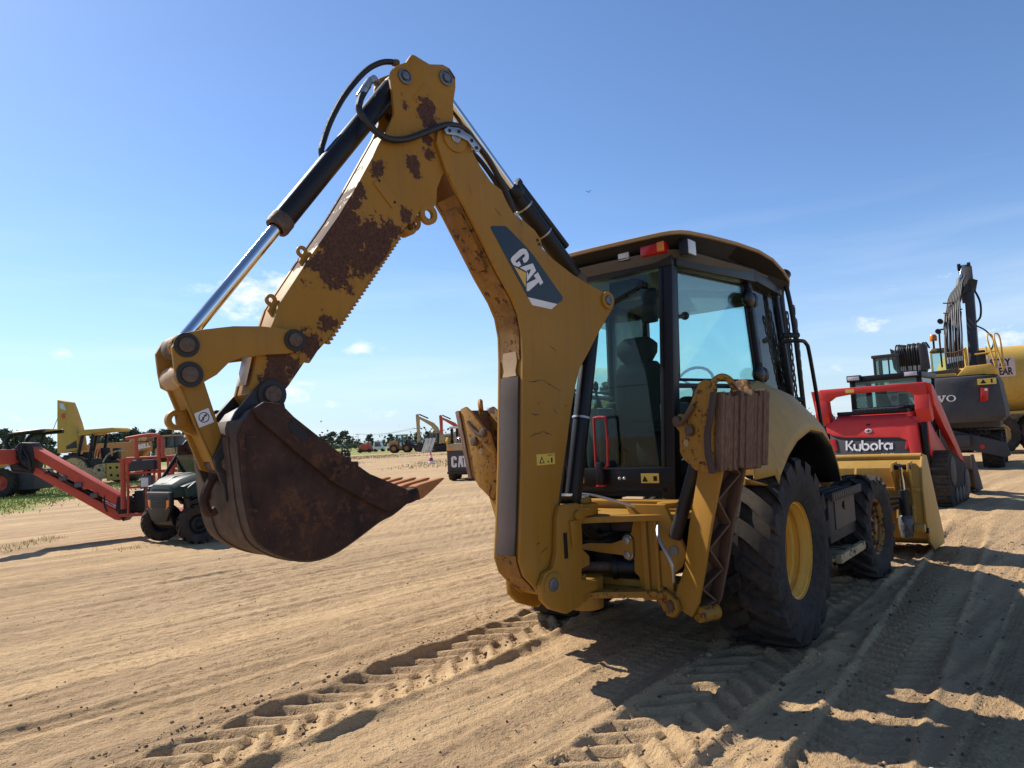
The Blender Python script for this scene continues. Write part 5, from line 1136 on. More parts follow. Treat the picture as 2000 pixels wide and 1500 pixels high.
# slab-serif name on the counterweight (the first letter hides behind the red loader)
def vpoly(par, pts, y=-1.372, name='letter'): m = MB(); m.prism(pts, y-.012, y, 'y'); return m.build(name, M_white, par, 0)
zb, ht = 1.86, .18
def lO(x):
    for a in range(16):
        t0, t1 = 2*math.pi*a/16, 2*math.pi*(a+1)/16
        f = lambda t, k: (x+.11+(.115-.045*k)*math.cos(t), zb+ht/2+(ht/2-.022*k)*math.sin(t))
        yield [f(t0, 0), f(t1, 0), f(t1, 1), f(t0, 1)]
def place_letter(kind, x, y):
    m = MB()
    if kind == 'O':
        for q in lO(x): m.prism(q, y-.012, y, 'y')
    elif kind == 'V':
        m.prism([(x+.0, zb+ht), (x+.10, zb+ht), (x+.10, zb+ht-.025), (x+.078, zb+ht-.025), (x+.118, zb+.055), (x+.155, zb+ht-.025), (x+.135, zb+ht-.025), (x+.135, zb+ht), (x+.225, zb+ht), (x+.225, zb+ht-.025), (x+.20, zb+ht-.025), (x+.125, zb), (x+.095, zb), (x+.02, zb+ht-.025), (x, zb+ht-.025)], y-.012, y, 'y')
    else:
        m.prism([(x, zb), (x, zb+.025), (x+.025, zb+.025), (x+.025, zb+ht-.025), (x, zb+ht-.025), (x, zb+ht), (x+.11, zb+ht), (x+.11, zb+ht-.025), (x+.078, zb+ht-.025), (x+.078, zb+.03), (x+.15, zb+.03), (x+.165, zb+.07), (x+.19, zb+.07), (x+.185, zb), ], y-.012, y, 'y')
    return m.build('letter', M_white, vo, 0)
for k, x in (('V', -.77), ('O', -.54), ('L', -.30), ('V', -.105), ('O', .125)):
    place_letter(k, x, -(1.42-.12*max(0, .2-(x+.11))/1.25)*.988-.012)
B(vo, 'warning_label', M_warn, .86, 1.28, -1.36, -1.30, 2.26, 2.42, 0); m = MB(); m.prism([(.92, 2.29), (1.06, 2.29), (.99, 2.40)], -1.366, -1.361, 'y'); m.build('warning_symbol', M_satin, vo, 0); B(vo, 'warning_figure', M_satin, 1.16, 1.20, -1.366, -1.361, 2.29, 2.40, 0)
PR(vo, 'tail_lamp', M_redlens, [(.92,2.18),(1.10,2.18),(1.06,1.84),(.88,1.80)], -1.36, -1.30, 'y', .01); CY(vo, 'lamp_bulb', M_lens, (1.04, -1.375, 2.12), (1.04, -1.36, 2.12), .035)
B(vo, 'slew_platform', M_volvogrey, -1.25, 1.25, -.7, 1.5, 1.12, 2.53, .03); CY(vo, 'slew_ring', M_dark, (0, .3, .9), (0, .3, 1.15), .6, n=28)
# cab on the left
cv = B(vo, 'cab', M_volvogrey, -1.98, -1.90, 1.0, 1.06, 2.5, 3.42, .01)
for x, y in ((-1.94, 2.2), (-1.28, 1.03), (-1.28, 2.2)): B(vo, 'cab_post', M_volvogrey, x-.04, x+.04, y-.04, y+.04, 1.6, 3.42, .01)
B(vo, 'cab_roof', M_volvogrey, -2.02, -1.22, .95, 2.3, 3.40, 3.50, .03); B(vo, 'cab_pane', M_clear, -1.90, -1.32, 1.02, 1.026, 2.5, 3.40, 0); B(vo, 'pane_divider', M_volvogrey, -1.56, -1.52, .99, 1.05, 2.5, 3.4, .005); B(vo, 'cab_base', M_volvogrey, -2.0, -1.25, .98, 2.3, 1.4, 2.52, .03); B(vo, 'cab_side_pane', M_clear, -1.96, -1.955, 1.1, 2.15, 2.5, 3.38, 0)
# folded bucket arm piece seen end-on between cab and boom, with its hose bundle
hb = PR(vo, 'hose_manifold', M_volvogrey, [(-1.52,3.70),(-1.40,3.62),(-.55,3.70),(-.50,3.05),(-.62,2.80),(-1.30,2.80),(-1.46,3.05)], 1.3, 1.8, 'y', .03)
random.seed(6)
for i in range(13):
    x = -1.36+i*.066; j = random.uniform(-.03, .03)
    TB(vo, 'manifold_hose', M_black, [(x+j, 1.25, 3.08), (x, 1.18, 3.35), (x+j, 1.2, 3.66), (x+.05, 1.4, 3.76+j), (x+.1+j, 1.6, 3.62)], .026, 7)
    CY(vo, 'hose_ferrule', M_steel, (x+j, 1.245, 3.12), (x+j, 1.25, 2.94), .024, n=8, bev=0)
PR(vo, 'manifold_cover', M_volvogrey, [(-.70,3.76),(-.50,3.70),(-.46,2.95),(-.68,2.95)], 1.1, 1.5, 'y', .02)
B(vo, 'far_cab', M_clear, -.50, .0, 2.0, 2.6, 2.7, 3.5, .03); PR(vo, 'far_cab_roof', M_oldtan, [(-.52,3.5),(-.42,3.62),(-.02,3.60),(.04,3.48)], 1.95, 2.65, 'y', .02)
CY(vo, 'beacon_stem', M_satin, (-.36, 1.9, 3.6), (-.36, 1.9, 3.86), .03); m = MB(); m.lathe([(.10, 0), (.11, .03), (.11, .14), (.08, .2), (.001, .22)], (-.36, 1.9, 3.84), (0, 0, 1), 18); m.build('beacon', M_amber, vo, 0)
# boom rising, dark, with cylinder, hoses and couplings
PR(vo, 'boom', M_volvogrey, [(.55,2.0),(1.25,2.1),(1.75,3.4),(2.35,5.0),(2.60,5.75),(2.48,6.12),(2.28,6.10),(2.02,5.5),(1.35,3.9),(.62,2.5)], .58, .82, 'x', .02)
PR(vo, 'stick_head', M_volvogrey, [(2.35,6.15),(2.5,6.2),(2.75,5.9),(2.9,5.2),(2.7,5.0),(2.4,5.5)], .46, .74, 'x', .02)
CY(vo, 'boom_cylinder_rod', M_chrome, (.62, 1.0, 2.9), (.62, 1.75, 4.3), .055); CY(vo, 'stick_cylinder', M_greyplastic, (.38, 1.95, 5.0), (.50, 2.2, 5.72), .10); CY(vo, 'stick_rod', M_chrome, (.50, 2.2, 5.72), (.60, 2.35, 6.15), .055)
for x in (.44, .70): CY(vo, 'tip_boss', M_satin, (x, 2.38, 6.12), (x+.09, 2.38, 6.12), .11)
for i in range(9):
    x = .05+i*.052; k = i % 3; top = 4.55+.06*i
    TB(vo, 'boom_hose', M_black, [(x-.02, .75, 2.85), (x-.03, .80, 3.3), (x-.02+.01*k, 1.05, 3.9), (x+.0, 1.35, top-.2), (x+.04, 1.6, top+.1), (x+.10, 1.85, top+.5), (x+.2, 2.0, top+.75)], .026, 7)
    if i % 2 == 0: TB(vo, 'hard_line', M_pin, [(x, .74, 2.9), (x, .8, 3.4), (x, 1.15, 4.2), (x+.02, 1.4, 4.6)], .018, 6)
for i in range(7): CY(vo, 'hose_ferrule', M_steel, (.08+i*.06, .73, 3.02+.01*i), (.08+i*.06, .74, 3.20), .028, n=8, bev=0)
for z in (3.35, 4.62, 4.95): TB(vo, 'hose_strap', M_pin, [(.02, .72+(z-3.35)*.55, z), (.25, .70+(z-3.35)*.55, z-.02), (.52, .74+(z-3.35)*.55, z+.06)], .022, 6)
for z, x in ((4.35, -.06), (4.05, -.14)): CY(vo, 'work_lamp', M_satin, (x, 1.05, z), (x, 1.3, z), .075); 
TB(vo, 'lamp_bracket', M_satin, [(-.12, 1.1, 2.95), (-.11, 1.1, 4.0), (0, 1.15, 4.1), (.05, 1.2, 4.3)], .025, 6)
random.seed(9)
for i in range(9): TB(vo, 'tip_hose', M_black, [(.25+i*.03, 1.95, 5.0+.03*i), (.48+i*.02, 1.85, 5.15+.03*i), (.74, 1.9, 5.3+.04*i), (.86+.01*i, 2.1, 5.25+.04*i)], .022, 6)
TB(vo, 'looped_hose', M_black, [(.84, 2.1, 5.3), (.96, 2.0, 4.9), (.94, 1.9, 4.45), (.80, 1.8, 4.25)], .03, 7); TB(vo, 'looped_hose', M_black, [(.82, 1.7, 4.15), (1.05, 1.5, 3.95), (1.22, 1.4, 3.62), (1.1, 1.3, 3.3), (.84, 1.2, 3.15)], .022, 7)
TB(vo, 'slim_mast', M_volvoyel, [(.56, .72, 2.55), (.54, .74, 3.0), (.53, .75, 3.45)], .035, 8); B(vo, 'muffler', M_satin, .80, 1.02, .6, .9, 2.8, 3.32, .03)
for x in (1.18, 1.34): TB(vo, 'hand_rail', M_volvoyel, [(x+.08, .0, 2.7), (x, .05, 3.2), (x-.06, .1, 3.6), (x-.02, .4, 3.74), (x+.06, .7, 3.6), (x+.08, .8, 2.7)], .022, 7)
TB(vo, 'rail_bar', M_volvoyel, [(.78, .1, 3.18), (1.1, .1, 3.2), (1.34, .1, 3.24)], .02, 7)
# undercarriage
PR(vo, 'blade_arm', M_volvogrey, [(-1.1,1.12),(.1,1.10),(.85,.86),(1.34,.70),(1.42,.36),(1.30,.30),(.5,.52),(-1.1,.52)], -.86, -.76, 'y', .02)
B(vo, 'under_frame', M_volvogrey, -.55, .55, -1.0, 2.6, .62, .95, .03); B(vo, 'swivel_box', M_dark, -.9, 1.0, -.5, 1.2, .9, 1.3, .04)
CY(vo, 'red_reflector', M_redlens, (.80, -.862, .60), (.80, -.875, .60), .06); m = MB(); m.bar((.65, -.5, .85), (.95, -.3, 1.25), .06, .06); m.build('strut', M_volvogrey, vo, .005)
for i in range(10): TB(vo, 'swivel_hose', M_black, [(-.2+i*.12, -.4, 1.25), (-.15+i*.12, -.62, 1.12), (-.1+i*.12, -.5, .98)], .02, 6)
for s in (-1, 1):
    for y in (-.15, 2.3): wheel(vo, 'wheel', (s*1.0, y, .52), .53, .50, .30, 20, .03, .05, .3, s, M_dark, hubr=.14, dish=.12, bolts=6, seg=36)
for s in (-1, 1): B(vo, 'mudguard', M_volvogrey, s*1.02-.3, s*1.02+.3, -.6, .3, 1.04, 1.10, .02)

# ================================================================ YELLOW TANKER TRUCK
tk = thing('tanker_truck', (19.75, 27.0, 0), 0, 'large yellow tanker truck with warning sign at the right edge behind the excavator', 'tanker truck')
m = MB(); m.lathe([(.2, -3.35), (.8, -3.3), (1.12, -3.12), (1.24, -2.8), (1.25, 3.3), (1.0, 3.5), (.1, 3.55)], (0, 0, 2.72), (1, 0, 0), 40); tank = m.build('tank', M_oldyel, tk, 0)
for x in (-2.5, -.6, 1.2): m = MB(); m.ring((x-.03, 0, 2.72), (x+.03, 0, 2.72), 1.27, 1.24, 40); m.build('tank_band', M_oldyel, tk, 0)
sg = PR(tk, 'warning_sign', plain('faded_sign_white', (.60, .47, .40), .6), [(-2.64,3.46),(-1.72,3.46),(-1.66,3.40),(-1.66,2.82),(-1.72,2.76),(-2.64,2.76),(-2.70,2.82),(-2.70,3.40)], -1.30, -1.275, 'y', .01)
for tx, zz in (('STAY', 3.16), ('CLEAR', 2.84)):
    q = stand(text_mb(tx, .36, .006, .012, width=.84 if tx == 'CLEAR' else .74), -2.18, -1.303, zz); q.build('sign_lettering', M_satin, tk, 0)
B(tk, 'chassis', M_oldtan, -3.0, 4.2, -.5, .5, .95, 1.5, .03); B(tk, 'side_step', M_oldyel, -2.9, -1.0, -1.2, -.9, 1.42, 1.52, .02)
TB(tk, 'ladder_rail', M_oldyel, [(-3.0, -1.3, 1.5), (-2.95, -1.32, 2.6), (-2.8, -1.0, 3.9)], .03, 7); 
for k in range(5): CY(tk, 'ladder_rung', M_oldyel, (-3.0, -1.3, 1.7+k*.3), (-2.6, -1.3, 1.7+k*.3), .02, n=8)
TB(tk, 'ladder_rail', M_oldyel, [(-2.6, -1.3, 1.5), (-2.58, -1.32, 2.6), (-2.45, -1.0, 3.9)], .03, 7)
for x in (-2.3, -.9, 3.4):
    for s in (-1, 1):
        w_ = wheel(tk, 'wheel', (x, s*1.0, .72), .72, .42, .36, 18, .03, .07, .25, 1, M_oldtan, hubr=.15, dish=.1, bolts=8, seg=36); w_.rotation_euler = (0, 0, -s*math.pi/2 if s > 0 else -math.pi/2)

# ================================================================ GREEN UTILITY VEHICLE
uv = thing('utility_vehicle', (-5.95, 12.7, 0), math.degrees(math.atan2(-.6, -.8)), 'dark green side-by-side utility vehicle half hidden behind the digging bucket', 'utility vehicle')
def sec(y, w, z0, z1, c=.10): return [(-w, y, z0), (w, y, z0), (w, y, z1-c), (w*.72, y, z1), (-w*.72, y, z1), (-w, y, z1-c)]
m = MB(); m.loft([sec(.57, .34, .84, .95, .05), sec(.53, .42, .80, 1.02, .08), sec(.30, .50, .80, 1.11, .10), sec(0, .56, .82, 1.16, .09), sec(-.40, .60, .86, 1.20, .08), sec(-.62, .62, .88, 1.22, .06)])
m.build('hood', M_green, uv, .02, ang=25)
m = MB(); m.loft([[(-.10, y, z), (.10, y, z), (.07, y, z+.03), (-.07, y, z+.03)] for y, z in ((.50, 1.01), (.2, 1.12), (-.5, 1.205))]); m.build('hood_crease', M_green, uv, .01)
for s in (-1, 1):
    PR(uv, 'side_cowl', M_green, [(.40,.95),(.10,1.06),(-.62,1.10),(-.95,.86),(-.72,.74),(-.42,.84),(-.02,.86),(.36,.80)], s*.60, s*.68, 'x', .02)
    PR(uv, 'headlamp', M_lens, [(.36,.955),(.05,1.02),(-.08,1.0),(.02,.915),(.34,.90)], s*.565, s*.60, 'x', .01)
    PR(uv, 'headlamp_brow', M_green, [(.44,.985),(.05,1.055),(-.12,1.03),(.05,1.015),(.38,.955)], s*.50, s*.63, 'x', .01)
    PR(uv, 'amber_marker', M_amber, [(.62,.62),(.62,.76),(.50,.76),(.54,.62)], s*.36-.0, s*.38, 'x', .004)
    PR(uv, 'marker_front', M_amber, [(s*.24,.76),(s*.36,.76),(s*.35,.66),(s*.24,.60)], .625, .645, 'y', .004)
    PR(uv, 'fender_flare', M_satin, [(.40,.78),(.30,.74),(-.02,.80),(-.36,.74),(-.46,.60),(-.40,.60),(-.34,.68),(-.02,.74),(.28,.68),(.36,.62)], s*.56, s*.72, 'x', .015)
    TB(uv, 'cage_pillar', M_satin, [(s*.60, -.02, 1.12), (s*.58, -.22, 1.42), (s*.55, -.44, 1.74), (s*.53, -.62, 1.80), (s*.53, -1.5, 1.82)], .032, 9); TB(uv, 'rear_pillar', M_satin, [(s*.60, -1.55, 1.0), (s*.55, -1.5, 1.82)], .03, 8, 1)
    B(uv, 'door_sill', M_satin, s*.55-.06, s*.55+.06, -1.6, -.5, .42, .62, .03)
PR(uv, 'front_bumper', M_satin, [(-.40,.88),(.40,.88),(.38,.58),(.24,.40),(-.24,.40),(-.38,.58)], .50, .64, 'y', .03); PR(uv, 'grille', M_dark, [(-.28,.82),(.28,.82),(.26,.62),(-.26,.62)], .63, .65, 'y', .01)
B(uv, 'bumper_cap', M_greyplastic, -.38, .38, .54, .67, .86, .90, .015)
for k in range(4): B(uv, 'grille_bar', M_satin, -.27, .27, .648, .662, .64+k*.045, .655+k*.045, .003)
PR(uv, 'skid_plate', M_satin, [(.62,.56),(.50,.34),(.2,.24),(-2.2,.24),(-2.2,.34),(.3,.40)], -.32, .32, 'x', .02)
B(uv, 'body_tub', M_satin, -.6, .6, -2.4, -.5, .40, .92, .05); B(uv, 'bench_seat', M_seat, -.55, .55, -1.35, -1.2, .9, 1.45, .05); B(uv, 'cargo_box', M_green, -.65, .65, -2.6, -1.6, .85, 1.2, .03)
B(uv, 'roof_panel', M_white, -.60, .60, -1.6, -.42, 1.83, 1.88, .02); TB(uv, 'cage_bar', M_satin, [(-.54, -.46, 1.75), (.54, -.46, 1.75)], .03, 8, 1); B(uv, 'windscreen', M_clear, -.52, .52, -.25, -.245, 1.2, 1.7, 0)
TB(uv, 'steering_wheel', M_satin, [(-.3+.17*math.cos(a), -.75, 1.22+.17*math.sin(a)) for a in [k*math.pi/8 for k in range(17)]], .014, 6, 1)
for s in (-1, 1):
    wheel(uv, 'front_wheel', (s*.62, 0, .335), .345, .25, .17, 16, .03, .055, .25, s, M_satin, steer=R(-20), hubr=.06, dish=.06, bolts=5, seg=40)
    wheel(uv, 'rear_wheel', (s*.62, -2.05, .335), .345, .25, .17, 16, .03, .055, .25, s, M_satin, hubr=.06, dish=.06, bolts=5, seg=40)
    m = MB(); m.cyl((s*.15, .05, .42), (s*.55, 0, .33), .03, n=8); m.build('suspension_arm', M_dark, uv, 0); CY(uv, 'shock_absorber', M_dark, (s*.42, .05, .36), (s*.36, .0, .80), .035, n=10)

for o_ in uv.children:                                    # short nose ahead of the front axle
    if 'wheel' in o_.name: continue
    for v in o_.data.vertices:
        if v.co.y > 0: v.co.y *= .58
# ================================================================ ORANGE BOOM LIFT
lf = thing('boom_lift', (-9.35, 14.0, 0), 0, 'orange-red boom lift whose double arm reaches down to a railed work basket', 'boom lift')
PR(lf, 'upper_arm', M_orange, [(.02,1.83),(.0,1.64),(.95,1.02),(1.00,.95),(1.14,.95),(1.20,.88),(1.66,.60),(1.74,.66),(1.68,.80)], -.12, .12, 'y', .01)
PR(lf, 'lower_arm', M_orange, [(-.08,1.38),(.0,1.44),(.10,1.40),(1.70,.46),(1.76,.38),(1.68,.32),(1.58,.34),(.02,1.29)], -.09, .09, 'y', .01)
PR(lf, 'knuckle', M_dark, [(-.22,1.92),(.02,1.90),(.08,1.50),(.02,1.30),(-.20,1.34),(-.34,1.6)], -.15, .15, 'y', .03)
random.seed(2)
for i in range(10): TB(lf, 'knuckle_hose', M_black, [(-.36+random.uniform(-.03, .03), -.17, 1.72-i*.03), (-.22+random.uniform(-.1, .1), -.21, 1.9-i*.06), (-.05+random.uniform(-.1, .1), -.2, 1.62-i*.03), (.02, -.17, 1.42-i*.01)], .018, 6)
CY(lf, 'levelling_cylinder', M_satin, (.25, 0, 1.32), (1.3, 0, .74), .05); CY(lf, 'cylinder_rod', M_chrome, (1.3, 0, .74), (1.65, 0, .56), .03)
for x, z in ((.55, 1.18), (.85, 1.04), (1.15, .82)): B(lf, 'hose_clip', M_greyplastic, x, x+.14, -.16, -.10, z-.04, z+.05, .01)
TB(lf, 'slack_hose', M_black, [(.25, -.1, 1.30), (.5, -.14, 1.27), (.72, -.14, 1.1), (.9, -.12, 1.0)], .02, 6); TB(lf, 'slack_hose', M_black, [(1.4, -.1, .86), (1.42, -.14, .62), (1.46, -.12, .50)], .016, 6)
# main boom running on towards the viewer's left
m = MB(); m.loft([[(x-.10, y, z-.16), (x+.10, y, z-.16), (x+.10, y, z+.12), (x-.10, y, z+.12)] for x, y, z in ((-.30, .1, 1.66), (-.42, -1.2, 1.68), (-.9, -5.4, 1.80))]); m.build('main_boom', M_orange, lf, .01)
B(lf, 'turret', M_orange, -1.6, -.5, -7.2, -5.2, .9, 1.7, .05); B(lf, 'base_frame', M_dark, -2.2, .1, -7.6, -4.8, .45, .9, .05)
for x in (-2.3, .2):
    for y in (-7.2, -5.2):
        w_ = wheel(lf, 'wheel', (x, y, .45), .46, .35, .26, 16, .03, .06, .3, 1 if x > 0 else -1, M_orange, hubr=.12, dish=.08, seg=32)
PR(lf, 'rotator', M_satin, [(1.66,.78),(1.86,.70),(2.0,.62),(2.02,.46),(1.86,.42),(1.76,.30),(1.62,.55)], -.14, .14, 'y', .02); CY(lf, 'rotator_drum', M_satin, (1.92, 0, .40), (1.92, 0, .78), .10, n=20)
TB(lf, 'rotator_cable', M_black, [(1.95, -.1, .80), (2.2, -.15, .88), (2.4, -.1, .98)], .03, 7); TB(lf, 'rotator_cable', M_black, [(1.95, -.1, .74), (2.25, -.18, .82), (2.45, -.12, .90)], .025, 7)
# basket
bk = PR(lf, 'basket_floor', M_orange, [(1.78,.40),(3.5,.40),(3.5,.46),(1.78,.46)], -.3, .75, 'y', .006)
T2 = lambda nm, p, r=.028, sub=1: TB(lf, nm, M_orange, p, r, 8, sub)
for y in (-.28, .72):
    for x in (1.95, 2.30, 2.72, 3.15, 3.48): T2('basket_post', [(x, y, .44), (x, y, 1.50)], .024)
    for z in (.95, 1.22, 1.50): T2('basket_rail', [(1.93, y, z), (3.5, y, z)], .024)
for x in (1.93, 3.5):
    for z in (1.22, 1.50): T2('basket_end_rail', [(x, -.28, z), (x, .72, z)], .024)
T2('entry_hoop', [(2.62, -.28, 1.50), (2.62, -.28, 1.80), (2.55, -.28, 1.9), (2.35, -.28, 1.93), (1.92, -.28, 1.88)], .032, 3); T2('hoop_leg', [(2.12, -.28, 1.88), (2.12, -.28, 1.45)], .034); T2('hoop_leg', [(2.55, -.28, 1.9), (2.55, -.28, .95)], .034); T2('hoop_knee', [(2.80, -.28, .95), (2.82, -.28, 1.42), (2.95, -.28, 1.52), (3.3, -.28, 1.53)], .034, 3)
T2('basket_brace', [(2.62, -.28, .95), (2.95, -.28, 1.45)], .024); T2('basket_post', [(1.86, -.28, .55), (1.86, -.28, 1.50)], .05)
PR(lf, 'corner_plate', M_orange, [(1.74,1.50),(2.06,1.50),(2.02,1.42),(1.90,1.38)], -.30, -.27, 'y', .004)
B(lf, 'control_box', M_volvogrey, 2.06, 2.50, -.36, -.10, 1.26, 1.46, .03); CY(lf, 'control_pedestal', M_dark, (2.28, -.2, .5), (2.28, -.2, 1.28), .07); B(lf, 'manual_holder', M_greyplastic, 2.20, 2.42, -.32, -.2, .92, 1.16, .02); PR(lf, 'manual_label', M_white, [(2.22,.95),(2.36,.95),(2.36,1.12),(2.22,1.12)], -.326, -.321, 'y', 0)
B(lf, 'power_pack', M_satin, 2.02, 2.20, -.2, .2, .46, .88, .02); B(lf, 'tool_tray', M_satin, 2.95, 3.4, -.2, .3, .46, 1.3, .02)

# ================================================================ YELLOW COMPACTOR WITH RAISED BONNET
cp = thing('soil_compactor', (-26.0, 45.0, 0), 0, 'old yellow soil compactor with its tall bonnet tipped up and open canopy', 'compactor')
PR(cp, 'raised_bonnet', M_oldyel, [(-2.32,5.32),(-1.74,5.16),(-1.58,4.75),(-1.28,3.87),(-1.08,3.10),(-1.02,2.55),(-1.02,2.12),(-2.34,2.0)], -.55, .35, 'y', .03)
PR(cp, 'bonnet_window', plain('painted_sky_opening', (.55, .66, .74), .6), [(-2.16,5.10),(-1.92,5.05),(-1.76,4.62),(-2.16,4.80)], -.56, -.548, 'y', 0)  # opaque plate; sky showing through the opening is painted as pale blue
PR(cp, 'bonnet_grille', M_volvogrey, [(-1.78,2.40),(-1.14,2.75),(-1.08,2.28),(-1.76,2.22)], -.565, -.545, 'y', .01)
B(cp, 'bonnet_mark', M_orange, -2.05, -1.82, -.56, -.545, 4.15, 4.45, 0)
TB(cp, 'stay_cable', M_greyplastic, [(-2.3, -.2, 4.75), (-3.2, -.2, 2.5)], .02, 6, 1)
PR(cp, 'canopy_roof', M_oldyel, [(-.85,3.10),(-.72,3.28),(-.40,3.36),(1.30,3.40),(1.46,3.28),(1.42,3.18),(.3,3.16),(-.4,3.04),(-.82,3.0)], -.9, .9, 'y', .03)
for x0, x1 in ((-.62, -1.0), (.02, -.22)):
    for y in (-.75, .75): m = MB(); m.bar((x0, y, 3.05), (x1, y, 1.4), .16, .12, up=(0, 1, 0)); m.build('canopy_post', M_satin, cp, .01)
PR(cp, 'seat', M_seat, [(.25,1.5),(1.0,1.45),(1.05,1.62),(.5,1.7),(.4,2.2),(.25,2.2)], -.4, .4, 'y', .04); B(cp, 'operator_station', M_dark, -.9, .9, -.8, .8, 1.0, 1.55, .05)
TB(cp, 'steering_column', M_satin, [(-.15, 0, 1.5), (-.05, 0, 2.0)], .04, 7, 1); TB(cp, 'hose_loop', M_redlens, [(.0, -.5, 1.6), (.1, -.5, 2.1), (.3, -.5, 2.0), (.35, -.5, 1.5)], .03, 6); B(cp, 'filter_can', M_satin, 1.0, 1.35, -.4, 0, 1.5, 2.15, .06)
m = MB(); m.lathe([(.95, -.85), (1.0, -.8), (1.0, .8), (.95, .85), (.2, .85)], (-1.15, 0, .78), (0, 1, 0), 40); m.build('rear_drum', M_oldtan, cp, 0)
m = MB(); m.ring((-1.15, -.88, .78), (-1.15, -.84, .78), 1.03, .9, 40); m.build('drum_rim', M_dark, cp, 0)
for k in range(6): B(cp, 'engine_block', M_dark, -2.3+k*.3, -2.08+k*.3, -.5, .4, 1.3, 1.75+.12*(k % 3), .04)
PR(cp, 'main_frame', M_oldtan, [(-1.8,.92),(.1,1.02),(.35,1.18),(.9,1.25),(.9,.30),(.2,.25),(-.4,.3),(-1.2,.25),(-1.8,.4)], -.98, -.86, 'y', .03)
PR(cp, 'front_yoke', M_oldyel, [(.95,1.24),(2.15,1.22),(2.15,.20),(.95,.15)], -1.0, -.84, 'y', .03)
for x, z in ((1.2, .95), (1.6, .95), (1.25, .5), (1.65, .45), (-.9, .7), (.5, .85)): CY(cp, 'frame_hole', M_satin, (x, -1.004, z), (x, -.99, z), .09, n=14, bev=0)
for x in (1.85, 2.0): B(cp, 'frame_slot', M_satin, x, x+.05, -1.006, -.998, .6, .85, 0)
m = MB(); m.lathe([(.7, -.8), (.75, .8)], (1.6, 0, .72), (0, 1, 0), 36); m.build('front_drum', M_dark, cp, 0); TB(cp, 'fender_hoop', M_oldtan, [(.7, -.9, 1.3), (1.0, -.9, 1.75), (1.6, -.9, 1.95), (2.2, -.9, 1.9)], .05, 7)

# ================================================================ DUMP TRUCK
dt = thing('dump_truck', (-40.5, 80.0, 0), 0, 'dusty orange articulated dump truck in the background behind the boom lift', 'dump truck')
PR(dt, 'dump_body', M_bell, [(-8.2,2.9),(-6.4,3.15),(-.9,3.25),(-.55,3.05),(-.55,2.25),(-1.5,1.35),(-7.0,1.35),(-8.0,2.2)], -1.4, 1.4, 'y', .04)
PR(dt, 'headboard', M_oldtan, [(-1.9,3.2),(-1.7,3.62),(.2,3.62),(.0,3.2)], -1.2, 1.2, 'y', .04); PR(dt, 'name_panel', M_bell, [(-1.2,3.1),(.75,3.1),(.9,2.3),(-1.2,2.1)], -1.46, -1.40, 'y', .02)
q = stand(text_mb('BELL', .62, .01, .03, width=1.35), .0, -1.47, 2.48, 8); q.build('lettering', M_white, dt, 0)
for x in (1.0, 2.2, 3.15): m = MB(); m.bx(x-.07, x+.07, -1.2, 1.2, 1.9, 3.6); m.build('cab_post', M_satin, dt, .02)
B(dt, 'cab_glass', M_clear, 1.05, 3.1, -1.15, 1.15, 2.3, 3.55, 0); B(dt, 'cab_lower', M_oldtan, 1.0, 3.2, -1.22, 1.22, 1.3, 2.35, .05); B(dt, 'cab_roof', M_bell, .9, 3.35, -1.25, 1.25, 3.58, 3.74, .05)
PR(dt, 'bonnet', M_oldtan, [(3.1,2.5),(4.6,2.25),(5.1,1.9),(5.1,1.1),(3.1,1.1)], -1.1, 1.1, 'y', .08); TB(dt, 'rail', M_satin, [(2.6, -1.3, 2.4), (4.6, -1.25, 2.5)], .04, 6, 1)
for x in (-6.2, -4.2, 3.9):
    for s in (-1, 1): w_ = wheel(dt, 'wheel', (x, s*1.25, .85), .88, .65, .42, 16, .05, .12, .3, 1, M_oldtan, hubr=.2, dish=.15, seg=30, bolts=6); w_.rotation_euler = (0, 0, -math.pi/2 if s < 0 else math.pi/2)
B(dt, 'chassis', M_dark, -7, 4.8, -.6, .6, .8, 1.4, .05)

# ================================================================ DARK ROLLER AT THE LEFT EDGE
rl = thing('wheeled_roller', (-23.3, 33.4, 0), 0, 'tyred roller with bent dark roll bar at the far left on the grass', 'roller')
TB(rl, 'roll_bar', M_satin, [(.55, -.7, 1.5), (.30, -.7, 2.1), (.12, -.7, 2.5), (.35, -.7, 2.80), (.8, -.7, 2.88), (1.85, -.7, 2.93)], .10, 8, 5); TB(rl, 'roll_bar', M_satin, [(.55, .7, 1.5), (.30, .7, 2.1), (.12, .7, 2.5), (.35, .7, 2.80), (.8, .7, 2.88), (1.85, .7, 2.93)], .10, 8, 5)
TB(rl, 'bar_strut', M_satin, [(.62, -.7, 2.0), (.95, -.7, 2.84)], .09, 8, 1); TB(rl, 'bar_strut', M_satin, [(.62, .7, 2.0), (.95, .7, 2.84)], .09, 8, 1); PR(rl, 'canopy_sheet', M_oldtan, [(.3,2.86),(1.85,2.99),(1.85,3.02),(.28,2.92)], -.8, .8, 'y', .01)
PR(rl, 'body', M_volvogrey, [(-2.5,1.0),(-2.5,2.05),(-.3,2.12),(.0,2.2),(.2,2.05),(.5,1.95),(.5,.9)], -.8, .8, 'y', .05); PR(rl, 'bonnet', M_oldyel, [(-2.5,1.0),(-2.5,1.6),(.45,1.55),(.5,1.1)], -.86, -.80, 'y', .02)
B(rl, 'engine_cover', M_oldyel, -2.4, -.2, -.7, .7, 2.0, 2.14, .04); B(rl, 'tool_box', M_volvogrey, .5, 1.4, -.7, .7, .3, 1.2, .04); CY(rl, 'headlamp', M_chrome, (.35, -.9, 1.25), (.35, -.82, 1.25), .16)
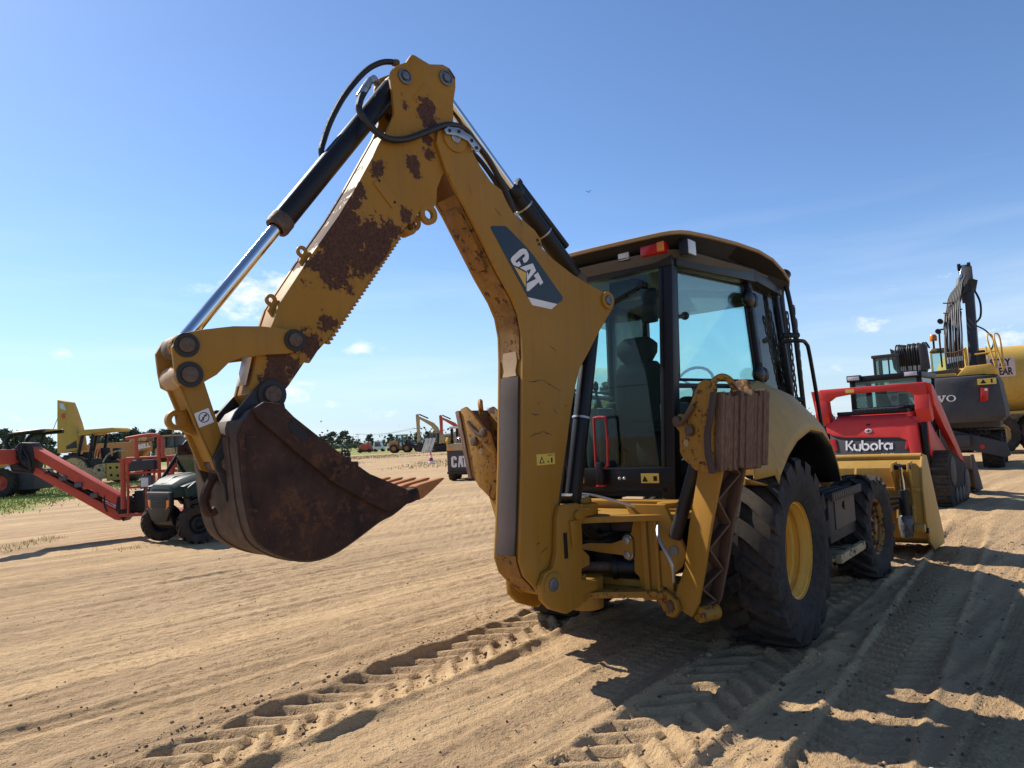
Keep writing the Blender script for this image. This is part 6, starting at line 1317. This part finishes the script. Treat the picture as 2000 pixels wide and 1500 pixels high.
for x in (-2.0, .05):
    for s in (-1, 1): w_ = wheel(rl, 'wheel', (x, s*.8, .66), .68, .5, .34, 16, .04, .09, .3, 1, M_orange if s < 0 else M_dark, hubr=.15, dish=.12, seg=30, bolts=6); w_.rotation_euler = (0, 0, -math.pi/2 if s < 0 else math.pi/2)

# ================================================================ SMALL SKID STEER BEHIND THE BACKHOE
sk = thing('skid_steer', (-1.75, 27.3, 0), 4, 'brown and cream skid steer seen from behind, partly hidden by the left stabiliser', 'skid steer')
PR(sk, 'rear_door', paint('brown_rear_door', (.060, .045, .038), rough=.5, dirt=(.16, .11, .08), dirt_amt=.5), [(-.85,1.12),(.85,1.12),(.85,.34),(-.85,.34)], -.06, .5, 'y', .02); PR(sk, 'cream_cowl', paint('cream_machine_paint', (.50, .38, .22), rough=.5, dirt_amt=.3), [(-.86,1.13),(-.84,1.36),(-.70,1.40),(.70,1.40),(.84,1.36),(.86,1.13)], -.08, .7, 'y', .03)
for i, g in enumerate((G_C, G_A, G_T)): m = MB(); m.prism([(-.70+x*.42, .50+z*.42) for x, z in g], -.068, -.0605, 'y'); m.build('letter', M_white, sk, 0)
for s in (-1, 1): CY(sk, 'tail_lamp', M_amber, (s*.74, -.10, 1.24), (s*.74, -.078, 1.24), .07)
B(sk, 'bumper', M_dark, -.87, .87, -.12, .0, .26, .35, .02); B(sk, 'belly', M_dark, -.55, .55, .1, 2.2, .2, .9, .05)
for x in (-.72, .72):
    for y in (.55, 1.9): m = MB(); m.bx(x-.05, x+.05, y-.05, y+.05, 1.1, 2.02); m.build('cage_post', M_satin, sk, .01)
B(sk, 'cage_roof', M_lens, -.8, .8, .45, 2.0, 1.98, 2.06, .02); PR(sk, 'seat', M_seat, [(-.3,1.0),(.3,1.0),(.28,1.75),(-.28,1.75)], 1.1, 1.25, 'y', .04)
random.seed(14)
for i in range(14): TB(sk, 'cage_clutter', random.choice([M_black, M_oldyel, M_greyplastic, M_steel]), [(random.uniform(-.6, .6), random.uniform(.7, 1.6), 1.35), (random.uniform(-.6, .6), random.uniform(.7, 1.6), 1.6), (random.uniform(-.6, .6), random.uniform(.7, 1.6), 1.85)], .03, 6)
for s in (-1, 1):
    for y in (.45, 1.5): wheel(sk, 'wheel', (s*.72, y, .40), .41, .30, .21, 16, .03, .06, .3, s, M_oldtan, hubr=.1, dish=.07, seg=28, bolts=6)
    PR(sk, 'lift_arm', M_oldyel, [(-.1,1.5),(.1,1.65),(1.6,1.3),(2.6,.5),(2.4,.4),(1.5,1.1),(.1,1.35)], s*.84-.05, s*.84+.05, 'x', .01)

# ================================================================ THINGS FAR BACK ON THE YARD
# wheel loader
wl = thing('wheel_loader', (-18.1, 115.2, 0), 0, 'small orange-brown wheel loader with dark cab far back beside the tracked excavator', 'wheel loader')
PR(wl, 'engine_hood', M_bell, [(-1.95,.9),(-1.95,1.85),(-.9,1.95),(-.5,1.95),(-.5,.8)], -.9, .9, 'y', .05); B(wl, 'frame', M_bell, -1.8, 1.6, -.7, .7, .6, 1.1, .05)
for x in (-.75, .1, .8): m = MB(); m.bx(x-.06, x+.06, -.8, .8, 1.1, 2.8); m.build('cab_post', M_satin, wl, .01)
B(wl, 'cab_glass', M_clear, -.7, .75, -.75, .75, 1.5, 2.72, 0); B(wl, 'cab_roof', M_oldtan, -.9, .95, -.9, .9, 2.74, 2.9, .03)
PR(wl, 'lift_arm', M_volvogrey, [(.7,1.9),(1.2,2.0),(2.3,.9),(2.5,.4),(2.1,.4),(1.1,1.4)], -.7, .7, 'y', .02); PR(wl, 'bucket', M_dark, [(2.2,1.1),(2.6,1.2),(3.1,.1),(2.3,.05),(2.0,.5)], -1.3, 1.3, 'y', .02)
for x in (-1.2, .85):
    for s in (-1, 1): w_ = wheel(wl, 'wheel', (x, s*.95, .68), .70, .5, .36, 14, .04, .1, .3, 1, M_bell, hubr=.18, dish=.12, seg=24, bolts=5); w_.rotation_euler = (0, 0, -math.pi/2 if s < 0 else math.pi/2)
# two tracked excavators
def far_excavator(name, x, y, label, mat, sx=1.0, z=1.0):
    e = thing(name, (x, y, 0), 0, label, 'excavator', 'tracked excavators far back')
    PR(e, 'upper_body', mat, [(.2,1.2),(.35,2.45),(2.6,2.55),(2.75,2.2),(2.75,1.15)], -1.2, 1.2, 'y', .06)
    for k in range(4): B(e, 'vent_slat', M_dark, 1.1, 1.9, -1.225, -1.2, 1.45+k*.22, 1.55+k*.22, 0)
    B(e, 'cab_glass', M_clear, -1.05, .15, -1.2, -.3, 1.3, 2.7, 0)
    for xx in (-1.08, -.5, .12): m = MB(); m.bx(xx-.05, xx+.05, -1.22, -.28, 1.15, 2.75); m.build('cab_post', M_satin, e, .01)
    B(e, 'cab_roof', mat, -1.15, .25, -1.25, -.25, 2.72, 2.85, .03); B(e, 'cab_base', M_volvogrey, -1.12, .2, -1.22, -.28, 1.1, 1.6, .03)
    PR(e, 'boom', mat, [(.1,1.6),(.35,2.6),(.1,3.5),(-.6,4.25),(-2.0,4.95),(-2.85,5.35),(-3.0,5.1),(-2.1,4.55),(-.95,3.75),(-.45,3.0),(-.4,1.6)], -.05, .35, 'y', .03)
    CY(e, 'stick_cylinder', M_satin, (-1.3, .15, 4.9), (-2.6, .15, 5.55), .10, n=10)
    PR(e, 'stick', mat, [(-2.75,5.65),(-3.1,5.5),(-3.05,3.4),(-2.85,1.3),(-2.6,1.3),(-2.6,3.4),(-2.55,5.1)], -.02, .32, 'y', .03)
    PR(e, 'bucket', M_dark, [(-2.95,1.5),(-2.5,1.5),(-1.9,1.0),(-2.1,.35),(-2.7,.1),(-3.2,.35),(-2.9,.7)], -.45, .75, 'y', .03)
    for s in (-1, 1): PR(e, 'track', M_tyre, [(-1.6,.45),(-1.3,.9),(2.4,.9),(2.75,.45),(2.4,.02),(-1.3,.02)], s*1.0-.3, s*1.0+.3, 'y', .05)
    B(e, 'slew_base', M_dark, -.6, 1.6, -.7, .7, .5, 1.15, .03)
    return e
far_excavator('tracked_excavator', -11.1, 104.0, 'mud-yellow tracked excavator standing next to the far wheel loader', M_oldtan)
far_excavator('tracked_excavator', -8.6, 112.5, 'orange tracked excavator, only its boom showing behind the mud-yellow one', M_orange)
# pale ramps leaning by the excavator: three boards
pl = thing('leaning_ramp', (-12.25, 100.7, 0), 0, 'pale boarded ramp leaning upright in front of the far yellow excavator', 'ramp')
for k in range(3): m = MB(); m.bar((-.75+k*.5, 0, .02), (-.05+k*.5, .5, 2.0), .40, .06, up=(0, 1, 0)); m.build('board', plain('bleached_board_%d' % k, (.72, .66, .55), .7), pl, .01)
for z in (.35, 1.5): m = MB(); m.bar((-1.0+z*.36, .06+z*.25, z), (.75+z*.36, .06+z*.25, z), .05, .12); m.build('batten', M_tan, pl, .005)
# traffic cone
cn = thing('traffic_cone', (-5.8, 49.3, 0), 0, 'red and white traffic cone alone on the open sand', 'cone')
m = MB(); m.lathe([(.06, .58), (.035, .78), (.03, .80), (.001, .80)], (0, 0, 0), (0, 0, 1), 20); m.build('cone_tip', M_redlens, cn, 0)
m = MB(); m.lathe([(.11, .42), (.06, .58)], (0, 0, 0), (0, 0, 1), 20); m.build('white_band', M_white, cn, 0)
m = MB(); m.lathe([(.165, .2), (.11, .42)], (0, 0, 0), (0, 0, 1), 20); m.build('cone_body', M_redlens, cn, 0)
m = MB(); m.lathe([(.2, .05), (.165, .2)], (0, 0, 0), (0, 0, 1), 20); m.build('lower_band', M_white, cn, 0)
B(cn, 'base', M_white, -.25, .25, -.25, .25, 0, .05, .01)
# worn implement: a towed harrow with rollers and a frame
sc2 = thing('towed_harrow', (-24.2, 97.0, 0), 0, 'dark rusty towed harrow heaped with iron parts on the far left grass', 'harrow')
random.seed(31)
B(sc2, 'main_beam', M_dark, -2.4, 2.0, -.1, .1, .7, .85, .02); PR(sc2, 'canopy_frame', M_volvogrey, [(-1.9,2.3),(-.4,2.3),(-.4,2.2),(-1.9,2.18)], -.5, .5, 'y', .02)
for x in (-1.8, -.6): B(sc2, 'canopy_leg', M_volvogrey, x-.05, x+.05, -.05, .05, .8, 2.2, .01)
for k in range(9):
    x = -2.2+k*.5; m = MB(); m.lathe([(.1, -.05), (.36, -.02), (.36, .02), (.1, .05)], (x, random.uniform(-.6, .4), .38), (random.uniform(.4, 1), 1, 0), 14); m.build('harrow_disc', M_dark, sc2, 0)
for k in range(10): m = MB(); x = random.uniform(-1.6, 1.8); m.box((x, random.uniform(-.4, .4), .95+random.uniform(0, .45)-.12*max(x, 0)), (random.uniform(.3, .7), .3, random.uniform(.15, .35)), Matrix.Rotation(random.uniform(-.5, .5), 3, 'Y')); m.build('iron_part', random.choice([M_dark, M_pin, M_oldtan, M_blackpaint]), sc2, .03)
# orange mower deck
im = thing('orange_implement', (-29.5, 142.0, 0), 0, 'low bright orange farm implement standing before the far trees', 'implement')
PR(im, 'deck', M_orange, [(-1.3,.5),(-1.2,1.1),(-.4,1.9),(.2,1.6),(.5,2.1),(.9,1.5),(1.3,.9),(1.3,.5)], -.8, .8, 'y', .05); B(im, 'skid', M_dark, -1.5, 1.5, -.9, .9, .15, .5, .05); TB(im, 'drawbar', M_greyplastic, [(-1.3, 0, .6), (-2.4, 0, 1.1), (-3.0, 0, 1.9)], .07, 6)
for x in (-.9, .9): CY(im, 'wheel', M_dark, (x, -1.05, .38), (x, -.85, .38), .38)
# parked white vehicles, tiny
for i, (x, y, lb) in enumerate(((-28.4, 150.0, 'white van parked far off, first right of the orange implement'), (-25.8, 152.0, 'white car parked far off between the van and the wheel loader'), (-23.6, 149.0, 'white pickup parked far off just left of the wheel loader'))):
    v = thing(('white_van', 'white_car', 'white_pickup')[i], (x, y, 0), 20*i, lb, ('van', 'car', 'pickup')[i])
    h = (2.2, 1.5, 1.7)[i]; PR(v, 'body', M_white, [(-1.1,.35),(-1.1,1.0),(-.9,h),(.5 if i != 2 else .0,h),(.8 if i != 2 else .3,1.05),(1.2,.95),(1.25,.35)], -.8, .8, 'y', .08); PR(v, 'window', M_clear, [(-.75,1.05),(-.68,h-.15),(.35 if i != 2 else -.1,h-.15),(.6 if i != 2 else .12,1.05)], -.815, -.80, 'y', 0)
    for xx in (-.7, .8):
        for s in (-1, 1): CY(v, 'wheel', M_tyre, (xx, s*.65, .32), (xx, s*.84, .32), .32)
# loose tyre lying on the sand behind the digging bucket
ty = thing('loose_tyre', (-11.6, 49.8, 0), 0, 'black worn tyre lying flat on the sand behind the bucket edge', 'tyre')
m = MB(); m.lathe([(.36, .04), (.50, .0), (.66, .02), (.70, .16), (.70, .28), (.66, .42), (.50, .44), (.36, .40)], (0, 0, 0), (0, 0, 1), 32, close=True); m.build('carcass', M_tyre, ty, 0); m = MB(); m.lathe([(.34, .38), (.5, .43), (.66, .43), (.68, .62), (.62, .78), (.45, .8), (.34, .76)], (-.5, .1, 0), (0, 0, 1), 28, close=True); m.build('upper_carcass', M_tyre, ty, 0)
# power line
pw = []
for i, (x, y, h, lb) in enumerate(((-65.4, 300.0, 6.4, 'thin pole carrying the power line behind the far tree clump'), (-24.0, 178.0, 5.2, 'thin pole at the right end of the sagging power line'))):
    p = thing('power_pole', (x, y, 0), 0, lb, 'pole'); CY(p, 'post', M_tan, (0, 0, 0), (0, 0, h), .13, .09, n=8); m = MB(); m.bx(-.9, .9, -.05, .05, h-.35, h-.2); m.build('cross_arm', M_tan, p, 0); pw.append(p)
    for k in (-.8, 0, .8): CY(p, 'insulator', M_greyplastic, (k, 0, h-.2), (k, 0, h-.02), .05, n=6)
for k in (-.8, .8):
    m = MB(); a = Vector((-65.4+k, 300, 6.35)); b = Vector((-24.0+k, 178, 5.15)); m.tube([a+(b-a)*t-Vector((0, 0, .9*4*t*(1-t))) for t in [i/12 for i in range(13)]], .035, 5, 1); o = m.build('power_cable', M_greyplastic, None, 0); tag(o, 'thin sagging power cable over the far field, %s of the pair' % ('left strand' if k < 0 else 'right strand'), 'cable', 'power cables')
for x, s in ((-11.7, 'left'), (-10.8, 'right')):
    p = thing('mast', (x, 320.0, 0), 0, 'very thin distant mast beside the boom, the %s one of two' % s, 'mast', 'distant masts'); CY(p, 'shaft', M_greyplastic, (0, 0, 0), (0, 0, 15.5), .16, .07, n=6)
    for z in (12, 13.5): B(p, 'spreader', M_greyplastic, -.5, .5, -.05, .05, z, z+.12, 0)
# bird
m = MB(); m.loft([[(x, y*.5, z+b) for y, b in ((-.05, 0), (0, .015), (.05, 0), (0, -.015))] for x, z in ((-.16, .05), (-.08, .06), (0, 0), (.08, .07), (.15, .10))]); m.ball((0, 0, 0), (.03, .09, .03)); o = m.build('bird', M_satin, None, 0, loc=(4.95, 40.0, 15.23)); tag(o, 'tiny dark bird flying in the clear blue sky', 'bird')

# ---------------------------------------------------------------- trees
def leaf_mat(name, c):
    t = NT(name); n = t.noise(.9, 4, .7); oi_ = t.n('ShaderNodeObjectInfo')
    return t.set(Base_Color=t.mix(t.ramp(n, .3, .7), dirtier(c, .6), dirtier(c, 1.45)), Roughness=.7, Specular_IOR_Level=.2)
M_leaf = leaf_mat('hazed_eucalyptus_leaves', (.115, .130, .088)); M_leaf2 = leaf_mat('dark_bush_leaves', (.095, .115, .072)); M_bark = plain('pale_bark', (.16, .12, .09), .85)  # gum leaf grey-green, lightened further to carry the distance haze
def crown_mesh(seed, kind):
    rd = random.Random(seed); mb = MB(); clumps = []
    for k in range(16 if kind == 'gum' else 12):
        h = rd.uniform(.42, .97) if kind == 'gum' else rd.uniform(.2, .92); w = (.30 if kind == 'gum' else .36)*math.sin(min(1, max(.1, (1.06-h)*1.7))*math.pi/2)
        a = rd.uniform(0, 6.28); r = w*rd.uniform(.3, 1.15); clumps.append((r*math.cos(a), r*math.sin(a), h, rd.uniform(.06, .13)))
    for cx, cy, cz, cr in clumps:
        for i in range(55):
            d = Vector((rd.gauss(0, 1), rd.gauss(0, 1), rd.gauss(0, .75))); d = d.normalized()*cr*rd.uniform(.45, 1.15); p = Vector((cx, cy, cz))+d
            s = rd.uniform(.028, .058); u = Vector((rd.gauss(0, 1), rd.gauss(0, 1), rd.gauss(0, 1))).normalized(); v = u.cross(Vector((rd.gauss(0, 1), rd.gauss(0, 1), rd.gauss(0, 1)))).normalized()
            mb.add([p-u*s*1.5, p+v*s*.6, p+u*s*1.5, p-v*s*.6], [(0, 1, 2, 3)])
    return mb, clumps
protos = []
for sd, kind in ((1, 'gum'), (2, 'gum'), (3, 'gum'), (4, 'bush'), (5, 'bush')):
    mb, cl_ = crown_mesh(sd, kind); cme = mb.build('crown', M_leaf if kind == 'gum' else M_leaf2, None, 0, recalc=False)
    tmb = MB(); tmb.cyl((0, 0, 0), (0.01, 0, .5), .022, .014, 8)
    for cx, cy, cz, cr in cl_[:9]: tmb.tube([(0, 0, min(cz*.5, .4)), (cx*.5, cy*.5, cz*.8), (cx, cy, cz)], .008, 5, 3)
    tme = tmb.build('trunk', M_bark, None, 0)
    protos.append((cme.data, tme.data)); bpy.data.objects.remove(cme); bpy.data.objects.remove(tme)
TREES = [(-121.3, 170, 9.3), (-121.8, 175, 8.4), (-110.3, 165, 8.0), (-117.8, 180, 7.4), (-121.3, 210, 9.0), (-115.5, 205, 8.3), (-117.3, 215, 8.9), (-106.5, 200, 8.8), (-108.3, 210, 8.4), (-110.6, 220, 9.2), (-104.2, 215, 8.9), (-105.9, 225, 8.3), (-95.8, 210, 8.0), (-97.2, 220, 8.8), (-63.8, 240, 5.2), (-63.2, 250, 6.4), (-58.1, 245, 6.3), (-53.6, 235, 4.0), (-65.3, 300, 2.6), (-52.4, 260, 5.0), (-54.0, 280, 2.7), (-49.5, 270, 2.9), (-45.0, 260, 4.8), (-42.9, 265, 3.4), (-38.2, 255, 3.9), (-33.8, 250, 4.7), (-30.2, 250, 5.0), (-28.3, 260, 5.6), (-21.7, 240, 4.0), (-19.6, 250, 3.2), (-17.5, 245, 2.8)]
random.seed(77); ORD = ['first', 'second', 'third', 'fourth', 'fifth', 'sixth', 'seventh', 'eighth', 'ninth', 'tenth']
for i, (x, y, h) in enumerate(TREES):
    if i < 4: lb = ('tall dark tree at the very left edge behind the roller', 'tree just right of the left-edge tree, behind the roll bar', 'round-headed tree right of the bent roll bar', 'lower tree at the right end of the left clump')[i]; gr = 'trees behind the roller'
    elif i < 14: lb = '%s from the left of the gum trees behind the compactor and dump truck' % ORD[sorted(range(4, 14), key=lambda k: TREES[k][0]/TREES[k][1]).index(i)]; gr = 'gum trees behind the compactor'
    elif i < 18: lb = '%s from the left of the gum trees clumped above the towed harrow' % ORD[sorted(range(14, 18), key=lambda k: TREES[k][0]/TREES[k][1]).index(i)]; gr = 'clump above the harrow'
    elif i < 25: lb = '%s from the left of the skyline trees between harrow and wheel loader' % ORD[sorted(range(18, 25), key=lambda k: TREES[k][0]/TREES[k][1]).index(i)]; gr = 'skyline trees left of the wheel loader'
    else: lb = '%s from the left of the distant trees behind the tracked excavators' % ORD[sorted(range(25, 31), key=lambda k: TREES[k][0]/TREES[k][1]).index(i)]; gr = 'trees behind the excavators'
    t = thing('gum_tree', (x, y, -.15), random.uniform(0, 360), lb, 'tree', gr)
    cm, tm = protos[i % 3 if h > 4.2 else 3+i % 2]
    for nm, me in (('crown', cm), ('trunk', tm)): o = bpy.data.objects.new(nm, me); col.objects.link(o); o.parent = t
    k = h+.15; w = k*random.uniform(.95, 1.35) if h > 4.2 else k*1.5; t.scale = (w, w, k*1.02)
# the wood beyond, one mass along the whole skyline, haze put into its leaf colour
rd = random.Random(5); mb = MB()
for i in range(900):
    a = rd.uniform(-62, 62); d = rd.uniform(420, 640); x = d*math.sin(R(a)); y = d*math.cos(R(a)); hh = rd.uniform(3.5, 8)*(1.0+.4*math.sin(a*.7)); w = rd.uniform(4, 9)
    for j in range(26):
        p = Vector((x+rd.gauss(0, w*.6), y+rd.gauss(0, 3), abs(rd.gauss(0, .45))*hh+.3)); s = rd.uniform(.5, 1.3); u = Vector((rd.gauss(0, 1), rd.gauss(0, .6), rd.gauss(0, 1))).normalized(); v = u.cross(Vector((rd.gauss(0, 1), rd.gauss(0, 1), rd.gauss(0, 1)))).normalized()
        mb.add([p-u*s, p+v*s*.7, p+u*s, p-v*s*.7], [(0, 1, 2, 3)])
o = mb.build('far_wood', leaf_mat('haze_tinted_far_leaves', (.09, .115, .09)), None, 0, recalc=False); tag(o, 'low haze-tinted wood running along the whole horizon', 'wood', kind='stuff')

# ---------------------------------------------------------------- grass and clods
def blades(n, area, hmin, hmax, w, seed):
    rd = random.Random(seed); mb = MB()
    while n:
        x, y = area(rd)
        if x is None: continue
        z = gz0(x, y); h = rd.uniform(hmin, hmax); a = rd.uniform(0, 6.28); dx, dy = math.cos(a)*w, math.sin(a)*w; lx, ly = rd.gauss(0, .35)*h, rd.gauss(0, .35)*h
        mb.add([(x-dx, y-dy, z), (x+dx, y+dy, z), (x+lx, y+ly, z+h)], [(0, 1, 2)]); n -= 1
    return mb
def gz0(x, y): return 0.0
def strip(rd):
    y = 20+rd.random()**1.5*26; x = rd.uniform(-36, -14)
    if x+.205*y > -11.8+rd.gauss(0, .7): return None, None
    return x, y
def gmat(name, a, b):
    t = NT(name); n = t.noise(.8, 4, .7); n2 = t.noise(23, 2)
    return t.set(Base_Color=t.mix(t.ramp(t.math('ADD', t.math('MULTIPLY', n, .6), t.math('MULTIPLY', n2, .4)), .35, .65), a, b), Roughness=.8, Specular_IOR_Level=.1)
M_grass = gmat('fresh_grass', (.19, .26, .045), (.36, .38, .10)); M_dry = gmat('dry_grass', (.20, .17, .06), (.34, .27, .12))
o = blades(26000, strip, .03, .11, .022, 3).build('grass_strip', M_grass, None, 0, recalc=False); tag(o, 'green grass growing in a strip at the left of the yard', 'grass', kind='stuff')
def tuft(rd):
    x, y = rd.uniform(-34, -4), rd.uniform(30, 100)
    if vn(np.array([x*.16]), np.array([y*.11]), 4)[0]+rd.gauss(0, .07) < .12: return None, None
    return x, y
o = blades(9000, tuft, .05, .16, .03, 8).build('dry_weeds', M_dry, None, 0, recalc=False); tag(o, 'thin dry weeds scattered over the far sand', 'weeds', kind='stuff')
def weeds_near(rd):
    x = rd.uniform(-9.5, -4.5); y = rd.uniform(12, 20)
    if vn(np.array([x*.8]), np.array([y*.8]), 2)[0] < .22: return None, None
    return x, y
o = blades(700, weeds_near, .03, .10, .006, 9).build('thin_weeds', M_grass, None, 0, recalc=False); tag(o, 'few thin green weeds on the sand left of the utility vehicle', 'weeds', kind='stuff')
# clods of darker soil and small stones, thrown up along the ruts
def clods(n, seed):
    rd = random.Random(seed); mb = MB()
    xs, ys, rs = [], [], []
    cm, sm = math.cos(MH), math.sin(MH)
    for k in range(n):
        m_ = rd.random()
        if m_ < .55:
            xl = rd.choice([-1.26, -1.24, -.68, .70, 1.26, 1.5, 1.98, 2.2, 2.5])+rd.gauss(0, .05); yl = rd.uniform(-6, -.3) if rd.random() < .75 else rd.uniform(0, 6)
            x = MX+xl*cm+yl*sm; y = MY-xl*sm+yl*cm; r = abs(rd.gauss(.005, .005))+.003
        else:
            y = 3.0+rd.random()**1.3*9; x = rd.uniform(-.75, .75)*y+rd.uniform(-.3, .3); r = abs(rd.gauss(.002, .003))+.0025
        if rd.random() < .015: r *= 1.9
        xs.append(x); ys.append(y); rs.append(r)
    zs = ground_h(np.array(xs), np.array(ys))
    base = [(0, 0, 1)]+[(math.cos(a)*.9, math.sin(a)*.9, .25) for a in (0, 1.26, 2.51, 3.77, 5.03)]+[(math.cos(a)*.75, math.sin(a)*.75, -.5) for a in (.6, 1.9, 3.1, 4.4, 5.6)]
    fs = [(0, 1+i, 1+(i+1) % 5) for i in range(5)]+[(1+i, 6+i, 1+(i+1) % 5) for i in range(5)]+[(6+i, 6+(i+1) % 5, 1+(i+1) % 5) for i in range(5)]
    for x, y, z, r in zip(xs, ys, zs, rs):
        q = rd.uniform(0, 6.28); c, s = math.cos(q), math.sin(q); jj = [rd.uniform(.7, 1.3) for _ in base]
        mb.add([(x+(a*c-b*s)*r*j, y+(a*s+b*c)*r*j, z+e*r*j*.75+r*.15) for (a, b, e), j in zip(base, jj)], fs)
    return mb
o = clods(1500, 12).build('soil_clods', plain('dark_soil_clod', (.105, .068, .040), .95, var=.5, sc=6), None, 0, recalc=False, ang=80); tag(o, 'small dark soil clods and stones strewn along the ruts', 'soil', kind='stuff')
o = clods(2500, 13).build('sand_crumbs', plain('pale_sand_crumb', (.40, .27, .15), .95, var=.3, sc=6), None, 0, recalc=False, ang=80); tag(o, 'pale crumbs of dry sand scattered over the ground', 'sand', kind='stuff')
